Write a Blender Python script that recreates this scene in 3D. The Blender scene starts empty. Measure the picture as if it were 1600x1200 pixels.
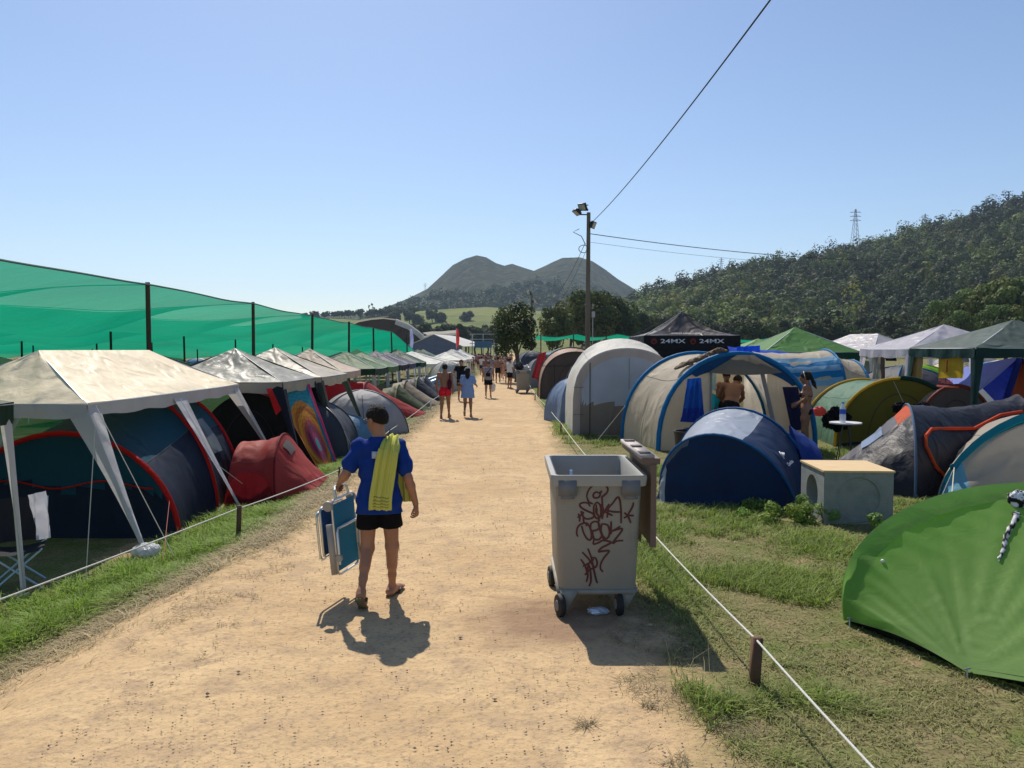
import bpy, math, random
import numpy as np
from mathutils import Vector, Matrix, noise as mnoise
random.seed(7); RG = np.random.default_rng(7)
S = bpy.context.scene; COL = S.collection
F = 1200.0; TH = math.atan(54/1200.0); H = 2.22
A_ = lambda *a: np.array(a, float)
def ray(px, py):
    dx, dy = (px-800)/F, (600-py)/F
    return A_(dx, math.cos(TH)+dy*math.sin(TH), -math.sin(TH)+dy*math.cos(TH))
def gp(px, py, z=0.0):
    r = ray(px, py); return A_(0, 0, H)+r*((z-H)/r[2])
def pt(px, py, Y):
    r = ray(px, py); return A_(0, 0, H)+r*(Y/r[1])
def zg(x):
    t = np.clip((-2.7-np.asarray(x, float))/1.3, 0, 1); return -.25*t*t*(3-2*t)
# ---------- numpy noise
_LAT = RG.random((256, 256))
def vn(x, y, s=0):
    x = np.asarray(x, float)+s*17.3; y = np.asarray(y, float)+s*9.7
    xi = np.floor(x).astype(int); yi = np.floor(y).astype(int); fx = x-xi; fy = y-yi
    fx = fx*fx*(3-2*fx); fy = fy*fy*(3-2*fy)
    g = lambda i, j: _LAT[i & 255, j & 255]
    return (g(xi, yi)*(1-fx)+g(xi+1, yi)*fx)*(1-fy)+(g(xi, yi+1)*(1-fx)+g(xi+1, yi+1)*fx)*fy
def fbm(x, y, o=4, s=0):
    r = 0; a = .5
    for i in range(o): r = r+a*(vn(np.asarray(x)*2**i, np.asarray(y)*2**i, s+i*3)-.5); a *= .5
    return r
# ---------- mesh builder
class B:
    def __init__(s): s.V = []; s.P = []; s.n = 0; s.C = []
    def add(s, V, Fs, m=0, col=None):
        V = np.asarray(V, float).reshape(-1, 3)
        if isinstance(Fs, np.ndarray): Fs = [Fs]
        else:
            d = {}
            for f in Fs: d.setdefault(len(f), []).append(f)
            Fs = [np.array(q, int) for q in d.values()]
        for q in Fs:
            if len(q): s.P.append((q+s.n, m if np.ndim(m) else np.full(len(q), m)))
        s.V.append(V); s.n += len(V)
        s.C.append(np.ones((len(V), 3)) if col is None else np.broadcast_to(col, (len(V), 3)))
        return s
    def grid(s, P, m=0, closed=False, col=None):
        P = np.asarray(P, float); a, b = P.shape[:2]
        I = np.arange(a*b).reshape(a, b)
        if closed: I = np.concatenate([I, I[:1]], 0)
        q = np.stack([I[:-1, :-1], I[1:, :-1], I[1:, 1:], I[:-1, 1:]], -1).reshape(-1, 4)
        if np.ndim(m): m = np.asarray(m)[:I.shape[0]-1, :b-1].reshape(-1)
        return s.add(P.reshape(-1, 3), q, m, None if col is None else col.reshape(-1, 3))
    def box(s, c, d, R=None, m=0):
        v = np.array([[x, y, z] for x in (-.5, .5) for y in (-.5, .5) for z in (-.5, .5)])*np.array(d, float)
        if R is not None: v = v@np.array(R).T
        return s.add(v+np.array(c, float), [(0, 1, 3, 2), (4, 6, 7, 5), (0, 4, 5, 1), (2, 3, 7, 6), (0, 2, 6, 4), (1, 5, 7, 3)], m)
    def bar(s, a, b, w, t=None, m=0):
        a = np.array(a, float); b = np.array(b, float); d = b-a; L = np.linalg.norm(d); z = d/L
        u = np.cross(z, [0, 0, 1]) if abs(z[2]) < .95 else np.cross(z, [0, 1, 0]); u /= np.linalg.norm(u); v = np.cross(z, u)
        return s.box((a+b)/2, (w, t or w, L), np.stack([u, v, z], 1), m)
    def tube(s, pts, r, n=8, m=0, cap=True, closed=False):
        pts = np.asarray(pts, float); k = len(pts); r = np.broadcast_to(r, (k,)).astype(float)
        T = np.gradient(pts, axis=0)
        if closed: T = np.roll(pts, -1, 0)-np.roll(pts, 1, 0)
        T /= np.maximum(np.linalg.norm(T, axis=1, keepdims=True), 1e-9)
        u = np.cross(T[0], [0, 0, 1.]);
        if np.linalg.norm(u) < .1: u = np.cross(T[0], [0, 1., 0])
        G = []
        for i in range(k):
            u = u-T[i]*u.dot(T[i]); u /= max(np.linalg.norm(u), 1e-9); v = np.cross(T[i], u)
            a = np.linspace(0, 2*math.pi, n, endpoint=False)
            G.append(pts[i]+r[i]*(np.cos(a)[:, None]*u+np.sin(a)[:, None]*v))
        G = np.array(G); I = np.arange(k*n).reshape(k, n); J = np.roll(I, -1, 1)
        if closed: I2 = np.roll(I, -1, 0); J2 = np.roll(J, -1, 0); q = np.stack([I, J, J2, I2], -1).reshape(-1, 4)
        else: q = np.stack([I[:-1], J[:-1], J[1:], I[1:]], -1).reshape(-1, 4)
        fs = [tuple(x) for x in q]
        if cap and not closed: fs += [tuple(I[0][::-1]), tuple(I[-1])]
        return s.add(G.reshape(-1, 3), fs, m)
    def lathe(s, prof, c=(0, 0, 0), n=20, m=0, ax=None):
        a = np.linspace(0, 2*math.pi, n, endpoint=False)
        P = np.array([[(r*math.cos(t), r*math.sin(t), z) for r, z in prof] for t in a])
        if ax is not None:
            z = np.array(ax, float); z /= np.linalg.norm(z); u = np.cross(z, [0, 0, 1.] if abs(z[2]) < .9 else [1., 0, 0]); u /= np.linalg.norm(u)
            P = P@np.stack([u, np.cross(z, u), z], 0)
        return s.grid(P+np.array(c, float), m, closed=True)
    def crumple(s, c, r, sd=0, m=0, n=22, amp=.5, fr=2.2):
        th = np.linspace(0, math.pi, n)[None, :, None]; ph = np.linspace(0, 2*math.pi, 2*n, endpoint=False)[:, None, None]
        D = np.concatenate(np.broadcast_arrays(np.sin(th)*np.cos(ph), np.sin(th)*np.sin(ph), np.cos(th)+0*ph), -1)
        w = np.abs(fbm(D[..., 0]*fr+D[..., 2]*fr*.7+sd*1.7, D[..., 1]*fr-D[..., 2]*fr*.5+sd, 4, sd))+.7*np.abs(fbm(D[..., 0]*fr*2.3+sd, D[..., 1]*fr*2+D[..., 2]*fr*2.6, 3, sd+3))
        P = D*(1+amp*(w[..., None]*3-.7)); return s.grid(P*np.array(r, float)+np.array(c, float), m, closed=True)
    def bundle(s, path, r, sd=0, m=0, n=60, k=30, amp=.6):
        path = np.array(path, float); q = np.linspace(0, len(path)-1, n); C = np.stack([np.interp(q, range(len(path)), path[:, i]) for i in range(3)], 1); a = np.linspace(0, 2*math.pi, k, endpoint=False)
        R = r*(.25+np.sin(np.linspace(.12, math.pi-.12, n)))[:, None]*(1+amp*(3*np.abs(fbm(q[:, None]*2.2+sd, np.sin(a)[None]*1.8+np.cos(a)[None]*1.1+5, 4, sd))-.5))
        T = np.gradient(C, axis=0); T /= np.linalg.norm(T, axis=1, keepdims=True); U = np.cross(T, [0, 0, 1.]); U /= np.linalg.norm(U, axis=1, keepdims=True); V_ = np.cross(U, T)
        return s.grid((C[:, None]+(R*np.cos(a)[None])[..., None]*U[:, None]+(R*.65*np.sin(a)[None])[..., None]*V_[:, None]).transpose(1, 0, 2), m, closed=True)
    def blob(s, c, r, n=10, m=0, amp=0., sd=0, col=None):
        th = np.linspace(0, math.pi, n); ph = np.linspace(0, 2*math.pi, 2*n, endpoint=False)
        P = np.stack(np.broadcast_arrays(np.sin(th)[None]*np.cos(ph)[:, None], np.sin(th)[None]*np.sin(ph)[:, None], np.cos(th)[None]), -1)
        if amp: P = P*(1+amp*2*fbm(P[..., :1]*2+P[..., 2:]*1.3+sd, P[..., 1:2]*2+sd*3.1, 3, sd))
        return s.grid(P*np.array(r, float)+np.array(c, float), m, closed=True)
    def poly(s, pts, m=0, th=None):
        pts = np.asarray(pts, float); n = len(pts)
        if th is None: return s.add(pts, [tuple(range(n))], m)
        nn = np.cross(pts[1]-pts[0], pts[2]-pts[0]); nn /= np.linalg.norm(nn)
        return s.add(np.vstack([pts-nn*th/2, pts+nn*th/2]), [tuple(range(n))[::-1], tuple(range(n, 2*n))]+[(i, (i+1) % n, (i+1) % n+n, i+n) for i in range(n)], m)
ORG = {}
def to_mesh(name, b, mats, off, smooth):
    me = bpy.data.meshes.new(name); V = np.concatenate(b.V)-off
    nl = sum(q.size for q, _ in b.P); nf = sum(len(q) for q, _ in b.P)
    me.vertices.add(len(V)); me.vertices.foreach_set('co', V.astype(np.float32).ravel())
    me.loops.add(nl); me.polygons.add(nf)
    me.loops.foreach_set('vertex_index', np.concatenate([q.ravel() for q, _ in b.P]).astype(np.int32))
    tot = np.concatenate([np.full(len(q), q.shape[1]) for q, _ in b.P]); st = np.concatenate([[0], np.cumsum(tot)[:-1]])
    me.polygons.foreach_set('loop_start', st.astype(np.int32))
    me.polygons.foreach_set('material_index', np.concatenate([m for _, m in b.P]).astype(np.int32))
    for m in (mats if isinstance(mats, (list, tuple)) else [mats]): me.materials.append(m)
    me.update(calc_edges=True)
    C = np.concatenate(b.C)
    if (C != 1).any():
        ca = me.color_attributes.new('tint', 'FLOAT_COLOR', 'POINT')
        ca.data.foreach_set('color', np.hstack([C, np.ones((len(C), 1))]).astype(np.float32).ravel())
    if smooth is not None and smooth is not False:
        me.shade_smooth()
        if smooth is not True: me.set_sharp_from_angle(angle=math.radians(smooth))
    return me
def part(name, b, mats, parent=None, local=False, smooth=40, label=None):
    off = np.zeros(3)
    if parent is not None:
        if not local: off = ORG[parent.name]
    else:
        V = np.concatenate(b.V); off = A_((V[:, 0].min()+V[:, 0].max())/2, (V[:, 1].min()+V[:, 1].max())/2, V[:, 2].min())
    o = bpy.data.objects.new(name, to_mesh(name, b, mats, off, smooth)); COL.objects.link(o)
    if parent is not None: o.parent = parent; ORG[o.name] = ORG[parent.name]
    else: o.location = off; ORG[o.name] = off
    if label: o['label'] = label
    return o
def tag(o, label, cat, group=None):
    o['label'] = label; o['category'] = cat
    if group: o['group'] = group
    return o
def struct(o, kind='structure', label=None, cat=None):
    o['kind'] = kind
    if label: o['label'] = label
    if cat: o['category'] = cat
    return o
def thing(name, label, cat, loc=(0, 0, 0), rz=0, group=None, sc=1):
    o = bpy.data.objects.new(name, None); COL.objects.link(o); o.location = loc; o.rotation_euler = (0, 0, rz)
    o.empty_display_size = .2; o.scale = (sc,)*3
    ORG[o.name] = np.array(loc, float); return tag(o, label, cat, group)
def dup(o, loc=None, rz=None, label=None, group=None, sc=None, mats=None, parent=None):
    c = o.copy(); COL.objects.link(c)
    if parent is not None: c.parent = parent
    else:
        if loc is not None: c.location = loc
        if rz is not None: c.rotation_euler = (0, 0, rz)
        if sc is not None: c.scale = (sc if np.ndim(sc) else (sc,)*3)
        if label: c['label'] = label
        if group: c['group'] = group
    if mats and c.type == 'MESH':
        k = o.name.split('.')[0]
        if k in mats:
            c.material_slots[0].link = 'OBJECT'; c.material_slots[0].material = mats[k]
    for ch in list(o.children): dup(ch, mats=mats, parent=c)
    return c
def text_b(b, s, origin, u, v, h, m=0, ext=.002, sx=1., shear=0.):
    cu = bpy.data.curves.new('t', 'FONT'); cu.body = s; cu.size = 1; cu.resolution_u = 3; cu.offset = .012; cu.shear = shear
    ob = bpy.data.objects.new('t', cu); COL.objects.link(ob); bpy.context.view_layer.update()
    me = bpy.data.meshes.new_from_object(ob.evaluated_get(bpy.context.evaluated_depsgraph_get()))
    P = np.array([w.co for w in me.vertices]); u = np.array(u, float); v = np.array(v, float)
    k = h/.7; n = np.cross(u, v); W = np.array(origin)+P[:, :1]*k*sx*u+P[:, 1:2]*k*v+n*ext
    b.add(W, [tuple(p.vertices) for p in me.polygons], m)
    wid = P[:, 0].max()*k*sx
    bpy.data.objects.remove(ob); bpy.data.curves.remove(cu); bpy.data.meshes.remove(me); return wid
# ---------- materials
def lin(r, g, b):
    f = lambda c: (c/255/12.92 if c/255 <= .04045 else ((c/255+.055)/1.055)**2.4)
    return (f(r), f(g), f(b))
_M = {}
def N(nt, t, **k):
    n = nt.nodes.new(t)
    for a, v in k.items():
        if a in n.inputs: n.inputs[a].default_value = v
        else: setattr(n, a, v)
    return n
def mat(name, col, rough=.6, metal=0., spec=.4, trans=0., bump=(0, 0), var=0., vscale=3., tint=False, alpha=1., bdist=.02, hue=None, stretch=None):
    if name in _M: return _M[name]
    m = bpy.data.materials.new(name); m.use_nodes = True; nt = m.node_tree; nt.nodes.clear(); L = nt.links.new
    out = N(nt, 'ShaderNodeOutputMaterial'); p = N(nt, 'ShaderNodeBsdfPrincipled')
    p.inputs['Roughness'].default_value = rough; p.inputs['Metallic'].default_value = metal
    p.inputs['Specular IOR Level'].default_value = spec
    tc = N(nt, 'ShaderNodeTexCoord'); src = tc.outputs['Object']
    if stretch:
        mp = N(nt, 'ShaderNodeMapping'); mp.inputs['Scale'].default_value = stretch; L(src, mp.inputs[0]); src = mp.outputs[0]
    cs = None
    rgb = N(nt, 'ShaderNodeRGB'); rgb.outputs[0].default_value = (*col, 1); cs = rgb.outputs[0]
    if tint:
        at = N(nt, 'ShaderNodeAttribute', attribute_name='tint'); mx = N(nt, 'ShaderNodeMix', data_type='RGBA', blend_type='MULTIPLY')
        mx.inputs[0].default_value = 1; L(cs, mx.inputs[6]); L(at.outputs['Color'], mx.inputs[7]); cs = mx.outputs[2]
    if var:
        nz = N(nt, 'ShaderNodeTexNoise', Scale=vscale, Detail=5.); L(src, nz.inputs['Vector'])
        mr = N(nt, 'ShaderNodeMapRange'); mr.inputs[1].default_value = .3; mr.inputs[2].default_value = .7; mr.inputs[3].default_value = 1-var; mr.inputs[4].default_value = 1+var*.6
        L(nz.outputs[0], mr.inputs[0])
        if hue:
            mh = N(nt, 'ShaderNodeMix', data_type='RGBA'); mh.inputs[7].default_value = (*hue, 1); L(cs, mh.inputs[6])
            mr2 = N(nt, 'ShaderNodeMapRange'); mr2.inputs[1].default_value = .45; mr2.inputs[2].default_value = .65; L(nz.outputs[0], mr2.inputs[0]); L(mr2.outputs[0], mh.inputs[0]); cs = mh.outputs[2]
        mx = N(nt, 'ShaderNodeVectorMath', operation='SCALE'); L(cs, mx.inputs[0]); L(mr.outputs[0], mx.inputs['Scale']); cs = mx.outputs[0]
    L(cs, p.inputs['Base Color'])
    bo = None
    if bump[1]:
        nb = N(nt, 'ShaderNodeTexNoise', Scale=float(bump[0]), Detail=4., Roughness=.55, Distortion=.6); L(src, nb.inputs['Vector'])
        bm = N(nt, 'ShaderNodeBump', Strength=float(bump[1]), Distance=bdist); L(nb.outputs[0], bm.inputs['Height']); bo = bm.outputs[0]
        if name.startswith('fabric_') and 'lime_green' not in name:   # long tension creases
            mp2 = N(nt, 'ShaderNodeMapping'); mp2.inputs['Scale'].default_value = (1, 1, .38); mp2.inputs['Rotation'].default_value = (.3, .2, 0); L(tc.outputs['Object'], mp2.inputs[0])
            n2 = N(nt, 'ShaderNodeTexNoise', noise_type='RIDGED_MULTIFRACTAL', Scale=2.6, Detail=3., Roughness=.5, Distortion=.9); L(mp2.outputs[0], n2.inputs['Vector'])
            b2 = N(nt, 'ShaderNodeBump', Strength=.6, Distance=.085); L(n2.outputs[0], b2.inputs['Height']); L(bo, b2.inputs['Normal']); bo = b2.outputs[0]
        L(bo, p.inputs['Normal'])
    sh = p.outputs[0]
    if trans:
        t = N(nt, 'ShaderNodeBsdfTranslucent'); L(cs, t.inputs[0]); mx = N(nt, 'ShaderNodeMixShader'); mx.inputs[0].default_value = trans
        if bo: L(bo, t.inputs['Normal'])
        L(sh, mx.inputs[1]); L(t.outputs[0], mx.inputs[2]); sh = mx.outputs[0]
    if alpha < 1:
        t = N(nt, 'ShaderNodeBsdfTransparent'); mx = N(nt, 'ShaderNodeMixShader'); mx.inputs[0].default_value = 1-alpha
        L(sh, mx.inputs[1]); L(t.outputs[0], mx.inputs[2]); sh = mx.outputs[0]
    L(sh, out.inputs[0]); _M[name] = m; return m
def fab(name, rgb, tr=.25, bump=(5, .5), rough=.62, var=.10, spec=.22, **k):
    return mat('fabric_'+name, lin(*rgb), rough=max(rough, .38) if rough > .2 else rough, trans=tr, bump=(bump[0], bump[1]*.5), var=var, vscale=1.6, bdist=.05, spec=spec, **k)
# ---------- camera, world, light
cam = bpy.data.cameras.new('camera'); co = bpy.data.objects.new('camera', cam); COL.objects.link(co)
cam.sensor_width = 36; cam.lens = 27.0; cam.clip_end = 9000; co.location = (0, 0, H); co.rotation_euler = (math.pi/2-TH, 0, 0); S.camera = co
SUN = Vector((-.245, .97, 0)).normalized(); EL = math.radians(50)
SD = Vector((SUN.x*math.cos(EL), SUN.y*math.cos(EL), math.sin(EL)))
ld = bpy.data.lights.new('sun', 'SUN'); ld.energy = 5.0; ld.angle = math.radians(.53); ld.color = (1, .93, .82)
lo = bpy.data.objects.new('sun', ld); COL.objects.link(lo); lo.rotation_euler = SD.to_track_quat('Z', 'Y').to_euler(); lo.location = (0, 0, 60)
W = bpy.data.worlds.new('World'); S.world = W; W.use_nodes = True; nt = W.node_tree
bg = nt.nodes['Background']; sk = nt.nodes.new('ShaderNodeTexSky'); sk.sky_type = 'NISHITA'; sk.sun_disc = False
sk.sun_elevation = EL; sk.sun_rotation = math.atan2(SD.x, SD.y); sk.air_density = 1.0; sk.dust_density = .5; sk.ozone_density = 3.0; sk.altitude = 0
tn = nt.nodes.new('ShaderNodeVectorMath'); tn.operation = 'MULTIPLY'; tn.inputs[1].default_value = (1.0, 1.0, 1.035); nt.links.new(sk.outputs[0], tn.inputs[0]); nt.links.new(tn.outputs[0], bg.inputs[0]); bg.inputs[1].default_value = .112
S.view_settings.view_transform = 'Standard'; S.view_settings.look = 'None'; S.view_settings.gamma = 1; S.view_settings.exposure = .1
S.cycles.max_bounces = 7; S.cycles.transparent_max_bounces = 14; S.cycles.diffuse_bounces = 3; S.cycles.volume_bounces = 0
# ---------- ground
def ground_mat(name, path):
    m = bpy.data.materials.new(name); m.use_nodes = True; nt = m.node_tree; nt.nodes.clear(); L = nt.links.new
    out = N(nt, 'ShaderNodeOutputMaterial'); p = N(nt, 'ShaderNodeBsdfPrincipled', Roughness=.95); p.inputs['Specular IOR Level'].default_value = .12; L(p.outputs[0], out.inputs[0])
    g = N(nt, 'ShaderNodeNewGeometry'); sx = N(nt, 'ShaderNodeSeparateXYZ'); L(g.outputs['Position'], sx.inputs[0])
    def nz(sc, det=5., src=None, ro=.55):
        n = N(nt, 'ShaderNodeTexNoise', Scale=sc, Detail=det, Roughness=ro); L(src or g.outputs['Position'], n.inputs['Vector']); return n.outputs[0]
    def ramp(v, a, b, c0, c1):
        r = N(nt, 'ShaderNodeMapRange'); r.inputs[1].default_value = a; r.inputs[2].default_value = b; L(v, r.inputs[0])
        x = N(nt, 'ShaderNodeMix', data_type='RGBA'); L(r.outputs[0], x.inputs[0])
        for i, c in ((6, c0), (7, c1)):
            if isinstance(c, tuple): x.inputs[i].default_value = (*c, 1)
            else: L(c, x.inputs[i])
        return x.outputs[2]
    big = nz(.7); mid = nz(3.5); fine = nz(28., 6.)
    dirt = ramp(big, .35, .65, (.49, .335, .18), (.585, .42, .235))
    dirt = ramp(mid, .46, .68, dirt, (.425, .30, .18))
    dirt = ramp(fine, .52, .75, dirt, (.30, .22, .15))
    # dark damp patch beside the bin
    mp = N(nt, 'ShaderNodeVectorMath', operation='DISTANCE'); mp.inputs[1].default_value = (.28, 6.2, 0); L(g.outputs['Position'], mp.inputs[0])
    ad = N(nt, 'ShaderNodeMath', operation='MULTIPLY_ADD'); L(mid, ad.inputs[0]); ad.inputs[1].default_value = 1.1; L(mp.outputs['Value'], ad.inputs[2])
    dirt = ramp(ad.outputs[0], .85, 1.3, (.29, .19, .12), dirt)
    # grassy soil
    soil = ramp(nz(1.3), .4, .62, (.22, .18, .09), (.13, .16, .042))
    soil = ramp(mid, .5, .7, soil, (.27, .20, .11)); soil = ramp(nz(45., 4.), .45, .7, soil, (.06, .07, .022))
    soil = ramp(nz(.9, 4.), .60, .68, soil, (.33, .22, .135))
    # blend factor from position across the path with a ragged edge
    ab = N(nt, 'ShaderNodeMath', operation='ADD'); ab.inputs[1].default_value = .82; L(sx.outputs[0], ab.inputs[0])
    a2 = N(nt, 'ShaderNodeMath', operation='ABSOLUTE'); L(ab.outputs[0], a2.inputs[0])
    yr = N(nt, 'ShaderNodeMapRange', interpolation_type='SMOOTHSTEP'); yr.inputs[1].default_value = 9.5; yr.inputs[2].default_value = 4.3; yr.inputs[3].default_value = 0; yr.inputs[4].default_value = 1.25; L(sx.outputs[1], yr.inputs[0])
    xr_ = N(nt, 'ShaderNodeMapRange'); xr_.inputs[1].default_value = -1.; xr_.inputs[2].default_value = -2.; L(sx.outputs[0], xr_.inputs[0])
    ym = N(nt, 'ShaderNodeMath', operation='MULTIPLY'); L(yr.outputs[0], ym.inputs[0]); L(xr_.outputs[0], ym.inputs[1]); a5 = N(nt, 'ShaderNodeMath', operation='SUBTRACT'); L(a2.outputs[0], a5.inputs[0]); L(ym.outputs[0], a5.inputs[1])
    a3 = N(nt, 'ShaderNodeMath', operation='MULTIPLY_ADD'); L(nz(1.1, 6., ro=.65), a3.inputs[0]); a3.inputs[1].default_value = 1.3; L(a5.outputs[0], a3.inputs[2])
    colr = ramp(a3.outputs[0], 2.3, 2.95, dirt, soil)
    L(colr, p.inputs['Base Color'])
    # bumps: trodden earth, grit
    h1 = N(nt, 'ShaderNodeMath', operation='MULTIPLY_ADD'); L(nz(9., 8., ro=.62), h1.inputs[0]); h1.inputs[1].default_value = 1.; 
    vo = N(nt, 'ShaderNodeTexVoronoi', Scale=38.); L(g.outputs['Position'], vo.inputs['Vector'])
    v2 = N(nt, 'ShaderNodeMapRange'); v2.inputs[1].default_value = 0; v2.inputs[2].default_value = .35; v2.inputs[3].default_value = .10; v2.inputs[4].default_value = 0; L(vo.outputs['Distance'], v2.inputs[0]); h0 = N(nt, 'ShaderNodeMath', operation='MULTIPLY_ADD'); L(nz(2.6, 3.), h0.inputs[0]); h0.inputs[1].default_value = 1.6; L(v2.outputs[0], h0.inputs[2]); L(h0.outputs[0], h1.inputs[2])
    bm = N(nt, 'ShaderNodeBump', Strength=.75, Distance=.034); L(h1.outputs[0], bm.inputs['Height']); L(bm.outputs[0], p.inputs['Normal'])
    return m
mg = ground_mat('ground_soil', False)
xs = np.unique(np.concatenate([-np.geomspace(8, 2300, 30), np.arange(-8, 12.01, .25), np.geomspace(12.3, 2300, 30)]))
ys = np.unique(np.concatenate([[-60, -20, -8], np.arange(-4, 30, .5), np.geomspace(30, 2350, 45)]))
X, Y = np.meshgrid(xs, ys, indexing='ij'); b = B(); b.grid(np.stack([X, Y, zg(X)+np.where((X > 1.5) & (X < 12), .03*fbm(X*.8, Y*.8), 0)*np.clip((X-1.5), 0, 1)], -1))
struct(part('ground', b, mg, smooth=True))
yy = np.concatenate([np.arange(-4, 40, .25), np.geomspace(40, 170, 60)]); n = len(yy)
_s = np.clip((9.5-yy)/5.2, 0, 1); xl = -2.62-1.2*_s*_s*(3-2*_s)-.16*np.clip((yy-6)/20, 0, 1)+.28*fbm(yy*1.3, yy*0, 4, 2); xr = 1.14+.12*np.clip((yy-10)/20, 0, 1)+.28*fbm(yy*1.3, yy*0+5, 4, 5)
uu = np.linspace(0, 1, 30); X = xl[:, None]*(1-uu)+xr[:, None]*uu; Y = np.repeat(yy[:, None], 30, 1)
b = B(); b.grid(np.stack([X, Y, np.maximum(zg(X), -.03-.22*_s[:, None])+.006+.018*np.clip(fbm(X*1.5, Y*1.1, 4, 9)+.1, 0, 1)*np.sin(np.pi*uu)], -1)); 
struct(part('path', b, mg, smooth=True))
# ---------- mountain and hills
def hillmat(name, c0, c1, c2, sc, bd=6., patch=None):
    m = bpy.data.materials.new(name); m.use_nodes = True; nt = m.node_tree; L = nt.links.new; p = nt.nodes['Principled BSDF']; p.inputs['Roughness'].default_value = 1; p.inputs['Specular IOR Level'].default_value = .1
    g = N(nt, 'ShaderNodeNewGeometry')
    def nz(s, d=8.):
        n_ = N(nt, 'ShaderNodeTexNoise', Scale=s, Detail=d, Roughness=.65); L(g.outputs['Position'], n_.inputs['Vector']); return n_.outputs[0]
    def mx(f, a, b_, x, y):
        r = N(nt, 'ShaderNodeMapRange'); r.inputs[1].default_value = a; r.inputs[2].default_value = b_; L(f, r.inputs[0]); q = N(nt, 'ShaderNodeMix', data_type='RGBA'); L(r.outputs[0], q.inputs[0])
        for i, c in ((6, x), (7, y)):
            if isinstance(c, tuple): q.inputs[i].default_value = (*c, 1)
            else: L(c, q.inputs[i])
        return q.outputs[2]
    c = mx(nz(sc), .42, .58, c0, c1); c = mx(nz(sc*5), .5, .62, c, c2)
    L(c, p.inputs['Base Color']); bm = N(nt, 'ShaderNodeBump', Strength=1., Distance=bd); L(nz(sc*4), bm.inputs['Height']); L(bm.outputs[0], p.inputs['Normal']); return m
def sil(px, K): return np.interp(px, [k[0] for k in K], [k[1] for k in K])
def hill(name, K, Yr, Y0, Y1, mt, power=1.5, nx=200, ny=60, rough=.06, sd=0, base=-2., lab=None):
    px = np.linspace(K[0][0], K[-1][0], nx); ky = (H+(546-sil(px, K))/1200*Yr)
    t = np.concatenate([np.linspace(0, 1, ny), 1+np.linspace(.08, 1, 12)]); Y = np.where(t <= 1, Y0+(Yr-Y0)*t, Yr+(Y1-Yr)*(t-1))
    PX, T = np.meshgrid(px, t, indexing='ij'); YY = np.repeat(Y[None], nx, 0); X = (PX-800)/1200*YY
    f = np.where(T <= 1, T**power, np.clip(1-(T-1)**1.3, 0, 1)); ridge = ky[:, None]
    s = .010*1000/Yr; nzs = fbm(X*s*1.2, YY*s*.5, 5, sd)+.5*np.abs(fbm(X*s*4, YY*s*1.2, 4, sd+4))
    Z = base+(ridge-base)*np.clip(f+nzs*rough*np.sin(np.pi*np.clip(T, 0, 1))*2.2, 0, None)
    b = B(); b.grid(np.stack([X, YY, Z], -1)); o = part(name, b, mt, smooth=True); struct(o); return X, YY, Z
mtn = hillmat('mountain_scrub', (.052, .062, .026), (.022, .032, .014), (.085, .085, .045), .012, 16.)
hill('mountain', [(520, 500), (560, 494), (600, 482), (640, 466), (668, 452), (690, 432), (708, 415), (728, 405), (745, 400), (760, 403), (775, 412), (788, 416), (800, 413), (815, 418), (834, 424), (850, 417), (862, 411), (878, 404), (905, 403), (925, 409), (945, 422), (965, 437), (985, 449), (1000, 459), (1030, 478), (1080, 505)], 1500, 880, 2100, mtn, 1.35, 260, 90, .10, 3)
mead = hillmat('meadow_grass', (.17, .19, .05), (.11, .14, .04), (.20, .19, .08), .02, 1.)
hill('meadow_hill', [(430, 512), (470, 500), (520, 497), (560, 499), (600, 494), (650, 487), (700, 483), (760, 480), (820, 484), (900, 492), (980, 510)], 760, 420, 1000, mead, 1.1, 120, 40, .05, 6)
far_g = hillmat('distant_hill_woods', (.06, .075, .03), (.04, .055, .02), (.09, .1, .04), .02, 5.)
hill('distant_hill', [(-700, 532), (-300, 528), (100, 526), (380, 510), (480, 496), (540, 490), (600, 488), (680, 500)], 1250, 950, 1700, far_g, 1.2, 160, 30, .08, 8)
KR = [(900, 544), (960, 501), (1000, 477), (1040, 464), (1100, 451), (1150, 438), (1220, 427), (1300, 413), (1350, 400), (1400, 388), (1450, 371), (1500, 359), (1560, 339), (1600, 325), (1680, 294), (1800, 249), (2000, 199), (2300, 159)]
woodf = hillmat('hillside_undergrowth', (.035, .045, .018), (.022, .03, .012), (.06, .07, .025), .03, 3.)
hX, hY, hZ = hill('wooded_hill', KR, 520, 235, 900, woodf, 1.15, 220, 70, .07, 12)
# ---------- leaves
def leaves(b, C, R, n, size, rg, base, jit=.35, flat=.8, fz=.6):
    """n leaf-clump quads spread through ellipsoid lobes C (k,3) of radii R (k,3)"""
    k = len(C); idx = rg.integers(0, k, n); d = rg.normal(size=(n, 3)); d /= np.linalg.norm(d, axis=1, keepdims=True)
    rr = 1-np.abs(rg.normal(0, .12+.16*fz, n)); P = C[idx]+d*R[idx]*rr[:, None]
    nn = d+rg.normal(0, fz, (n, 3)); nn[:, 2] += .3*fz+.1; nn /= np.linalg.norm(nn, axis=1, keepdims=True)
    u = np.cross(nn, rg.normal(size=(n, 3))); u /= np.linalg.norm(u, axis=1, keepdims=True); v = np.cross(nn, u)
    s = size*(.6+.8*rg.random(n))[:, None]; q = np.stack([P-u*s, P-v*s*flat, P+u*s, P+v*s*flat], 1)
    tone = (1+jit*(rg.random(k)-.5)*2)[idx]*(1+.14*(rg.random(n)-.5)); hu = (rg.random(k)-.5)[idx]*.3
    c = np.stack([tone*(1+hu), tone, tone*(1-hu*.5)], 1)*np.array(base)
    b.add(q.reshape(-1, 3), np.arange(n*4).reshape(n, 4), 0, np.repeat(c, 4, 0))
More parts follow.
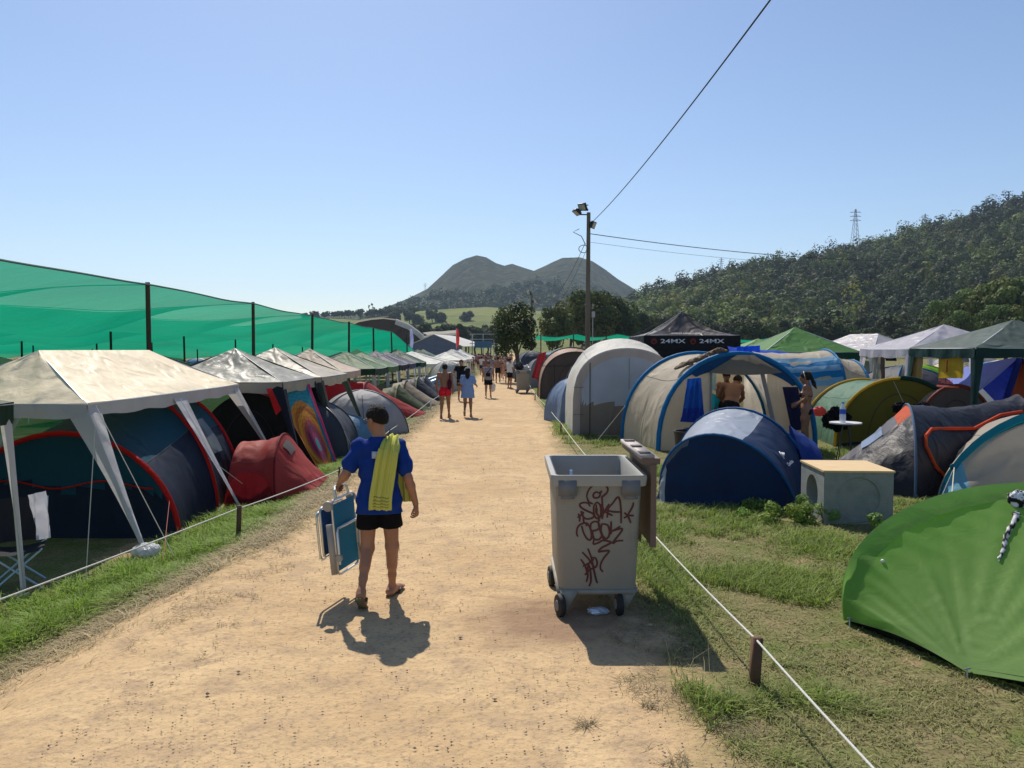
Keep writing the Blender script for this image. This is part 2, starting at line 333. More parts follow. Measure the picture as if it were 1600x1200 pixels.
leaf = mat('leaf_foliage', (1, 1, 1), rough=.7, spec=.25, trans=.32, tint=True)
bark = mat('tree_bark', (.10, .075, .05), rough=.95, bump=(20, .8), var=.3)
rg = np.random.default_rng(11)
# woodland covering the hill: one uncountable mass of crowns
b = B(); nC = 2300; C = []; R = []; T = []
px = np.concatenate([rg.uniform(940, 1640, 2000), rg.uniform(1640, 1850, 300)]); tt = rg.random(nC)**.8
tt[:260] = 1.0; px[:260] = np.linspace(950, 1850, 260)+rg.normal(0, 3, 260)
for i in range(nC):
    iu = np.clip((px[i]-900)/(2300-900)*219, 0, 218); iv = min(tt[i]*69, 69); p_ = A_(hX[int(iu), int(iv)], hY[int(iu), int(iv)], hZ[int(iu), int(iv)])
    p_[0] += (iu % 1)*(hX[int(iu)+1, int(iv)]-p_[0]) ; s = rg.uniform(3.2, 6.2)*(1.25 if rg.random() < .12 else 1); C.append(p_+A_(0, 0, s*.9)); R.append(A_(s, s, s*rg.uniform(.9, 1.5))); T.append(s)
C = np.array(C); R = np.array(R)
kind = fbm(C[:, 0]*.012, C[:, 1]*.012, 3, 20)+rg.normal(0, .08, nC); 
ba = np.where(kind[:, None] > .06, A_(.10, .13, .035), np.where(kind[:, None] > -.05, A_(.05, .068, .022), A_(.03, .042, .018)))
for i in range(nC):
    ba[i] = ba[i]*rg.uniform(.7, 1.35)*(A_(1.25, 1.1, .8) if rg.random() < .2 else A_(1, 1, 1)); sub = C[i]+rg.normal(0, .42, (4, 3))*R[i]; leaves(b, sub, np.repeat(R[i][None]*rg.uniform(.45, .75, (4, 1)), 4, 0) if 0 else R[i][None]*rg.uniform(.42, .72, (4, 1)), 250, .60, rg, ba[i]*1.2, .34, .8, .16)
struct(part('hillside_woodland', b, leaf, smooth=None), 'stuff', 'dense dark green woodland covering the hillside on the right', 'woodland')
# scrub on the mountain foot and saddle
b = B()
for i in range(420):
    t = rg.random(); x_ = rg.uniform(560, 1010); base = sil(x_, [(520, 500), (600, 486), (668, 462), (760, 455), (835, 440), (905, 450), (985, 466), (1010, 480)]); py = base+rg.uniform(0, 1)**1.2*34; Yq = 900+rg.random()*60+ max(0, (482-py))*7
    s = rg.uniform(4, 9); P = pt(x_, py, Yq); leaves(b, P+rg.normal(0, .4, (3, 3))*s, np.full((3, 3), s*.7), 60, 1.5, rg, A_(.055, .075, .028), .3)
struct(part('mountain_scrub', b, leaf, smooth=None), 'stuff', 'dark scrub and copses across the foot of the twin peaked mountain', 'scrub')
# countable trees
def tree_mesh(h, w, n, ls, base, seed, lobes=16, low=.18):
    r = np.random.default_rng(seed); cz = h*(low+(1-low)/2); C = []; R = []
    for i in range(lobes):
        d = r.normal(size=3); d /= np.linalg.norm(d); rad = r.uniform(.45, .85); C.append(d*A_(w/2, w/2, h*(1-low)/2)*rad+A_(0, 0, cz)); R.append(A_(1, 1, .8)*w*r.uniform(.13, .26))
    C = np.array(C); R = np.array(R); bc = B(); leaves(bc, C, R, n, ls, r, base, .4, .8, .42)
    bt = B(); bt.tube([(0, 0, -.1), (.05*w, .02, h*.2), (.02*w, 0, h*.45), (0, 0, h*.75)], [w*.04, w*.032, w*.022, .02], 8)
    for i in range(0, lobes, 2): bt.tube([(0.02*w, 0, h*(.22+.02*i)), (C[i]*.6+A_(0, 0, cz*.3)), C[i]], [w*.016, w*.011, .01], 5)
    return bc, bt
TP = {}
for k, (h, w, n, ls, base) in {'dark': (6, 3.6, 5200, .085, (.045, .065, .02)), 'olive': (13, 10, 6500, .26, (.10, .12, .028)), 'deep': (12, 10, 6000, .27, (.05, .072, .02)), 'fresh': (14, 12, 7000, .30, (.105, .14, .032)), 'slim': (11, 6, 4200, .25, (.06, .08, .025))}.items():
    TP[k] = (tree_mesh(h, w, n, ls, base, len(k)*7+3, 22), h, w)
TPROTO = {}
def tree(kind, x, Y, h, label, group=None, rz=0., wk=1.):
    (bc, bt), hh, ww = TP[kind]; s = h/hh
    if kind not in TPROTO:
        o = thing('broadleaf_tree', label, 'tree', (x, Y, 0), rz, group); part('crown', bc, leaf, o, True, None); part('trunk', bt, bark, o, True); TPROTO[kind] = o
    else: o = dup(TPROTO[kind], (x, Y, 0), rz, label); 
    if group: o['group'] = group
    elif 'group' in o: del o['group']
    o.scale = (s*wk, s*wk, s); return o
def tpx(kind, px, py, Y, label, group=None, rz=0, wk=1): tree(kind, (px-800)/1200*Y, Y, H+(546-py)/1200*Y, label, group, rz, wk)
tpx('dark', 806, 463, 52, 'dark leafy tree standing at the right edge of the path in front of the crowd', wk=.98)
tpx('olive', 868, 472, 118, 'lower light olive tree left of the tall lamp pole', wk=.8)
tpx('olive', 925, 445, 135, 'tallest olive green tree directly behind the tall lamp pole', rz=1, wk=.95)
tpx('deep', 962, 458, 140, 'dark rounded tree just right of the tall lamp pole', rz=2, wk=.75)
tpx('deep', 893, 462, 150, 'dark green tree between the path tree and the tall lamp pole', rz=4, wk=.7)
tpx('slim', 1000, 478, 190, 'hazy green tree left of the peak of the black branded canopy', rz=2, wk=1.3)
tpx('slim', 1030, 490, 200, 'hazy tree rising directly behind the left slope of the black branded canopy', rz=5, wk=1.3)
for i, (px, py, wk) in enumerate([(1480, 462, .8), (1515, 446, .9), (1550, 432, .9), (1590, 424, 1), (1640, 415, 1), (1570, 470, .9), (1500, 480, .8)]):
    tpx('fresh', px, py, 140-i*3, 'bright green bushy tree in the sunlit clump at the right edge', 'bright trees at the foot of the wooded hill', i*1.3, wk)
for i in range(24):
    px = 1050+i*19+rg.uniform(-6, 6); py = rg.uniform(497, 520) if i % 3 else rg.uniform(482, 500)
    tpx(['slim', 'deep', 'olive'][i % 3], px, py, rg.uniform(170, 225), 'hazy tree in the row at the foot of the wooded hill', 'trees along the foot of the wooded hill', i*1.1, 1.2)
for i in range(26):
    px = 575+i*8.4+rg.uniform(-3, 3); tpx(['deep', 'slim'][i % 2], px, rg.uniform(503, 517), rg.uniform(270, 330), 'dark tree in the distant row behind the big tents', 'distant trees behind the festival tents', i*1.7, 1.1)
for i in range(34):
    px = 478+i*5.2+rg.uniform(-3, 3); Y = 760; K = [(430, 512), (470, 500), (520, 497), (600, 494), (700, 483)]
    py = sil(px, K)-rg.uniform(4, 11); zb = H+(546-sil(px, K))/1200*Y-1; h = (sil(px, K)-py)/1200*Y+3
    o = dup(TPROTO[['deep', 'slim'][i % 2]], ((px-800)/1200*Y, Y, zb), i*1.9, 'distant tree on the skyline ridge left of the mountain', 'trees along the skyline ridge', (h/12*1.2, h/12*1.2, h/12))
for i, (px, py) in enumerate([(618, 492), (640, 490), (652, 496), (688, 494), (730, 492), (605, 500), (675, 488)]):
    Y = 640; h = 12; zb = H+(546-py-6)/1200*Y-4; o = dup(TPROTO['deep'], ((px-800)/1200*Y, Y, zb-3), i*1.2, 'lone dark tree scattered over the pale meadow', 'scattered trees on the meadow', 1.15)
# pylons
def pylon(px, y0, y1, Y, label):
    zt = H+(546-y0)/1200*Y; zb = H+(546-y1)/1200*Y; h = zt-zb; x = (px-800)/1200*Y; o = thing('power_pylon', label, 'pylon', (x, Y, zb)); st = mat('galvanised_steel', (.35, .36, .37), .5, .6)
    b = B(); w = h*.09; T = .006*h+.05
    for sx, sy in ((1, 1), (1, -1), (-1, 1), (-1, -1)): b.bar((sx*w, sy*w, 0), (sx*w*.12, sy*w*.12, h), T)
    for k in range(9):
        z0, z1 = h*k/9, h*(k+1)/9; a0, a1 = w*(1-.88*k/9), w*(1-.88*(k+1)/9)
        for s in (1, -1): b.bar((s*a0, -a0, z0), (-s*a1, -a1, z1), T*.6); b.bar((a0*s, -a0, z0), (a1*s, a1, z1), T*.6)
    part('lattice_tower', b, st, o, True)
    for z in (.72, .82, .92): b = B(); b.bar((-w*1.5, 0, h*z), (w*1.5, 0, h*z), T*1.2); b.bar((-w*1.5, 0, h*z), (0, 0, h*(z+.05)), T*.7); b.bar((w*1.5, 0, h*z), (0, 0, h*(z+.05)), T*.7); part('cross_arm', b, st, o, True)
pylon(1332, 329, 392, 560, 'tall lattice power pylon standing on the wooded ridge')
pylon(1440, 336, 372, 640, 'smaller lattice pylon farther right on the wooded ridge')
pylon(1125, 404, 436, 560, 'thin mast low on the left end of the wooded ridge')
pylon(665, 443, 462, 1480, 'tiny mast on the left shoulder of the twin peaked mountain')
# ---------- fabric surfaces
def hoop(p0, p1, h, lean=(0, 0), q=1.0, n=25, wx=1.0):
    """arc from base p0 to base p1 (xy or xyz), apex height h, leaning by lean at the apex; q<1 gives squarer shoulders"""
    p0 = np.array(list(p0)+[float(zg(p0[0]))]*(3-len(p0)), float); p1 = np.array(list(p1)+[float(zg(p1[0]))]*(3-len(p1)), float)
    a = np.linspace(0, math.pi, n); c = np.cos(a); s = np.sin(a)
    x = np.sign(c)*np.abs(c)**wx; z = s**q
    P = (p0+p1)/2+(p0-p1)/2*x[:, None]; P[:, 2] += z*h; P[:, 0] += lean[0]*z; P[:, 1] += lean[1]*z
    return P
def wrinkle(P, amp, su, sv, sd):
    du = np.gradient(P, axis=0); dv = np.gradient(P, axis=1); n = np.cross(du, dv); n /= np.maximum(np.linalg.norm(n, axis=-1, keepdims=True), 1e-6)
    a, b_ = P.shape[:2]; U, V_ = np.meshgrid(np.linspace(0, 1, a), np.linspace(0, 1, b_), indexing='ij')
    e = np.minimum(1, 6*np.minimum(np.minimum(U, 1-U), np.minimum(V_, 1-V_)))
    w = fbm(U*su, V_*sv, 3, sd)+.9*np.abs(fbm(U*su*1.6+V_*5, V_*sv*1.2-U*3, 3, sd+5))+.35*np.sin((U*3+V_*(4+sd % 3))*5+6*fbm(U*2, V_*2, 2, sd+9))*fbm(U*3, V_*3, 2, sd+2)
    return P+n*(w*amp*2.7*e)[..., None]
def loft(hoops, m=10, sag=.05, amp=.02, sd=0, su=5, sv=4, out=None):
    """surface through successive hoops, sagging inwards between them"""
    res = []; G = []
    for i in range(len(hoops)-1):
        A, Bq = hoops[i], hoops[i+1]; t = np.linspace(0, 1, m+1)
        P = A[:, None]*(1-t)[None, :, None]+Bq[:, None]*t[None, :, None]
        cen = ((A[0]+A[-1])/2)[None, None]*(1-t)[None, :, None]+((Bq[0]+Bq[-1])/2)[None, None]*t[None, :, None]
        k = 1-sag*np.sin(math.pi*t)[None, :, None]; P = cen+(P-cen)*k; P[..., 2] = np.maximum(P[..., 2], zg(P[..., 0])+.01)
        G.append(wrinkle(P, amp, su, sv, sd+i))
    return G
def endwall(Hp, m=8, push=(0, 0), amp=.015, sd=3, su=6, sv=3, bulge=0):
    """panel closing a hoop down to its base line; push moves the bottom edge outwards"""
    A, Z = Hp[0], Hp[-1]; d = Z-A; L2 = d[:2].dot(d[:2]); n = len(Hp)
    t = np.clip(((Hp[:, :2]-A[:2])@d[:2])/L2, 0, 1); base = A+t[:, None]*d; w = np.sin(np.pi*np.linspace(0, 1, n)) ** .5
    base = base+np.stack([push[0]*w, push[1]*w, 0*w], 1)
    s = np.linspace(0, 1, m+1); P = Hp[:, None]*(1-s)[None, :, None]+base[:, None]*s[None, :, None]
    if bulge: P[..., :2] += (np.array(push)/max(np.linalg.norm(push), 1e-3)*bulge)*np.sin(np.pi*s)[None, :, None]*w[:, None, None]
    return wrinkle(P, amp, su, sv, sd)
M_SEAM = mat('stitched_seam', (.10, .10, .11), .8)
M_ZIP = mat('zip_tape', (.03, .03, .035), .7)
def guy(name, par, a, b_, mt, r=.004, n=5):
    bb = B(); a = np.array(a, float); b_ = np.array(b_, float); t = np.linspace(0, 1, n)[:, None]; P = a*(1-t)+b_*t; bb.tube(P, r, 5); return part(name, bb, mt, par)
def tunnel(name, label, hoops, mats, sag=.05, amp=.02, walls=((0, (0, 0)),), sleeves=None, sw=.03, group=None, sd=0, m=10, cat='tent', q=None, lo=None, pegs=True, su=5, sv=4):
    base = np.mean([h[[0, -1]].mean(0) for h in hoops], 0); o = thing(name, label, cat, (base[0], base[1], float(zg(base[0]))), 0, group)
    G = loft(hoops, m, sag, amp, sd, su, sv); b = B()
    for g in G:
        mi = 0
        if lo is not None:
            n = g.shape[0]; fr = np.abs(np.linspace(-1, 1, n)); mi = np.repeat((fr > lo).astype(int)[:, None], g.shape[1], 1)
        b.grid(g, mi)
    mc = mats['fly'] if lo is None else [mats['fly'], mats['low']]
    part('flysheet', b, mc, o, smooth=50)
    if base[1] < 26:
        for g in G:
            for q in (len(g)//4, 3*len(g)//4): b = B(); b.tube(g[q]+A_(0, -.003, .006), .0035, 4); part('seam', b, mats.get('seam', M_SEAM), o)
    for (i, push) in walls:
        Ew = endwall(hoops[i], 10, push, amp, sd+9+i); b = B(); b.grid(Ew); part('end_panel', b, mats.get('wall', mats['fly']), o, smooth=50)
        hq = hoops[i]; cc = (hq[0]+hq[-1])/2; zq = cc+(hq-cc)*A_(.5, .5, .78); zq[:, :2] += np.array(push)*(1-(zq[:, 2:3]-cc[2])/max(hq[:, 2].max()-cc[2], .1)); dv = hq[-1]-hq[0]; nv_ = A_(dv[1], -dv[0], 0); nv_ /= np.linalg.norm(nv_); nv_ = nv_ if nv_[1] < 0 or (abs(nv_[1]) < .3 and nv_[0] > 0) else -nv_
        if i == 0 or hq[0][1] > 0: b = B(); b.tube(zq+nv_*.03, .007, 4); part('door_zip', b, M_ZIP, o)
    if sleeves:
        for i in sleeves: b = B(); b.tube(hoops[i]+A_(0, 0, .005), sw, 8); part('pole_sleeve', b, mats['sleeve'], o)
    return o, G
def dome(name, label, c, r, h, mats, rz=.6, group=None, sd=0, door=None, low=.0, sx=1., cat='tent', floor=True):
    z0 = float(zg(c[0])); o = thing(name, label, cat, (c[0], c[1], z0), 0, group); t = np.linspace(0.001, 1, 14)*math.pi/2
    ang = [rz+math.pi/4+i*math.pi/2 for i in range(4)]; arcs = [np.stack([np.cos(a)*r*sx*np.sin(t), np.sin(a)*r*np.sin(t), h*np.cos(t)**.85+low], 1) for a in ang]
    for i in range(4):
        A, Bq = arcs[i], arcs[(i+1) % 4]; u = np.linspace(0, 1, 13); P = A[None]*(1-u)[:, None, None]+Bq[None]*u[:, None, None]
        k = 1-.06*np.sin(np.pi*u)[:, None]*np.sin(t)[None]; P[..., :2] *= (1+.07*np.sin(np.pi*u)[:, None]*np.cos(t)[None])[..., None]; P[..., 2] *= 1+.02*np.sin(np.pi*u)[:, None]
        Pq = P*k[..., None]; b = B(); b.grid(wrinkle(Pq, .03, 4, 4, sd+i)); part('fly_panel', b, mats.get('alt', mats['fly']) if i == door else mats['fly'], o, True, 60)
    if np.hypot(*c) < 30:
        j = int(np.argmin([np.hypot(c[0]+(arcs[q][-1]+arcs[(q+1) % 4][-1])[0]/2, c[1]+(arcs[q][-1]+arcs[(q+1) % 4][-1])[1]/2) for q in range(4)])); m_ = (arcs[j]+arcs[(j+1) % 4])/2; m_ = m_*A_(1.03, 1.03, 1); b = B(); b.tube(m_[4:]+A_(0, 0, .02), .008, 4); part('door_zip', b, M_ZIP, o, True)
        for q in range(4): e = arcs[q]; b = B(); b.tube([e[8], e[-1]*A_(1.28, 1.28, 0)], .004, 4); part('guy_rope', b, M_GUY, o, True)
    for i in (0, 1):
        b = B(); b.tube(np.vstack([arcs[i][::-1], arcs[i+2][1:]])+A_(0, 0, .01), .014, 6); part('tent_pole', b, mats.get('sleeve', mats['fly']), o, True)
    return o
M_LEG = mat('white_painted_steel', (.62, .62, .6), .4, .0, .5); M_DLEG = mat('dark_steel_tube', (.06, .065, .07), .4, .5)
M_GUY = mat('guy_line_cord', (.55, .52, .42), .8)
def gazebo(label, c, w, d, ze, zp, ridge, roof, val, legm=M_LEG, flap=None, splay=.25, rz=0., z0=None, group=None, sag=.06, sd=0, amp=.018, vh=.2, flapw=.2, walls=(), name='gazebo', wallm=None, zleg=None):
    """slant or straight legged party tent; ze/zp heights above its ground; ridge=(len along y)"""
    z0 = float(zg(c[0])) if z0 is None else z0; o = thing(name, label, 'gazebo', (c[0], c[1], z0), rz, group)
    cx = [(-w/2, -d/2), (w/2, -d/2), (w/2, d/2), (-w/2, d/2)]; rl = ridge/2
    tops = [(0, -rl), (0, -rl), (0, rl), (0, rl)]; b = B()
    for i in range(4):
        j = (i+1) % 4; n = 17; mm = 11; u = np.linspace(0, 1, n)[:, None, None]; t = np.linspace(0, 1, mm)[None, :, None]
        a0, a1 = A_(*cx[i], ze), A_(*cx[j], ze); t0, t1 = A_(*tops[i], zp), A_(*tops[j], zp)
        P = (a0*(1-u)+a1*u)*(1-t)+(t0*(1-u)+t1*u)*t
        P[..., 2] -= (sag*np.sin(np.pi*t)*(.6+.4*np.sin(np.pi*u)))[..., 0]*(zp-ze)*1.6
        P[..., 2] -= (np.sin(np.pi*u)*(1-t)**3)[..., 0]*.03
        b.grid(wrinkle(P, amp, 7, 3, sd+i*3))
    part('roof', b, roof, o, True, 35)
    b = B()
    for i in range(4):
        j = (i+1) % 4; u = np.linspace(0, 1, 33)[:, None]; e0 = A_(*cx[i], ze); e1 = A_(*cx[j], ze); E = e0*(1-u)+e1*u
        nrm = np.cross(e1-e0, [0, 0, 1.]); nrm /= np.linalg.norm(nrm); Lg = np.linalg.norm(e1-e0)
        E[:, 2] -= np.sin(np.pi*u[:, 0])*.03
        rows = []
        for q in (0, .5, 1): rows.append(E+nrm*(.012+.02*q*np.sin(u*Lg*9+i+sd))+A_(0, 0, -1)*q*vh*(1+.08*np.sin(u*Lg*6+sd)))
        b.grid(np.stack(rows, 1))
    part('valance', b, val, o, True, 40)
    for i in range(4):
        x, y = cx[i]; sx, sy = np.sign(x), np.sign(y); top = A_(x-sx*.04, y-sy*.04, ze-.03); foot = A_(x+sx*splay, y+sy*splay*(.7 if splay < .6 else .28), 0)
        b = B(); b.tube([top, foot], .017, 7); b.box(foot+A_(0, 0, .006), (.09, .09, .012)); part('leg', b, legm, o, True)
        if flap is not None:
            b = B(); g = []
            for t in np.linspace(0, 1, 9):
                wv = flapw*(1-t)**1.6+.035; p_ = top*(1-t*.97)+foot*t*.97+A_(sx*.025, sy*.025, 0)
                g.append([p_+A_(-sx*wv, 0, 0), p_+A_(-sx*wv*.4, sy*.008, 0), p_+A_(0, 0, 0), p_+A_(sx*.008, -sy*wv*.4, 0), p_+A_(0, -sy*wv, 0)])
            b.grid(np.array(g)); part('corner_flap', b, flap, o, True, 50)
    b = B(); 
    for i in range(4): b.tube([A_(*cx[i], ze-.02), A_(*cx[(i+1) % 4], ze-.02)], .013, 6)
    for i in range(4): b.tube([A_(*cx[i], ze-.02), A_(*tops[i], zp-.03)], .013, 6)
    if ridge > 0: b.tube([(0, -rl, zp-.03), (0, rl, zp-.03)], .013, 6)
    part('roof_frame', b, legm, o, True)
    for wi in walls:
        i, j = wi, (wi+1) % 4; e0 = A_(*cx[i], ze); e1 = A_(*cx[j], ze); n = 22; u = np.linspace(0, 1, n)[:, None, None]; t = np.linspace(0, 1, 8)[None, :, None]
        nrm = np.cross(e1-e0, [0, 0, 1.]); nrm /= np.linalg.norm(nrm)
        P = (e0*(1-u)+e1*u)*(1-t)+(e0*(1-u)+e1*u-A_(0, 0, ze-.05))*t-nrm*.03+nrm*.03*np.sin(u*40); b = B(); b.grid(P); part('side_wall', b, wallm or val, o, True, 50)
    return o
def cloth(name, label, cat, corners, mt, n=14, m=18, fold=.03, freq=4, sag=0., group=None, colf=None, sd=0, fade=True, smooth=60):
    """a hanging cloth: corners TL TR BR BL"""
    TL, TR, BR, BL = [np.array(c, float) for c in corners]; u = np.linspace(0, 1, n)[:, None, None]; t = np.linspace(0, 1, m)[None, :, None]
    P = (TL*(1-u)+TR*u)*(1-t)+(BL*(1-u)+BR*u)*t; nr = np.cross(TR-TL, BL-TL); nr /= np.linalg.norm(nr)
    P = P+nr*(fold*np.sin(u*freq*2*math.pi+sd+1.5*t)*(.35+.65*t)+fold*.6*fbm(u*5, t*3+sd, 3, 2+sd)*2)-A_(0, 0, 1)*sag*np.sin(np.pi*u)
    b = B(); b.grid(P, col=None if colf is None else colf(u[..., 0]+0*t[..., 0], t[..., 0]+0*u[..., 0])); o = part(name, b, mt, smooth=smooth); return tag(o, label, cat, group)
# ---------- bodies: signed distance fields meshed with surface nets
def E_(c, r, R=None, k=.03): return ('e', np.array(c, float), np.array(r, float), R, k)
def C_(a, b_, ra, rb, k=.03, sq=None): return ('c', np.array(a, float), np.array(b_, float), ra, rb, k, sq)
def surfnet(f, o, h):
    s = f < 0; c = [(i, j, k) for i in (0, 1) for j in (0, 1) for k in (0, 1)]; n = f.shape
    sl = lambda A, i, j, k: A[i:n[0]-1+i, j:n[1]-1+j, k:n[2]-1+k]
    cnt = sum(sl(s, *q).astype(np.int8) for q in c); mk = (cnt > 0) & (cnt < 8); I = np.argwhere(mk); idx = -np.ones(mk.shape, int); idx[mk] = np.arange(len(I))
    vals = {q: f[I[:, 0]+q[0], I[:, 1]+q[1], I[:, 2]+q[2]] for q in c}; acc = np.zeros((len(I), 3)); w = np.zeros(len(I))
    for a in c:
        for ax in range(3):
            if a[ax] == 0:
                b_ = list(a); b_[ax] = 1; b_ = tuple(b_); va, vb = vals[a], vals[b_]; cr = (va < 0) != (vb < 0); t = np.where(cr, va/np.where(cr, va-vb, 1), 0)
                p = np.repeat(np.array(a, float)[None], len(I), 0); p[:, ax] = t; acc += p*cr[:, None]; w += cr
    V = o+(I+acc/w[:, None])*h; Q = []
    for ax in range(3):
        a1, a2 = (ax+1) % 3, (ax+2) % 3; s0 = [slice(None)]*3; s1 = [slice(None)]*3; s0[ax] = slice(0, -1); s1[ax] = slice(1, None)
        A, Bq = s[tuple(s0)], s[tuple(s1)]; X = np.argwhere(A != Bq); X = X[(X[:, a1] > 0) & (X[:, a2] > 0) & (X[:, a1] < n[a1]-1) & (X[:, a2] < n[a2]-1)]
        e1 = np.eye(3, dtype=int)[a1]; e2 = np.eye(3, dtype=int)[a2]; g = lambda D: idx[D[:, 0], D[:, 1], D[:, 2]]
        q = np.stack([g(X-e1-e2), g(X-e2), g(X), g(X-e1)], 1); fl = ~A[X[:, 0], X[:, 1], X[:, 2]]; q[fl] = q[fl][:, ::-1]; Q.append(q)
    return V, np.concatenate(Q)
def sdf(prims, h, infl=0., cut=(), disp=None, sub=()):
    lo = []; hi = []
    for p in prims:
        if p[0] == 'e': r = p[2].max(); lo.append(p[1]-r); hi.append(p[1]+r)
        else: r = max(p[3], p[4]); lo.append(np.minimum(p[1], p[2])-r); hi.append(np.maximum(p[1], p[2])+r)
    o = np.min(lo, 0)-infl-h*3; n = np.ceil((np.max(hi, 0)+infl+h*3-o)/h).astype(int)+1; f = np.full(n, .2, np.float32); ax = [o[i]+h*np.arange(n[i]) for i in range(3)]
    def ev(p, sl):
        X, Y, Z = ax[0][sl[0]][:, None, None], ax[1][sl[1]][None, :, None], ax[2][sl[2]][None, None]
        if p[0] == 'e':
            D = [X-p[1][0], Y-p[1][1], Z-p[1][2]]
            if p[3] is not None: R = p[3]; D = [D[0]*R[0, i]+D[1]*R[1, i]+D[2]*R[2, i] for i in range(3)]
            r = p[2]; k0 = np.sqrt((D[0]/r[0])**2+(D[1]/r[1])**2+(D[2]/r[2])**2); k1 = np.sqrt((D[0]/r[0]**2)**2+(D[1]/r[1]**2)**2+(D[2]/r[2]**2)**2)+1e-9
            return k0*(k0-1)/k1
        a, b_, ra, rb, sq = p[1], p[2], p[3], p[4], p[6]; D = [X-a[0], Y-a[1], Z-a[2]]; ba = b_-a; t = np.clip((D[0]*ba[0]+D[1]*ba[1]+D[2]*ba[2])/max(ba.dot(ba), 1e-9), 0, 1)
        W_ = [D[i]-t*ba[i] for i in range(3)]
        if sq is not None: nv, fac = sq; dt = (W_[0]*nv[0]+W_[1]*nv[1]+W_[2]*nv[2])*(fac-1); W_ = [W_[i]+dt*nv[i] for i in range(3)]
        return np.sqrt(W_[0]**2+W_[1]**2+W_[2]**2)-(ra+(rb-ra)*t)
    for p, l_, h_ in zip(prims, lo, hi):
        k = p[4] if p[0] == 'e' else p[5]; mg_ = infl+k+3*h; sl = [slice(max(0, int((l_[i]-mg_-o[i])/h)), int((h_[i]+mg_-o[i])/h)+2) for i in range(3)]
        sl = [slice(s_.start, min(s_.stop, n[i])) for i, s_ in enumerate(sl)]; d = ev(p, sl)-infl; cur = f[tuple(sl)]; hh = np.maximum(k-np.abs(cur-d), 0)/k; f[tuple(sl)] = np.minimum(cur, d)-hh*hh*k/4
    X, Y, Z = ax[0][:, None, None], ax[1][None, :, None], ax[2][None, None]
    if disp is not None: f = f+disp(X, Y, Z)
    for (pt_, nv) in cut: f = np.maximum(f, (X-pt_[0])*nv[0]+(Y-pt_[1])*nv[1]+(Z-pt_[2])*nv[2])
    for p in sub:
        f = np.maximum(f, -ev(p, [slice(0, n[i]) for i in range(3)]))
    return surfnet(f.astype(np.float32), o, h)
def rotz(v, a): c, s = math.cos(a), math.sin(a); return A_(v[0]*c-v[1]*s, v[0]*s+v[1]*c, v[2])
def hand(wr, d, side, palm_n, curl=.5, s=1., thumb=1):
    """palm + five fingers; d = direction from wrist, palm_n = direction the palm faces, side = towards the thumb"""
    d = np.array(d, float)/np.linalg.norm(d); pn = np.array(palm_n, float); pn -= d*pn.dot(d); pn /= np.linalg.norm(pn); sd = np.cross(d, pn)*side
    P = [C_(wr, wr+d*.035*s, .024*s, .03*s, .02, (pn, 1.5)), C_(wr+d*.035*s, wr+d*.085*s, .034*s, .037*s, .015, (pn, 2.1))]
    for i, (off, L) in enumerate([(.028, .072), (.0095, .082), (-.0095, .077), (-.027, .06)]):
        a = wr+d*(.088-abs(off)*.15)*s+sd*off*s; c = curl*(1+.12*i); v = d; q = a
        for j, fr in enumerate((.45, .32, .23)):
            an = c*(j+.6); v = d*math.cos(an)+pn*math.sin(an); q2 = q+v*L*fr*s; P.append(C_(q, q2, (.0095-.001*j)*s, (.0088-.001*j)*s, .004)); q = q2
    a = wr+d*.03*s+sd*.028*s; v1 = d*.6+sd*.6+pn*.4; v1 /= np.linalg.norm(v1); v2 = d*.8+sd*.05+pn*.5; v2 /= np.linalg.norm(v2)
    P += [C_(a, a+v1*.035*s, .014*s, .011*s, .012), C_(a+v1*.035*s, a+v1*.035*s+v2*.032*s, .011*s, .0085*s, .005)]
    return P
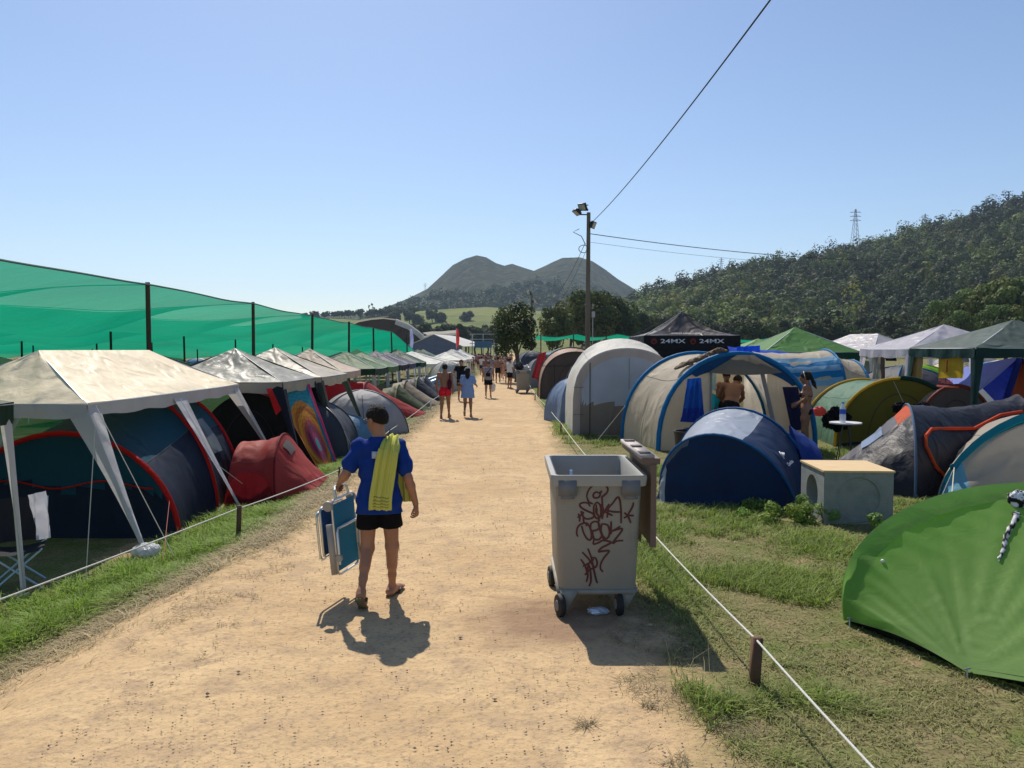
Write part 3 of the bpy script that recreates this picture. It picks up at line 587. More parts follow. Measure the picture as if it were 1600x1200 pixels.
def skeleton(J, fem=False, fat=1.):
    """returns body primitives by region, from named joints; figure faces +Y"""
    g = lambda k: np.array(J[k], float); pel, che, nek, hed = g('pel'), g('che'), g('nek'), g('hed'); fw = np.array(J.get('fw', (0, 1, 0)), float); fw /= np.linalg.norm(fw)
    up = che-pel; up /= np.linalg.norm(up); rt = np.cross(up, -fw); rt /= np.linalg.norm(rt); fr = np.cross(up, rt); fr = fr if fr.dot(fw) > 0 else -fr
    R = np.stack([rt, fr, up], 1); f_ = fat; D = {}
    hw = .088 if not fem else .09
    D['torso'] = [E_(pel+up*.02, (.158*f_ if not fem else .165, .112*f_, .12), R, .05), C_(pel+up*.05, che-up*.12, .128*f_ if not fem else .11, .138*f_ if not fem else .115, .06, (fr, 1.32)), E_(che, (.168*f_ if not fem else .142, .112*f_, .17), R, .06),
        C_(g('shL')*.8+che*.2+up*.01, g('shR')*.8+che*.2+up*.01, .062, .062, .05, (fr, 1.15)), C_(che+up*.12, nek, .08, .055, .05, (fr, 1.1))]
    if fem: D['torso'] += [E_(che+fr*.09+rt*s*.07-up*.02, (.06, .055, .06), R, .03) for s in (1, -1)]
    D['glute'] = [E_(pel+rt*s*.073-fr*.045-up*.055, (.09, .088, .09), R, .03) for s in (1, -1)]
    for s in 'LR':
        sh, el, wr = g('sh'+s), g('el'+s), g('wr'+s); k = 1. if not fem else .84
        D['sh'+s] = [E_(sh, (.052*k, .052*k, .054*k), None, .06)]; D['ua'+s] = [C_(sh, el, .049*k, .038*k, .03), E_(sh*.45+el*.55, (.046*k,)*3, None, .03)]
        m_ = el*.7+wr*.3; D['fa'+s] = [C_(el, m_, .037*k, .041*k, .02), C_(m_, wr, .04*k, .0255*k, .02)]
        D['ha'+s] = J['hand'+s] if 'hand'+s in J else hand(wr, wr-el, J.get('hs'+s, 1 if s == 'L' else -1), (0.6 if s == 'L' else -.6, .4, 0), .45, .95 if not fem else .85)
        hp, kn, an, to = g('hp'+s), g('kn'+s), g('an'+s), g('to'+s); k = 1. if not fem else .97
        D['th'+s] = [C_(hp, kn, .088*k*f_, .056*k, .04), E_(hp*.62+kn*.38+fr*.012, (.083*k*f_,)*3, None, .04)]
        bk = an-kn; bk /= np.linalg.norm(bk); cb = -fr-bk*(-fr).dot(bk); cb /= np.linalg.norm(cb)
        D['ca'+s] = [E_(kn, (.054*k, .056*k, .06), None, .03), C_(kn, kn*.3+an*.7, .05*k, .036*k, .03), C_(kn*.3+an*.7, an, .036*k, .03*k, .02), C_(kn*.82+an*.18+cb*.014, kn*.55+an*.45+cb*.012, .045*k, .042*k, .03)]
        fd = to-an; hl = J.get('hl'+s); hl = np.array(hl, float) if hl is not None else an+A_(0, 0, -an[2]+.045)-A_(*(fd[:2]/np.linalg.norm(fd[:2])*.045), 0)
        v = to-hl; v /= np.linalg.norm(v); nl = np.cross(np.cross(v, [0, 0, 1.]), v); nn_ = np.linalg.norm(nl); nl = nl/nn_ if nn_ > .05 else A_(0, 1, 0)
        D['ft'+s] = [C_(an, hl, .033, .034, .02), C_(hl, to-v*.05, .034, .036, .03, (nl, 1.35)), C_(an+A_(0, 0, -.01), to-v*.08+nl*.01, .034, .026, .03), C_(to-v*.055, to-v*.01, .038, .032, .02, (nl, 2.1))]
    hf = np.array(J.get('hf', fw), float); hf /= np.linalg.norm(hf); hu = hed-nek; hu /= np.linalg.norm(hu); hf = hf-hu*hf.dot(hu)*.6; hf /= np.linalg.norm(hf); hr = np.cross(hf, hu); hr /= np.linalg.norm(hr); hu2 = np.cross(hr, hf); Rh = np.stack([hr, hf, hu2], 1)
    L_ = lambda x, y, z: hed+hr*x+hf*y+hu2*z
    D['head'] = [C_(nek-up*.02, L_(0, -.015, -.06), .056 if not fem else .048, .052 if not fem else .045, .03), E_(L_(0, -.012, .03), (.076, .094, .088), Rh, .02), E_(L_(0, .025, -.045), (.058, .068, .068), Rh, .03), E_(L_(0, .07, -.085), (.024, .022, .018), Rh, .02),
        C_(L_(0, .088, .005), L_(0, .108, -.028), .008, .014, .012), E_(L_(0, .083, .022), (.05, .015, .01), Rh, .012), E_(L_(0, .088, -.055), (.022, .011, .006), Rh, .006), E_(L_(0, .087, -.066), (.018, .011, .006), Rh, .006)]
    for s in (1, -1): D['head'].append(E_(L_(s*.078, -.012, -.01), (.009, .02, .031), Rh, .008))
    D['sockets'] = [E_(L_(s*.03, .098, .004), (.017, .016, .010), Rh, .01) for s in (1, -1)]
    D['_'] = dict(L=L_, Rh=Rh, up=up, fr=fr, rt=rt, R=R); return D
REG = ['torso', 'glute', 'head']+[a+s for s in 'LR' for a in ('sh', 'ua', 'fa', 'ha', 'th', 'ca', 'ft')]
def body_mesh(D, h):
    V, Q = sdf([p for r in REG for p in D[r]], h, sub=D['sockets'] if h < .014 else ()); b = B(); b.add(V, Q); return b
def hair_mesh(D, h, style='short'):
    L_, Rh = D['_']['L'], D['_']['Rh']; P = [E_(L_(0, -.016, .036), (.086, .102, .092), Rh, .02), E_(L_(0, -.05, -.01), (.075, .065, .07), Rh, .03)]
    if style == 'long': P += [C_(L_(0, -.08, 0), L_(0, -.115, -.16), .07, .07, .04, (Rh[:, 1], 1.7)), C_(L_(0, -.115, -.16), L_(.01, -.11, -.36), .068, .03, .04, (Rh[:, 1], 1.9))]
    if style == 'tail': P += [E_(L_(0, -.105, .05), (.035,)*3, None, .02), C_(L_(0, -.115, .04), L_(0, -.125, -.16), .03, .038, .02), C_(L_(0, -.125, -.16), L_(0, -.12, -.38), .038, .018, .02)]
    if style == 'bun': P += [E_(L_(0, -.085, .09), (.04,)*3, None, .015)]
    nf = Rh[:, 1]*.86-Rh[:, 2]*.5; nf /= np.linalg.norm(nf)
    dp = lambda X, Y, Z: .0035*np.sin(X*150+Z*95+Y*60)*np.sin(Y*130-X*70)+.0022*np.sin(X*310+Z*160)*np.sin(Y*290-Z*190+X*80)+.0018*np.sin(Z*410+X*290)*np.sin(Y*370)
    cut = [(L_(0, .052, .03), nf)]
    if style == 'short': dn = -Rh[:, 2]*.8-Rh[:, 1]*-.55; cut.append((L_(0, -.07, -.05), dn/np.linalg.norm(dn)))
    V, Q = sdf(P, h, cut=cut, disp=dp if h < .01 else None); b = B(); b.add(V, Q); return b
def shirt_mesh(D, h, infl=.014, hem=.03, sleeve=.55, loose=.02, J=None, wr=.004, flare=0.):
    """T shirt: torso to hem (metres below the pelvis centre), short sleeves"""
    m = D['_']; pel, che = np.array(J['pel']), np.array(J['che']); up = m['up']; P = [p for p in D['torso']]
    P.append(C_(che-up*.1, pel-up*hem, .135+loose, .15+loose+flare, .05, (m['fr'], 1.25)))
    if hem > .12: P += D['glute']+[C_(np.array(J['hp'+s]), np.array(J['hp'+s])*.75+np.array(J['kn'+s])*.25, .092, .09, .05) for s in 'LR']
    for s in 'LR':
        sh, el = np.array(J['sh'+s]), np.array(J['el'+s]); e2 = sh+(el-sh)*sleeve; P += D['sh'+s]+[C_(sh, e2, .049, .056, .03)]
    cut = [(pel-up*hem, -up)]+([(np.array(J['nek'])+up*.005, up)])
    for s in 'LR': pass
    dp = lambda X, Y, Z: wr*(np.sin(Z*34+X*22*np.sign(X)+Y*9)+.6*np.sin(Z*61-X*30)+.5*np.sin(X*75+Z*12))
    V, Q = sdf(P, h, infl, cut, dp); b = B(); b.add(V, Q); return b
def shorts_mesh(D, h, J, frac=.5, infl=.012, flare=.02, top=.08, wr=.003):
    m = D['_']; pel = np.array(J['pel']); up = m['up']; P = [D['torso'][0]]+D['glute']
    for s in 'LR':
        hp, kn = np.array(J['hp'+s]), np.array(J['kn'+s]); e = hp+(kn-hp)*frac; P.append(C_(hp, e, .086, .076+flare*.7, .007))
    cut = [(pel+up*top, up)]; v = (np.array(J['knL'])-np.array(J['hpL'])+np.array(J['knR'])-np.array(J['hpR'])); v /= np.linalg.norm(v)
    e = (np.array(J['hpL'])+np.array(J['hpR']))/2+v*frac*.44; cut.append((e, v))
    dp = lambda X, Y, Z: wr*(np.sin(X*80+Z*15)+.7*np.sin(Z*50+Y*40))
    V, Q = sdf(P, h, infl, cut, dp); b = B(); b.add(V, Q); return b
def pose(**k):
    J = dict(pel=(0, 0, .95), che=(0, .005, 1.27), nek=(0, -.015, 1.475), hed=(0, .02, 1.61), shL=(-.185, -.01, 1.415), shR=(.185, -.01, 1.415), elL=(-.23, -.05, 1.14), elR=(.23, -.05, 1.14), wrL=(-.25, .05, .89), wrR=(.25, .05, .89),
        hpL=(-.09, 0, .9), hpR=(.09, 0, .9), knL=(-.1, .02, .49), knR=(.1, .02, .49), anL=(-.11, -.02, .09), anR=(.11, -.02, .09), toL=(-.13, .17, .028), toR=(.13, .17, .028)); J.update(k); return J
SKIN = mat('skin_tanned', (.36, .175, .10), .5, spec=.35, var=.12, vscale=6.); SKIN2 = mat('skin_brown', (.26, .125, .075), .5, spec=.35, var=.12, vscale=6.); SKIN3 = mat('skin_fair', (.50, .27, .18), .5, spec=.35, var=.1, vscale=6.)
HAIR = mat('hair_dark_brown', (.014, .010, .008), .7, spec=.2, bump=(60, .6), stretch=(3, 3, .5)); HAIR2 = mat('hair_brown', (.06, .035, .02), .5)
def cl(name, rgb, **k): return mat('cloth_'+name, lin(*rgb), .85, spec=.15, bump=k.pop('bump', (30, .25)), bdist=.01, **k)
# ================= LEFT SIDE OF THE PATH
zl = -.25
w_beige = fab('beige_polyethylene', (240, 222, 188), .16, (6, .5), .5, .08, .25); w_white = fab('white_valance', (205, 203, 203), .3, (6, .6))
w_navy = fab('navy_nylon', (13, 27, 48), .10, (3, .6)); w_teal = fab('teal_nylon', (20, 78, 96), .35, (3, .5)); w_red = fab('red_sleeve', (200, 30, 22), .35, (20, .5))
gazebo('large cream party tent with a long ridge over the navy tunnel tent on the left', (-6.28, 11.75), 2.35, 5.1, 1.83, 2.46, 3.1, w_beige, w_white, flap=w_white, splay=.8, sag=.05, sd=2, vh=.17, amp=.03, flapw=.26)
_g = bpy.data.objects['gazebo']
for sx in (1, -1):
    b = B(); top, foot = A_(sx*1.14, .0, 1.80), A_(sx*2.10, .0, 0); b.tube([top, foot], .017, 7); part('leg', b, M_LEG, _g, True)
    b = B(); b.grid(np.array([[top*(1-t)+foot*t+A_(0, s*(.2*(1-t)**1.6+.035), .02) for s in (-1, -.4, 0, .4, 1)] for t in np.linspace(0, .97, 9)])); part('corner_flap', b, w_white, _g, True, 50)
gg = fab('dark_green_canopy', (16, 52, 36), .15)
gazebo('dark green canopy cut off by the left edge of the frame', (-6.45, 6.2), 3.0, 2.8, 1.95, 2.55, 0, gg, gg, flap=w_white, splay=.03, sd=4, flapw=.1)
# navy tunnel tent with red sleeves
h1 = hoop((-7.45, 10.1), (-4.40, 10.05), 1.36, q=1.05); h2 = hoop((-7.3, 11.75), (-4.52, 11.7), 1.85, q=1.12); h3 = hoop((-7.2, 13.1), (-4.65, 13.1), 1.75, q=1.12); h4 = hoop((-7.1, 14.0), (-4.9, 13.9), .9)
o, G = tunnel('tunnel_tent', 'large navy and teal tunnel tent with red pole sleeves under the cream party tent', [h1, h2, h3, h4], dict(fly=w_teal, low=w_navy, sleeve=w_red), .05, .03, (), (0, 1, 2), .035, lo=.42, sd=5)
P = endwall(h1, 12, (0, -.12), .02, 4); b = B(); mi = np.zeros(P.shape[:2], int); zc = P[:-1, :-1, 2]; mi[:-1, :-1] = (zc < .72-.05*np.sin(P[:-1, :-1, 0]*5)+zl).astype(int); b.grid(P, mi); part('end_panel', b, [w_teal, w_navy], o, smooth=60)
b = B(); xs_ = np.linspace(-7.2, -4.7, 40); b.tube(np.stack([xs_, 10.0+0*xs_-.02, .70+zl-.05*np.sin(xs_*5)], 1), .012, 5); part('red_piping', b, w_red, o)
b = B(); pw = [h2[i] for i in (7, 8)]; g_ = G[1][17:21, 3:8]; b.grid(g_+A_(.012, -.008, .006)); part('clear_window', b, fab('grey_clear_vinyl', (120, 128, 130), .4, rough=.15), o)
for hh in (h1, h2, h3):
    b = B(); e = hh[-1]; s = hh[-3]; b.tube([s, e+A_(.03, 0, 0)], .02, 6); part('pole_foot', b, mat('grey_strap', (.35, .36, .38), .6), o)
guy('guy_rope', o, h1[-4], (-3.95, 8.6, zl+.1), mat('red_cord', (.35, .08, .07), .8)); guy('guy_rope', o, (-5.0, 9.2, 1.55), (-3.9, 8.75, zl+.1), M_GUY, .005); guy('guy_rope', o, (-4.85, 8.9, 1.3), (-4.5, 8.0, zl), M_GUY, .005)
guy('guy_rope', o, h2[-5], (-3.9, 12.0, zl+.1), M_GUY)
# camping chair in the shade with white cloth
ch = thing('camping_chair', 'folding camping chair with dark seat in the shade at the left edge', 'chair', (-5.15, 7.9, zl), .5)
b = B()
for a, c in (((-.24, -.2, 0), (.24, -.2, .42)), ((.24, -.2, 0), (-.24, -.2, .42)), ((-.24, .2, 0), (.24, .2, .42)), ((.24, .2, 0), (-.24, .2, .42)), ((-.25, .2, .42), (-.27, .3, .88)), ((.25, .2, .42), (.27, .3, .88))): b.tube([a, c], .011, 7)
part('frame', b, mat('light_blue_tube', (.42, .55, .68), .35, .3), ch, True)
b = B(); b.grid(wrinkle(np.array([[A_(x, y, .43-.05*math.cos(x*5)) for y in np.linspace(-.22, .2, 9)] for x in np.linspace(-.25, .25, 11)]), .01, 4, 4, 2)); part('seat', b, cl('charcoal', (45, 45, 50)), ch, True)
b = B(); b.grid(wrinkle(np.array([[A_(x, .2+z*.22+.05*math.cos(x*6), .43+z) for z in np.linspace(0, .45, 9)] for x in np.linspace(-.26, .26, 11)]), .01, 4, 4, 5)); part('backrest', b, cl('charcoal', (45, 45, 50)), ch, True)
cloth('white_cloth', 'crumpled white cloth hanging over the camping chair', 'cloth', [(-5.16, 8.12, zl+.92), (-4.92, 8.05, zl+.98), (-4.82, 7.98, zl+.5), (-5.05, 8.05, zl+.45)], fab('white_cotton', (205, 205, 215), .4), fold=.05, freq=1.5)
b = B(); b.blob(A_(-4.3, 8.95, zl+.10), (.16, .12, .09), 12, 0, .5, 4); tag(part('plastic_bag', b, fab('clear_plastic_bag', (220, 222, 225), .4, (30, 1.), rough=.2), smooth=30), 'crumpled white plastic bag at the foot of the party tent leg', 'bag')
# coral tent
cor = fab('coral_nylon', (172, 66, 60), .38, (4, .6)); dred = fab('dark_red_nylon', (120, 22, 30), .25, (4, .6))
hA = hoop((-3.70, 11.95), (-3.75, 13.8), 1.02, (-.12, 0)); hB = hoop((-4.5, 12.0), (-4.6, 13.8), .92); hT = hoop((-3.18, 12.3), (-3.22, 13.6), .06)
o, G = tunnel('popup_tent', 'coral red pop up tent with a pointed porch reaching the rope on the left', [hB, hA, hT], dict(fly=cor, low=dred, sleeve=dred), .04, .035, ((0, (0, 0)),), (1,), .015, lo=None, sd=8)
for k in (0,): 
    g = G[1][15:19, 1:4]; b = B(); g2 = G[1][9:13, 1:4]; b.grid(g2+A_(.012, -.004, .012)); part('mesh_vent', b, mat('vent_mesh', (.06, .05, .05), .8), o)
b = B(); P = endwall(hoop((-4.5, 11.9), (-3.72, 11.9), .55), 8, (0, -.05), .02); b.grid(P); part('side_panel', b, dred, o)
# black drape tent
blk = fab('black_nylon', (22, 22, 26), .08); hD1 = hoop((-6.6, 15.4), (-3.9, 15.35), 1.6, q=1.35); hD2 = hoop((-6.4, 16.2), (-4.1, 16.1), 1.4, q=1.35)
tunnel('dark_tent', 'black sloping tent behind the coral tent below the tapestry', [hD1, hD2], dict(fly=blk), walls=((0, (0, -.1)),), sd=3)
redp = cloth('red_fabric_panel', 'bright red fabric strip hanging beside the tapestry', 'cloth', [pt(416, 607, 14.2), pt(424, 606, 14.3), pt(440, 640, 14.1), pt(432, 648, 14.0)], w_red, fold=.01)
# tapestry with rings
def tap(u, t):
    cx, cy = .5, .66; dx = (u-cx)*1.05; dy = (t-cy)*np.where(t < cy, 1.15, 1.7); r = np.sqrt(dx*dx+dy*dy); C = np.zeros(r.shape+(3,)); teal = lin(25, 140, 160)
    pal = [(.10, lin(40, 150, 160)), (.17, lin(150, 40, 90)), (.27, lin(120, 25, 75)), (.33, lin(150, 60, 60)), (.38, lin(190, 110, 30)), (.44, lin(205, 140, 35)), (.50, lin(170, 95, 25)), (.57, lin(200, 130, 40)), (9, teal)]
    prev = -1
    for rr, c in pal: C[(r > prev) & (r <= rr)] = c; prev = rr
    C *= (1+.22*np.sin(np.arctan2(dy, dx)*22)*np.sin(r*120))[..., None]
    e = (u > .93) | (t > .97); C[e] = lin(190, 30, 100); C[(u > .86) & (u <= .93)] = lin(35, 110, 140); C[(u < .05)] = lin(205, 125, 30)
    return C
cloth('tapestry', 'colourful mandala tapestry with orange and purple rings hanging from the grey canopy', 'tapestry', [pt(424, 602, 14.75), pt(484, 600, 16.6), pt(530, 737, 16.0), pt(508, 748, 15.25)], mat('tapestry_print', (1, 1, 1), .8, trans=.35, tint=True, bump=(14, .3)), 90, 130, .035, 1.5, colf=tap, sag=.03)
w_grey = fab('translucent_grey_sheet', (158, 156, 144), .22, (8, .4), .46, .12, .35); w_grey2 = fab('warm_grey_sheet', (186, 176, 158), .2, (7, .4), .5, .1, .3); w_sand = fab('sand_sheet', (205, 186, 164), .2, (6, .6))
w_pgr = fab('pale_green_sheet', (112, 138, 100), .35); w_dgr = fab('forest_green_sheet', (30, 66, 48), .2); w_prp = fab('grey_purple_sheet', (92, 88, 104), .25); w_char = fab('charcoal_sheet', (48, 48, 54), .15); w_wh = fab('white_sheet', (225, 222, 215), .3, (4, .3))
M_NAV = fab('navy_flap', (22, 28, 42), .1); M_OLV = fab('olive_flap', (66, 72, 62), .15)
gazebo('shiny grey canopy holding the tapestry, behind the cream party tent', (-5.75, 15.95), 2.7, 2.5, 1.85, 2.5, 0, w_grey, w_grey, M_DLEG, M_NAV, .5, sd=6, amp=.035)
gazebo('second warm grey canopy with an olive corner leg beside the walking man', (-5.75, 18.65), 2.9, 2.7, 1.85, 2.52, 0, w_grey2, w_grey2, M_DLEG, M_OLV, .5, sd=9, amp=.035)
gazebo('sand coloured pointed canopy behind the two grey canopies', (-6.4, 24.3), 2.7, 2.6, 1.8, 2.5, 0, w_sand, w_sand, splay=.2, sd=12)
for i, (y, x, w, mt, vm, lab, zp) in enumerate([(29.2, -6.3, 2.7, w_pgr, w_dgr, 'pale green canopy with a dark green valance behind the sand coloured canopy', 2.4), (32.2, -6.3, 2.7, w_pgr, w_pgr, 'all pale green canopy between the green and the purple canopies', 2.35), (35.6, -6.3, 2.6, w_prp, w_char, 'grey purple canopy with a charcoal valance in the left row', 2.42), (38.6, -6.3, 2.6, w_prp, w_prp, 'plain grey purple canopy in the left row before the forest green one', 2.38), (42., -6.2, 2.7, w_dgr, w_dgr, 'forest green canopy in front of the long white canopy', 2.45)]):
    gazebo(lab, (x, y), w, 2.7, 1.78, zp, .01, mt, vm, M_LEG, w_white, .05, sd=15+i, vh=.25, flapw=.1)
gazebo('long bright white canopy farthest of the large ones in the left row', (-6.2, 47.5), 5.6, 4.2, 1.62, 2.35, .5, w_wh, w_wh, splay=.05, sd=24)
b = B(); P = np.array([[A_(x, 45.2-.02, .95+z+.03*math.sin(x*5)) for z in (.0, .28)] for x in np.linspace(-4.6, -3.0, 12)]); b.grid(P); b.grid(P[3:9]*A_(1, 1, 0)+A_(0, -.02, 0)+np.array([[[0, 0, .98+.14], [0, 0, .98+.22]]]), 1)
tag(part('banner', b, [fab('white_banner', (220, 200, 200), .3), fab('red_stripe', (170, 30, 50), .3)]), 'white banner with a red stripe hanging under the long white canopy', 'banner')
cloth('red_cloth', 'bright red cloth hanging at the end of the long white canopy', 'cloth', [(-3.0, 46.3, 1.2), (-2.75, 46.3, 1.15), (-2.55, 46.2, .45), (-2.85, 46.2, .5)], w_red, fold=.03, freq=2)
# small tents on the left
gy1 = fab('slate_nylon', (74, 78, 88), .2); gy2 = fab('light_grey_nylon', (138, 136, 138), .3); lblue = fab('light_blue_nylon', (110, 150, 180), .3)
dome('dome_tent', 'dark slate dome tent beside the tapestry under the grey canopy', (-4.75, 17.6), 1.55, 1.32, dict(fly=gy1, alt=gy1, sleeve=M_DLEG), .1, sd=3)
dome('dome_tent', 'small light blue dome tent between the slate and light grey tents', (-4.2, 19.2), .95, .85, dict(fly=lblue, alt=gy2), .5, sd=5)
dome('dome_tent', 'light grey dome tent just behind the head of the walking man', (-4.2, 21.3), 1.7, 1.34, dict(fly=fab('pearl_grey_nylon', (172, 170, 172), .35), alt=gy2, sleeve=M_DLEG), .25, sd=7)
hs = [hoop((-8.3, 22.6), (-8.3, 25.6), 1.9, q=.9), hoop((-6.3, 22.9), (-6.3, 25.6), 1.72, q=.9), hoop((-4.7, 23.6), (-4.7, 26.2), 1.42), hoop((-3.02, 25.8), (-3.02, 27.2), .06)]
tunnel('tunnel_tent', 'long red tunnel tent sloping down to the rope behind the grey dome tents', hs, dict(fly=cor, sleeve=dred, wall=dred), .05, .03, ((0, (0, 0)),), (1, 2), .03, sd=21)
b = B(); P = np.array([[A_(x, 22.2, z+zl) for z in (.02, 1.5)] for x in np.linspace(-6.3, -4.3, 12)]); P[..., 1] += .03*np.sin(P[..., 0]*9); b.grid(P); tag(part('red_windbreak', b, dred), 'dark red fabric windbreak standing under the warm grey canopy', 'windbreak')
olive = fab('olive_nylon', (78, 84, 52), .25); tan = fab('tan_nylon', (152, 138, 118), .3); lime = fab('pale_lime_nylon', (158, 162, 112), .3); chc = fab('charcoal_nylon', (46, 48, 54), .15)
def low_tent(label, x0, x1, y, d, h, fly, sl, sd, col2=None):
    hs = [hoop((x0, y), (x0, y+d), h*.85), hoop((x0*.45+x1*.55, y-.1), (x0*.45+x1*.55, y+d+.1), h), hoop((x1, y+d*.3), (x1, y+d*.8), .06)]
    return tunnel('low_tent', label, hs, dict(fly=fly, sleeve=sl, wall=col2 or fly), .05, .03, ((0, (0, 0)),), (1,), .03, sd=sd)
low_tent('olive green low tent next to the red tunnel tent', -5.6, -3.1, 27.6, 2.0, 1.15, olive, lime, 31)
low_tent('tan flysheet low tent with a dark skirt beyond the olive tent', -5.9, -2.95, 30.0, 2.2, 1.2, tan, chc, 33, chc)
low_tent('charcoal low tent with a pale lime arch on the left verge', -5.6, -3.0, 33.0, 2.2, 1.25, chc, lime, 35)
low_tent('slate low tent last before the blue boat on the left verge', -5.4, -3.15, 36.2, 2.0, 1.2, gy1, chc, 37)
bo = thing('inflatable_boat', 'light blue inflatable boat leaning by the white canopy posts', 'boat', (-4.3, 39.5, zl), .5)
b = B(); a = np.linspace(0, 2*math.pi, 28, endpoint=False); b.tube(np.stack([1.1*np.cos(a), .5*np.sin(a), .72+.35*np.cos(a)+0*a], 1), .2, 10, closed=True); part('air_tube', b, mat('light_blue_pvc', lin(120, 165, 190), .35), bo, True)
b = B(); b.tube(np.stack([1.12*np.cos(a), .52*np.sin(a)-.19, .72+.35*np.cos(a)], 1), .018, 5, closed=True); part('rub_line', b, mat('navy_rubber', (.03, .04, .08), .5), bo, True)
b = B(); b.grid(np.array([[A_(x, y, .6+.3*x) for y in (-.4, 0, .4)] for x in np.linspace(-.9, .9, 6)])); part('floor_sheet', b, mat('light_blue_pvc', (1, 1, 1)), bo, True)
dome('dome_tent', 'white dome tent with a teal top in front of the long white canopy', (-3.6, 42.5), 1.35, 1.75, dict(fly=fab('off_white_nylon', (190, 188, 180), .3), alt=fab('teal_cap', (30, 130, 140), .3)), .4, sd=9, door=3)
# far gazebos along the left edge of the path
fc = [(w_wh, 'white'), (w_pgr, 'pale green'), (w_prp, 'grey'), (w_wh, 'white'), (w_dgr, 'green'), (w_sand, 'sand'), (w_wh, 'white'), (w_char, 'charcoal'), (w_wh, 'white')]
for i in range(22):
    mt, nm = fc[i % 9]; x = -4.6-3.6*(i % 3)-.5*(i // 9); y = 53+4.2*(i//3)+1.3*(i % 2)
    gazebo(nm+' pointed canopy far along the left side of the path', (x, y), 2.8, 2.8, 1.8, 2.35+.2*(i % 2), .01, mt, mt, splay=.05, sd=30+i, group='distant '+nm+' canopies left of the path', z0=-.3)
# camp under the net
k = 0
for i in range(46):
    x = -10.5-RG.uniform(0, 1)**.8*(34+.5*i); y = 27+i*1.9+RG.uniform(-1, 1)
    if x/y < -.72: x = -y*RG.uniform(.45, .66)
    if i % 3 == 0: mt, nm = fc[(i*5+1) % 9]; gazebo(nm+' canopy among the camp under the green nets', (x, y), 2.9, 2.9, 1.7, 2.3, .01, mt, mt, splay=.05, sd=i, group=nm+' canopies under the nets', z0=-.3)
    else:
        q = [(gy2, 'grey'), (lblue, 'light blue'), (w_wh, 'white'), (fab('royal_blue_nylon', (30, 60, 150), .25), 'blue'), (chc, 'charcoal'), (fab('orange_nylon', (200, 100, 40), .3), 'orange')][i % 6]
        dome('dome_tent', q[1]+' dome tent among the camp under the green nets', (x, y), 1.5, 1.45, dict(fly=q[0]), i*.7, sd=i, group=q[1]+' dome tents under the nets')
# ---------- shade nets and their poles
net = mat('green_shade_net', lin(8, 152, 116), .6, trans=.62, alpha=.89, var=.16, vscale=.5, bump=(2.2, .9), bdist=.08, stretch=(.35, 1, 1), spec=.2)
wood = mat('weathered_pole_wood', lin(74, 58, 46), .9, bump=(25, .6), var=.25, stretch=(1, 1, .2)); cordm = mat('net_edge_cord', (.03, .09, .08), .8)
PX = [-8.0-8*i for i in range(8)]; PY = [10.2+6.85*k for k in range(7)]
def ztop(x, y): return 3.66-.008*max(0, y-20)+.012*math.sin(x*2.1+y*1.3)
def netz(x, y):
    fx = ((-8.0-x)/8) % 1; fy = ((y-10.2)/6.85) % 1; e = min(1, (-8.0-x)/4.); bay = math.floor((-8-x)/8)*3.1+math.floor((y-10.2)/6.85)*1.7
    sx, sy = math.sin(math.pi*fx), math.sin(math.pi*fy); s = .06*sy*(1-e)+e*(.20*sx+.46*sy+.30*sx*sy*(1+.6*math.sin(bay))); w = .05*math.sin(x*1.1+y*.7+bay)*e*sx*sy
    z = ztop(x, min(y, 51.3))-s+w
    if y > 51.3: z -= (y-51.3)/12*1.35
    return z
XN = np.concatenate([np.linspace(-8, -24, 70), np.linspace(-24.4, -72, 110)]); YN = np.linspace(2.5, 63.5, 170)
P = np.array([[A_(x+(.10*math.sin(math.pi*(((y-10.2)/6.85) % 1)) if i == 0 else 0), y, netz(x, y)) for y in YN] for i, x in enumerate(XN)])
o = thing('shade_net', 'vast emerald shade net stretched over the left camp on rows of poles', 'shade net', (-8.0, 10, zl))
b = B(); b.grid(P); part('net_sheet', b, net, o, smooth=True); b = B(); b.tube(P[0], .02, 5); b.tube(P[:, -1], .014, 5); part('edge_cord', b, cordm, o)
for k in range(1, 7):
    b = B(); yk = 10.2+6.85*k; b.tube([A_(x, yk, netz(x, yk)+.0) for x in XN[::3]], .011, 4); part('seam_cord', b, cordm, o)
pp = None; np_ = 0
for i, x in enumerate(PX):
    for k, y in enumerate(PY+[58.6]):
        if x/y < -.70 or (k == 7 and i > 4): continue
        h = ztop(x, y)+.05-zl; lean = .012*math.sin(i*3+k*5); near = i == 0
        lab = {(0, 1): 'nearest and thickest dark wooden net pole rising behind the cream party tent', (0, 2): 'second wooden net pole of the front row above the grey canopies'}.get((i, k), 'dark wooden pole of the front row along the net edge' if near else 'dark wooden pole standing deep under the green nets')
        grp = None if (i, k) in ((0, 1), (0, 2)) else ('front row of net poles' if near else 'net poles deep under the nets')
        b = B(); r = .058 if near else .052; b.tube([(x+.05*math.sin(y), y, zl), (x+lean*h, y+lean, zl+h)], [r, r*.85], 10); tag(part('net_pole', b, wood), lab, 'pole', grp)
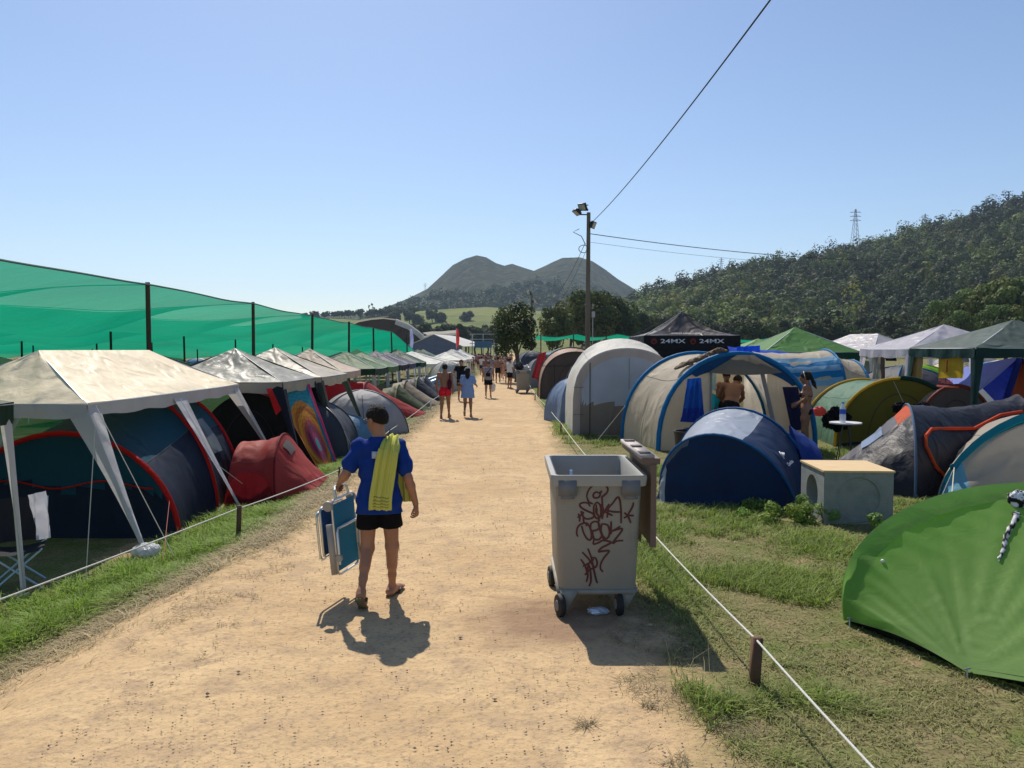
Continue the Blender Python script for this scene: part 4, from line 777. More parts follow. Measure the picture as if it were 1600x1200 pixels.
# right hand net far away
def rnet(x0, x1, y0, y1, z, lab):
    o = thing('shade_net', lab, 'shade net', ((x0+x1)/2, y0, 0)); U = np.linspace(0, 1, 30); V_ = np.linspace(0, 1, 8); P = np.array([[A_(x0+(x1-x0)*u, y0+(y1-y0)*v, z-.35*abs(math.sin(math.pi*u*3))-.3*math.sin(math.pi*v)+(.3 if 0 < u < 1 else -.4)) for v in V_] for u in U])
    b = B(); b.grid(P); part('net_sheet', b, net, o, smooth=True); b = B(); b.tube(P[:, 0], .03, 4); part('edge_cord', b, cordm, o)
rnet(2.2, 15.5, 80, 98, 3.55, 'small green shade net strung right of the path behind the tall lamp pole')
rnet(18, 34, 84, 98, 3.3, 'low strip of green shade net hidden behind the black branded canopy')
for i in range(9): b = B(); x = 3+i*1.7; b.tube([(x, 80+(i % 2)*9, 0), (x, 80+(i % 2)*9, 3.9)], .06, 6); tag(part('net_pole', b, wood), 'thin dark pole carrying the small net right of the path', 'pole', 'poles of the small right hand net')
# ================= RIGHT SIDE OF THE PATH
bei = fab('beige_polyester', (216, 205, 186), .52, (3, .7)); blu = fab('bright_blue_trim', (22, 120, 175), .3, (10, .5)); bluD = fab('deep_blue_trim', (12, 70, 120), .25, (6, .5))
gyw = fab('bluish_white_canvas', (150, 162, 180), .3, (2, .3)); whr = fab('white_canvas', (240, 236, 228), .42, (4, .4)); gtrim = fab('mushroom_grey_trim', (158, 152, 150), .2, (8, .4))
# --- arch shelter
A0 = hoop((1.55, 19.7), (4.35, 19.7), 2.26, q=.42, wx=1.0); A1 = hoop((1.52, 21.0), (4.38, 21.0), 2.52, q=.46); A2 = hoop((1.55, 22.4), (4.35, 22.4), 2.3, q=.46)
o, G = tunnel('arched_shelter', 'tall arched white canvas shelter with a closed bluish front right of the path', [A0, A1, A2], dict(fly=whr), .03, .035, (), sd=41, su=9, sv=4)
n_ = 25; b = B(); inner = A0.copy(); c0 = A_(2.95, 19.7, 0); inner = c0+(A0-c0)*A_(.86, 1, .90); inner[:, 1] = 19.68; out_ = A0.copy(); out_[:, 1] = 19.68; out_[:, 2] = np.maximum(out_[:, 2], 0.02); inner[:, 2] = np.maximum(inner[:, 2], .02)
b.grid(np.stack([out_, (out_+inner)/2+A_(0, -.02, 0), inner], 1)); part('front_border', b, gtrim, o)
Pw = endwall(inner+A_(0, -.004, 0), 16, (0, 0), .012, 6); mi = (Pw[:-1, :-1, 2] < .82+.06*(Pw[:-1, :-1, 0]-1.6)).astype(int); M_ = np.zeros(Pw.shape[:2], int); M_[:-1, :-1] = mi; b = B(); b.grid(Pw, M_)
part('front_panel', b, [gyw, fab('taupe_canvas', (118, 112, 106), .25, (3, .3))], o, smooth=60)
b = B(); b.tube([(2.0, 19.655, .03), (2.0, 19.655, 1.88)], .012, 5); b.tube([(3.0, 19.655, 1.2), (3.0, 19.655, 2.0)], .005, 4); part('door_zip', b, mat('black_webbing', (.03, .03, .035), .7), o)
for z in (.55, 1.25): b = B(); b.bar((1.57, 19.66, z), (1.85, 19.66, z), .02, .006); part('tie_strap', b, mat('black_webbing', (1, 1, 1)), o)
guy('guy_rope', o, (4.2, 19.6, .9), (3.3, 19.0, .02), M_GUY)
dome('dome_tent', 'small pale blue dome tent tucked left of the arched shelter', (1.9, 23.6), 1.0, 1.35, dict(fly=fab('pale_blue_nylon', (130, 150, 180), .3)), .3, sd=4)
# --- brown cabin tent and things beyond
brn = fab('brown_grey_polyester', (92, 80, 76), .2); bst = fab('sandy_pink_nylon', (190, 160, 140), .3)
hs = [hoop((1.25, 33.6), (4.3, 33.6), 2.1, q=.6), hoop((1.2, 35.4), (4.3, 35.4), 2.3, q=.6), hoop((1.35, 37.2), (4.2, 37.2), 1.9, q=.6)]
o, G = tunnel('cabin_tent', 'sandy cabin tent with a dark brown front left of the arched shelter', hs, dict(fly=bst, sleeve=brn, wall=brn), .05, .05, ((0, (0, 0)),), (0, 1), .04, sd=51, su=9)
guy('guy_rope', o, (2.6, 33.5, 1.5), (1.75, 31.6, .02), M_GUY, .008); b = B(); b.tube([(1.85, 33.5, 0), (1.85, 33.5, 1.6)], .02, 5); b.tube([(1.3, 33.5, 1.5), (4.2, 33.5, 1.5)], .015, 5); part('door_zip', b, mat('black_webbing', (1, 1, 1)), o)
dome('dome_tent', 'dark slate dome tent under the leafy tree at the path edge', (1.5, 58), 2.0, 2.1, dict(fly=gy1), .2, sd=6)
dome('dome_tent', 'pale grey dome tent just left of the sandy cabin tent', (1.6, 44.5), 1.2, 1.7, dict(fly=gy2, alt=whr), .2, sd=8)
cloth('red_cloth', 'red cloth draped against the back of the sandy cabin tent', 'cloth', [(1.35, 39.2, 2.0), (1.75, 39.2, 2.1), (1.5, 39.0, .6), (1.0, 39.0, .8)], fab('brick_red_cloth', (150, 40, 45), .25), fold=.05, freq=2)
for i in range(26):
    x = 3+RG.uniform(0, 1)*34; y = 44+i*2.2; mt, nm = [(w_wh, 'white'), (lblue, 'light blue'), (gy2, 'grey'), (w_pgr, 'pale green')][i % 4]
    if i % 2: gazebo(nm+' canopy far away on the right of the path', (x, y), 2.9, 2.9, 1.75, 2.35, .01, mt, mt, splay=.05, sd=70+i, group='distant '+nm+' canopies right of the path')
    else: dome('dome_tent', nm+' dome tent far away on the right of the path', (x, y), 1.5, 1.6, dict(fly=mt), i, sd=i, group='distant '+nm+' dome tents right of the path')
# --- black branded canopy
bk = fab('black_canopy', (84, 77, 74), .10, (4, .3), .35); bkv = fab('black_valance', (14, 14, 22), .08)
o = gazebo('black peaked canopy with white lettering and red emblems on its band', (5.62, 25.5), 3.0, 3.0, 2.66, 3.47, 0, bk, bkv, M_DLEG, None, .0, z0=0, sag=.22, vh=.42, sd=81, walls=(0, 3))
b = B(); yv = 24.0-.045
for x0 in (4.62, 5.83): text_b(b, '24MX', (x0, yv, 2.42), (1, 0, 0), (0, 0, 1), .125, sx=1.75, ext=.004)
part('lettering', b, mat('white_print', (.62, .64, .68), .6), o, smooth=False)
for x0 in (4.42, 5.64): b = B(); a = np.linspace(0, 2*math.pi, 22, endpoint=False); b.tube(np.stack([x0+.075*np.cos(a), yv+0*a, 2.47+.075*np.sin(a)], 1), .018, 5, closed=True); b.box((x0, yv, 2.50), (.07, .01, .02)); b.box((x0-.03, yv, 2.46), (.02, .01, .03)); b.box((x0+.03, yv, 2.46), (.02, .01, .03)); part('emblem', b, mat('red_print', (.20, .02, .02), .6), o)
b = B(); k_ = .53; v = A_(0, 1.5, .62); v /= np.linalg.norm(v); text_b(b, 'WWW.24MX.COM', (5.05, 24.37, 2.715), (1, 0, 0), v, .07, ext=.006, sx=1.1); part('lettering', b, mat('white_print', (1, 1, 1)), o, smooth=False)
cloth('blue_tarpaulin', 'bright blue tarpaulin sagging behind the family tent, right of the black canopy', 'tarp', [(6.5, 23.2, 2.32), (9.2, 23.2, 2.05), (9.2, 22.0, 1.9), (6.3, 21.8, 1.9)], fab('royal_tarpaulin', (20, 70, 200), .4, (6, .5), .3), fold=.04, freq=3)
cloth('blue_tarpaulin', 'crinkled blue plastic flap hanging at the corner post of the black canopy', 'tarp', [(6.35, 21.7, 2.30), (7.0, 21.7, 2.33), (7.0, 21.6, 1.8), (6.3, 21.6, 1.8)], fab('royal_tarpaulin', (1, 1, 1)), fold=.05, freq=4)
# --- beige family tent with blue arch
F0 = hoop((3.2, 16.75), (6.72, 16.95), 2.12, q=.85); F1 = hoop((2.68, 18.6), (6.3, 18.9), 2.12, q=.85); F2 = hoop((2.75, 20.0), (5.9, 20.4), 1.5, q=.85)
o, G = tunnel('family_tent', 'beige family tent with a blue arch and open doorway behind the navy pop up tent', [F0, F1, F2], dict(fly=bei), .05, .04, (), sd=61, su=8)
for i, hq in enumerate((F0, F1)): b = B(); b.tube(hq+A_(0, -.01, .012), .055, 8); part('pole_sleeve', b, blu, o)
def arcw(xa, xb, ztop=None, zbot=0, y=.02, inset=.05, nx=14, nz=10, amp=.01, sd=1):
    u = np.linspace(xa, xb, nx); c = 4.96; P = []
    for x in u:
        r = min(.999, abs(x-c)/1.76); zt = 2.12*(1-r*r)**(.425)-inset; zt = min(zt, ztop(x)) if ztop else zt; yy = 16.75+.2*(x-3.2)/3.52+y
        P.append([A_(x, yy, zbot+(zt-zbot)*t) for t in np.linspace(1, 0, nz)])
    return wrinkle(np.array(P), amp, 3, 3, sd)
b = B(); b.grid(arcw(3.25, 4.34, sd=3)); part('left_panel', b, bei, o); b = B(); b.grid(arcw(5.62, 6.66, sd=5)); part('right_panel', b, bei, o)
for x0, x1 in ((4.32, 4.40), (5.42, 5.66)):
    b = B(); b.poly([(x0, 16.86, 0), (x0+.07, 16.86, 0), (x1, 16.86, 1.86) if x0 < 5 else (x0+.05, 16.86, 1.86), (x0, 16.86, 1.86)] if x0 < 5 else [(5.86, 16.86, .02), (5.95, 16.86, .02), (5.50, 16.86, 1.86), (5.41, 16.86, 1.86)], th=.02); part('door_edge', b, gtrim, o)
b = B(); xx = np.linspace(3.75, 6.35, 30); P = []
for x in xx:
    r = abs(x-4.96)/1.76; zt = 2.12*(1-r*r)**.425-.02; dz = .20*max(.15, 1-((x-5.05)/1.45)**2)+.10*(abs(x-4.3) < .35)+.1*(abs(x-5.9) < .35); P.append([A_(x, 16.72+.2*(x-3.2)/3.52, zt-dz*t) for t in (0, .5, 1)])
b.grid(np.array(P)); part('blue_visor', b, bluD, o)
b = B(); P = np.array([[A_(4.96+s*(.18+.62*t)+.1, 16.66-.12*t*(1-abs(s)), 2.1-.38*t-.05*(1-s*s)*t) for t in np.linspace(0, 1, 9)] for s in np.linspace(-1, 1, 15)]); b.grid(wrinkle(P, .03, 5, 3, 4)); part('rolled_door_flap', b, fab('grey_flap', (120, 112, 100), .3), o, smooth=60)
b = B(); P = np.array([[A_(6.02+x-.22*(z-.5), 16.80, .45+z) for z in np.linspace(0, .95, 7)] for x in np.linspace(0, .34, 5)]); b.grid(P); part('window_panel', b, fab('navy_window', (18, 22, 62), .1), o)
b = B(); P = np.array([[A_(x, 18.2, z) for z in np.linspace(0, 1.95, 8)] for x in np.linspace(4.75, 5.5, 9)]); b.grid(wrinkle(P, .03, 4, 4, 7)); part('inner_wall', b, fab('cream_inner', (225, 214, 190), .7), o)
b = B(); P = np.array([[A_(x, 18.0, z) for z in np.linspace(0, 1.25-.4*max(0, x-4.55), 8)] for x in np.linspace(4.30, 4.95, 9)]); b.grid(P); part('cyan_inner_panel', b, fab('cyan_inner', (40, 190, 230), .75), o)
b = B(); P = np.array([[A_(x, 18.05, z) for z in np.linspace(1.25, 1.95, 6)] for x in np.linspace(4.30, 4.8, 6)]); b.grid(P); part('light_inner_panel', b, fab('pale_cyan_inner', (160, 200, 220), .7), o)
guy('guy_rope', o, F1[3]+A_(0, 0, 0), (2.0, 18.2, .02), M_GUY, .006)
dress = cloth('blue_towel', 'rumpled blue towel hanging inside the left panel of the family tent', 'towel', [pt(1074, 592, 16.5), pt(1096, 590, 16.5), pt(1101, 655, 16.45), pt(1066, 655, 16.45)], fab('cobalt_towel', (28, 92, 185), .3, (12, .6)), fold=.07, freq=3.3)
hem_ = cloth('blue_towel', 'dark blue hemmed lower towel below the rumpled blue one', 'towel', [pt(1069, 638, 16.43), pt(1097, 637, 16.43), pt(1099, 661, 16.4), pt(1063, 659, 16.4)], fab('deep_cobalt_towel', (16, 50, 150), .3), fold=.03, freq=3)
b = B(); P0 = pt(1068, 568, 16.9); pts_ = [pt(1055, 578, 17.2), pt(1072, 570, 17.3), pt(1090, 563, 17.2), pt(1105, 556, 17.1), pt(1120, 549, 17.0), pt(1132, 551, 16.9)]
b.bundle([q+A_(0, 0, .02) for q in pts_], .085, 3, amp=.9); b.bundle([q+A_(.05, -.08, .03) for q in pts_[3:]], .09, 8, amp=1.); b.bundle([q+A_(0, .08, .02) for q in pts_[:3]], .08, 5, amp=1.)
tag(part('camouflage_jacket', b, mat('camo_brown_cloth', (.26, .18, .12), .9, var=.6, vscale=14., hue=(.07, .055, .045), bump=(18, .8))), 'brown patterned clothes lying bunched on top of the family tent', 'clothes')
# --- second blue and beige tent
hs = [hoop((6.7, 20.2), (6.7, 23.2), 2.18, q=.55), hoop((8.75, 20.0), (8.75, 23.0), 2.2, q=.55), hoop((9.5, 20.1), (9.5, 22.8), 1.9, q=.7), hoop((10.3, 20.6), (10.3, 22.4), .9)]
o, G = tunnel('tunnel_tent', 'beige tunnel tent with rippled blue top stripes standing behind the woman', hs, dict(fly=bei, sleeve=blu), .04, .04, (), (1, 2), .04, sd=71, su=8)
b = B(); g = G[0][3:9]+A_(0, -.015, .015); mi = np.zeros(g.shape[:2], int); mi[::2] = 1; b.grid(wrinkle(g, .05, 6, 2, 3), mi); part('blue_top_band', b, [blu, fab('ice_blue_band', (130, 175, 205), .3)], o)
for z in (0,): guy('guy_rope', o, (8.75, 19.98, 1.9), (8.8, 19.5, .02), M_GUY, .006)
# --- navy pop up tent
nv = fab('ink_navy_nylon', (10, 38, 74), .10, (3, .5)); nvb = fab('bright_navy_piping', (16, 84, 140), .1); lg = fab('silver_blue_nylon', (176, 184, 198), .3, (5, .9), .35)
H0 = hoop((2.22, 11.3), (3.98, 10.65), 1.0, (-.22, -.05)); H1 = hoop((2.85, 13.4), (4.62, 11.75), 1.25, (-.05, 0)); H2 = hoop((3.6, 14.6), (5.0, 13.2), .35)
b0 = H0.mean(0); o = thing('popup_tent', 'navy blue pop up tent with a silvery middle panel in front of the family tent', 'tent', (3.4, 12.0, 0)); G = loft([H0, H1, H2], 10, .06, .03, 75, 6, 4)
g = G[0]; nn = g.shape[0]; mi = np.zeros(g.shape[:2], int); mi[15:] = 1; b = B(); b.grid(g, mi); part('middle_panel', b, [lg, nv], o, smooth=60); b = B(); b.grid(G[1]); part('rear_panel', b, nv, o, smooth=60)
Pf = endwall(H0, 12, (-.12, -.32), .03, 5, 5, 4); b = B(); mf = np.zeros(Pf.shape[:2], int); mf[:5] = 1; b.grid(Pf, mf); part('front_panel', b, [nv, lg], o, smooth=60)
for hq in (H0, H1): b = B(); b.tube(hq+A_(0, 0, .008), .02, 7); part('piping', b, nvb, o)
tip = A_(2.08, 11.3, .02); b = B(); tt_ = np.linspace(0, 1, 8); Pt = np.array([[q*(1-w_)+(tip+A_(.10*i_/9, -.10*i_/9, 0))*w_-A_(0, 0, .22)*math.sin(math.pi*w_)*(q[2]) for w_ in tt_] for i_, q in enumerate(H0[:10])]); Pt[..., 2] = np.maximum(Pt[..., 2], .015); b.grid(Pt+A_(0, -.03, 0)); part('tip_panel', b, fab('slate_blue_nylon', (92, 104, 122), .3, (5, .8)), o, smooth=60)
b = B(); p0 = G[0][20, 5]; p1 = G[0][17, 5]; p2 = G[0][20, 8]; V_ = p1-p0; V_ /= np.linalg.norm(V_); U_ = p2-p0; U_ -= V_*U_.dot(V_); U_ /= np.linalg.norm(U_); n3 = np.cross(U_, V_); 
if n3[1] > 0: U_ = -U_; n3 = -n3
# printed mountain logo and lettering on the flank
pp = (G[0][19, 4]+G[0][20, 5])/2
text_b(b, 'Quechua', pp-U_*.12-V_*.10, U_, V_, .055, ext=.035); zz = [(-.06, .02), (-.03, .14), (.0, .05), (.03, .11), (.05, .06), (.09, .09)]
b.tube([pp+U_*x+V_*y+n3*.035 for x, y in zz], .009, 4); part('printed_logo', b, mat('white_print', (1, 1, 1)), o, smooth=False)
b = B(); P = loft([hoop((4.55, 11.6), (4.95, 13.2), 1.0, (-.25, 0), n=11), hoop((4.85, 11.65), (5.0, 13.2), .75, (-.05, 0), n=11)], 5, 0, .03, 4)[0]; b.grid(P); part('side_bag_pocket', b, fab('strong_blue_pocket', (14, 48, 120), .15), o)
# --- black bucket bin
o = thing('black_bin', 'black plastic tub standing between the rubbish container lid and the family tent', 'tub', (3.42, 14.7, 0)); bp = mat('black_plastic', (.018, .018, .02), .5)
b = B(); b.lathe([(.0, .01), (.24, .01), (.30, .62), (.31, .62), (.31, .66), (.285, .66), (.23, .05), (0, .05)], n=28); part('tub', b, bp, o, True); b = B(); b.tube([(.0+.12*math.cos(a), .12*math.sin(a), .70) for a in np.linspace(0, 6.28, 20)], .012, 6); part('rim_ring', b, bp, o, True)
# --- woodblock: concrete box
o = thing('concrete_block_seat', 'hollow concrete block with a plywood top and round recesses on its sides', 'block', (4.42, 10.12, 0), -.06); con = mat('rough_concrete', (.30, .31, .30), .9, bump=(40, .5), var=.25, vscale=5., hue=(.20, .22, .21))
b = B(); w, d, h = .86, .92, .66; n = 48
def rface(c, u, v, su, sv, r, dep):
    nr = np.cross(u, v); a = np.linspace(0, 2*math.pi, n, endpoint=False); ca, sa = np.cos(a), np.sin(a); k = 1/np.maximum(np.abs(ca)/(su/2), np.abs(sa)/(sv/2))
    sq = c+(ca*k)[:, None]*u+(sa*k)[:, None]*v; ci = c+(ca*r)[:, None]*u+(sa*r)[:, None]*v; c2 = c+(ca*r*.97)[:, None]*u+(sa*r*.97)[:, None]*v-nr*dep; ce = np.repeat((c-nr*dep)[None], n, 0)
    b.grid(np.stack([sq, sq*.3+ci*.7, ci, c2, c2*.5+ce*.5, ce], 1), closed=True)
ux, uy, uz = A_(1, 0, 0), A_(0, 1, 0), A_(0, 0, 1)
rface(A_(0, -d/2, h/2), ux, uz, w, h, .27, .018); rface(A_(-w/2, 0, h/2), -uy, uz, d, h, .23, .20); rface(A_(w/2, 0, h/2), uy, uz, d, h, .23, .02); rface(A_(0, d/2, h/2), -ux, uz, w, h, .27, .018); b.poly([(-w/2, -d/2, h), (w/2, -d/2, h), (w/2, d/2, h), (-w/2, d/2, h)])
part('block', b, con, o, True, 35); b = B(); b.box((0.0, 0, h+.014), (w+.03, d+.02, .024)); part('plywood_top', b, mat('plywood_sheet', (.62, .44, .22), .6, var=.15, vscale=3., stretch=(1, 8, 1)), o, True)
# --- yellow and green tent
ylw = fab('mustard_nylon', (122, 108, 34), .35, (3, .4)); grn = fab('sage_green_nylon', (96, 132, 110), .3, (6, .8)); ysl = fab('yellow_trim', (205, 175, 60), .4); dgn = fab('bottle_green_nylon', (14, 58, 52), .15)
Y0 = hoop((7.38, 17.5), (10.2, 17.3), 1.56, q=.9); Y1 = hoop((7.45, 19.6), (10.4, 19.4), 1.45); Y2 = hoop((7.9, 20.8), (10, 20.6), .4)
Yl = hoop((6.85, 18.9), (7.7, 20.4), .35)
o, G = tunnel('ridge_tent', 'mustard yellow and sage green tent with a dark green shoulder behind the bottle table', [Y0, Y1, Y2], dict(fly=grn, sleeve=dgn, wall=ylw), .05, .05, ((0, (0, -.05)),), (), sd=91)
b = B(); b.tube(Y0[:14]+A_(0, -.01, .01), .035, 7); part('yellow_sleeve', b, ysl, o); b = B(); b.tube(Y0[12:]+A_(0, -.02, .02), .055, 7); part('green_sleeve', b, dgn, o); b = B(); b.tube(Y1[:14]+A_(-.03, 0, .02), .03, 7); part('yellow_sleeve', b, ysl, o)
b = B(); e = endwall(Y0, 10, (0, -.05), .0, 3); b.grid(e[:, -2:]+A_(0, -.015, .0)); part('groundsheet_edge', b, chc, o)
guy('guy_rope', o, (8.65, 17.4, 1.5), (8.9, 16.4, .02), M_GUY)
b = B()
for i in range(4): b.crumple(A_(7.18+.13*i, 17.33+.04*i, .62+.10*math.sin(i*2)), (.17, .10, .2), i*3)
tag(part('black_clothes', b, cl('black_wash', (16, 17, 20))), 'bundle of black clothes hung on the yellow and green tent beside the woman', 'clothes')
b = B(); b.crumple((6.93, 17.3, .82), (.17, .1, .11), 2, 0, amp=.25); tag(part('beach_bag', b, fab('pink_orange_bag', (225, 95, 80), .3)), 'small pink and orange bag between the woman and the black clothes', 'bag')
# --- table with bottle
def bottle(name, label, loc, h=.32, r=.042, lie=None, capc=(60, 90, 190), group=None):
    o = thing(name, label, 'bottle', loc, 0, group); pl = mat('clear_plastic', (.75, .82, .88), .08, alpha=.55, spec=.6)
    if lie is not None: o.rotation_euler = (math.pi/2, 0, lie)
    b = B(); b.lathe([(0, 0), (r*.9, 0), (r, .02), (r, h*.4), (r*.93, h*.45), (r, h*.5), (r, h*.68), (r*.4, h*.88), (r*.36, h*.94), (0, h*.94)], n=18); part('bottle_body', b, pl, o, True)
    b = B(); b.lathe([(r*1.01, h*.42), (r*1.01, h*.66)], n=18); part('bottle_wrapper', b, mat('wrapper_%d_%d_%d' % capc, lin(*capc), .5), o, True); b = B(); b.lathe([(0, h), (r*.42, h), (r*.42, h*.94), (0, h*.94)], n=12); part('cap', b, mat('wrapper_%d_%d_%d' % capc, (1, 1, 1)), o, True); return o
tb = thing('folding_table', 'little round topped camping table with thin legs beside the yellow tent', 'table', (6.58, 15.1, 0)); b = B(); b.lathe([(0, .76), (.30, .76), (.30, .785), (0, .785)], n=26); part('table_top', b, mat('white_melamine', (.62, .6, .58), .4), tb, True)
for (x_, y_, s_2) in ((3.95, 8.3, 1), (-3.42, 9.95, 2), (1.25, 9.2, 3)): b = B(); b.crumple((x_, y_, float(zg(x_))+.05), (.06, .05, .035), s_2); tag(part('paper_scrap', b, mat('white_paper', (.7, .7, .68), .8), smooth=30), {1: 'white paper scrap in the grass between the block and the lime green tent', 2: 'white paper scrap on the left verge by the dark rope stake', 3: 'white paper scrap in the grass beyond the near container'}[s_2], 'litter')
for a in range(4): b = B(); c_, s_ = math.cos(a*1.57+.5), math.sin(a*1.57+.5); b.tube([(c_*.06, s_*.06, .76), (c_*.2, s_*.2, 0)], .011, 6); part('leg', b, M_DLEG, tb, True)
bottle('water_bottle', 'tall clear water bottle standing on the little camping table', (6.5, 15.05, .786), .40, .058)
bottle('water_bottle', 'empty water bottle lying in the grass behind the plywood topped block', (5.75, 14.55, .05), .34, .05, 1.2)
# --- grey tent with orange trim
gt = fab('graphite_nylon', (40, 40, 48), .12, (5, .8), .5); gl = fab('silver_grey_nylon', (104, 102, 108), .3, (5, .6), .5); og = fab('orange_trim', (215, 82, 30), .35, (12, .8))
T0 = hoop((6.0, 11.35), (6.9, 13.9), 1.30, (.12, .1), q=1.15); TB = hoop((9.0, 12.9), (9.8, 15.3), 1.40, (-.1, 0), q=1.3); TE = hoop((10.6, 13.6), (10.8, 15), .5)
o = thing('trail_tent', 'graphite grey tent with orange hood and orange zip line behind the concrete block', 'tent', (7.6, 13, 0)); G = loft([T0, TB, TE], 14, .10, .06, 95, 7, 6)
b = B()
for g in G: b.grid(g)
part('flysheet', b, gt, o, smooth=60)
TP0 = hoop((4.75, 12.3), (5.6, 13.6), .06); Gv = loft([TP0, T0], 14, .04, .05, 97, 6, 5)[0]; mv = np.zeros(Gv.shape[:2], int); mv[9:16, 12:] = 1; mv[:9] = 2; b = B(); b.grid(Gv, mv); part('porch', b, [gl, og, gt], o, smooth=60)
b = B(); b.grid(Gv[9:14, 7:11]+A_(-.01, -.01, .015)); part('porch_window', b, fab('bluish_clear_film', (165, 180, 205), .4, rough=.15), o)
b = B(); b.tube(T0+A_(0, 0, .012), .02, 7); part('pole_sleeve', b, mat('blue_grey_sleeve', lin(60, 80, 105), .5), o)
b = B(); b.tube([G[0][j, i]+A_(0, -.02, .015) for j, i in ((8, 13), (8, 10), (7, 7), (7, 4), (7, 2), (6, 1))], .028, 6); b.tube([G[0][j, i]+A_(0, -.02, .015) for j, i in ((6, 1), (5, 1), (3, 2), (2, 3), (0, 4))], .028, 6); part('orange_zip', b, og, o)
# --- white and teal tent
tl = fab('teal_blue_sleeve', (14, 105, 125), .25); ice = fab('ice_blue_panel', (120, 185, 210), .35); iv = fab('ivory_panel', (215, 205, 192), .6, (3, .6))
W0 = hoop((6.33, 11.35), (10.4, 11.5), 1.40, (.1, 0), q=1.1); W1 = hoop((7.2, 12.8), (10.4, 12.9), 1.15); o, G = tunnel('dome_tent', 'ivory tent with a broad teal arch and ice blue corner at the right edge', [W0, W1], dict(fly=iv, wall=iv), .05, .03, (), sd=101)
Pw = endwall(W0+A_(0, -.03, -.02), 14, (-.1, -.75), .05, 3, 5, 4); mi = np.zeros(Pw.shape[:2], int); mi[:4] = 1; b = B(); b.grid(Pw, mi); part('front_panel', b, [iv, ice], o, smooth=60)
ii = W0+(A_(8.3, 11.2, .0)-W0)*A_(.06, 0, .10); b = B(); b.grid(np.stack([W0+A_(0, -.05, .03), (W0+ii)/2+A_(0, -.09, 0), ii+A_(0, -.06, 0)], 1)); part('teal_arch', b, tl, o)
guy('guy_rope', o, W0[3]+A_(0, -.1, 0), (4.75, 8.3, .01), M_GUY, .007); guy('guy_rope', o, W0[3]+A_(0, -.1, 0), (6.1, 10.9, .01), M_GUY, .005); b = B(); b.blob(W0[3]+A_(-.02, -.08, 0), (.03, .03, .05), 7); part('guy_tab', b, tl, o)
# --- big green tent in the right foreground
gr = fab('lime_green_nylon', (142, 184, 100), .62, (5, .35), .62, .06)
K0 = hoop((2.69, 6.14, 0.02), (6.3, 6.95, 0), 1.03, (-.12, .12), q=.8, n=121); peg1 = A_(3.09, 5.12, .03); peg2 = A_(4.55, 3.45, .03); P0 = A_(2.70, 6.05, .05); P1 = A_(6.2, 5.6, .05)
o = thing('popup_tent', 'bright lime green pop up tent filling the right foreground', 'tent', (4.3, 6.2, 0)); n = 121; m = 80; s_ = np.linspace(0, 1, n); bl = np.where(s_[:, None] < .38, P0+(peg1-P0)*(s_/.38)[:, None], np.where(s_[:, None] < .8, peg1+(peg2-peg1)*((s_-.38)/.42)[:, None], peg2+(P1-peg2)*((s_-.8)/.2)[:, None]))
bl[:, 2] += .05*np.sin(np.pi*np.clip(s_/.38, 0, 1))+.10*np.sin(np.pi*np.clip((s_-.38)/.42, 0, 1)); t = np.linspace(0, 1, m)
P = K0[:, None]*(1-t)[None, :, None]+bl[:, None]*t[None, :, None]; cen = A_(-.6, -.8, .35); P += (cen*(-.08))[None, None]*np.sin(np.pi*t)[None, :, None]*np.sin(np.pi*s_)[:, None, None]
D_ = P-peg1; rr = np.linalg.norm(D_, axis=-1); an = np.arctan2(D_[..., 2], D_[..., 0]*.75-D_[..., 1]*.66); tri_ = lambda q: np.abs(((q/math.pi) % 1)*2-1)
q1 = an*9.5+1.1*fbm(an*4, rr*.7, 2, 3); q2 = an*23+2.0*fbm(an*3, rr*1.2, 2, 7); msk = .35+1.3*np.clip(fbm(an*2.5, rr*.5, 2, 11)+.35, 0, 1)
fold = ((.006+.030*rr)*tri_(q1)**1.6*msk+(.004+.010*rr)*tri_(q2))*np.exp(-(rr/1.25)**2)*np.minimum(1, rr*6)
q3 = (P[..., 0]*.55+P[..., 2]*.9+P[..., 1]*.25)*16+2.5*fbm(P[..., 0]*1.5, P[..., 2]*1.5, 2, 1); fold += .012*tri_(q3)*np.clip(t[None]*0+1-t[None]*1.5, 0, 1)+.012*fbm(P[..., 0]*5, P[..., 2]*5, 3, 9)
nr = A_(-.5, -.6, .6); nr /= np.linalg.norm(nr); ed = np.minimum(1, np.minimum(t, 1-t)*9)[None]; P += nr*(fold*ed)[..., None]
b = B(); b.grid(P); part('front_panel', b, gr, o, smooth=True)
# overlapping hem flap along the arch
fl = K0+A_(0, -.02, .02); F_ = []
for j, q in enumerate((0, .5, 1)): F_.append(fl+(A_(4.5, 5.9, .1)-fl)*.085*q*(.6+.8*np.sin(np.pi*s_))[:, None]+A_(0, -.05, .0)*q+A_(-.3, -.8, .3)*(.006*q*np.sin(s_*46+2*np.sin(s_*17)))[:, None])
b = B(); b.grid(np.stack(F_, 1)); part('hood_flap', b, gr, o, smooth=True)
Bk = [K0, hoop((4.3, 7.7, 0), (6.5, 8.3, 0), .35, n=121)]; b = B(); b.grid(loft(Bk, 10, .04, .03, 4)[0]); part('rear_panel', b, gr, o, smooth=True)
b = B(); g2 = np.stack([bl+A_(.02, .03, .02), bl*A_(1, 1, 0)+A_(.05, .10, .0)], 1); b.grid(g2); part('groundsheet', b, fab('dark_groundsheet', (28, 32, 30), .05), o)
for q in (peg1, P0): b = B(); b.tube([q+A_(0, 0, .02), q+A_(-.01, -.02, -.05)], .005, 5); b.tube([q+A_(-.02, 0, .02), q+A_(.02, 0, .03)], .006, 5); part('tent_peg', b, mat('grey_steel_peg', (.4, .4, .4), .4, .7), o)
_PV = P.reshape(-1, 3)
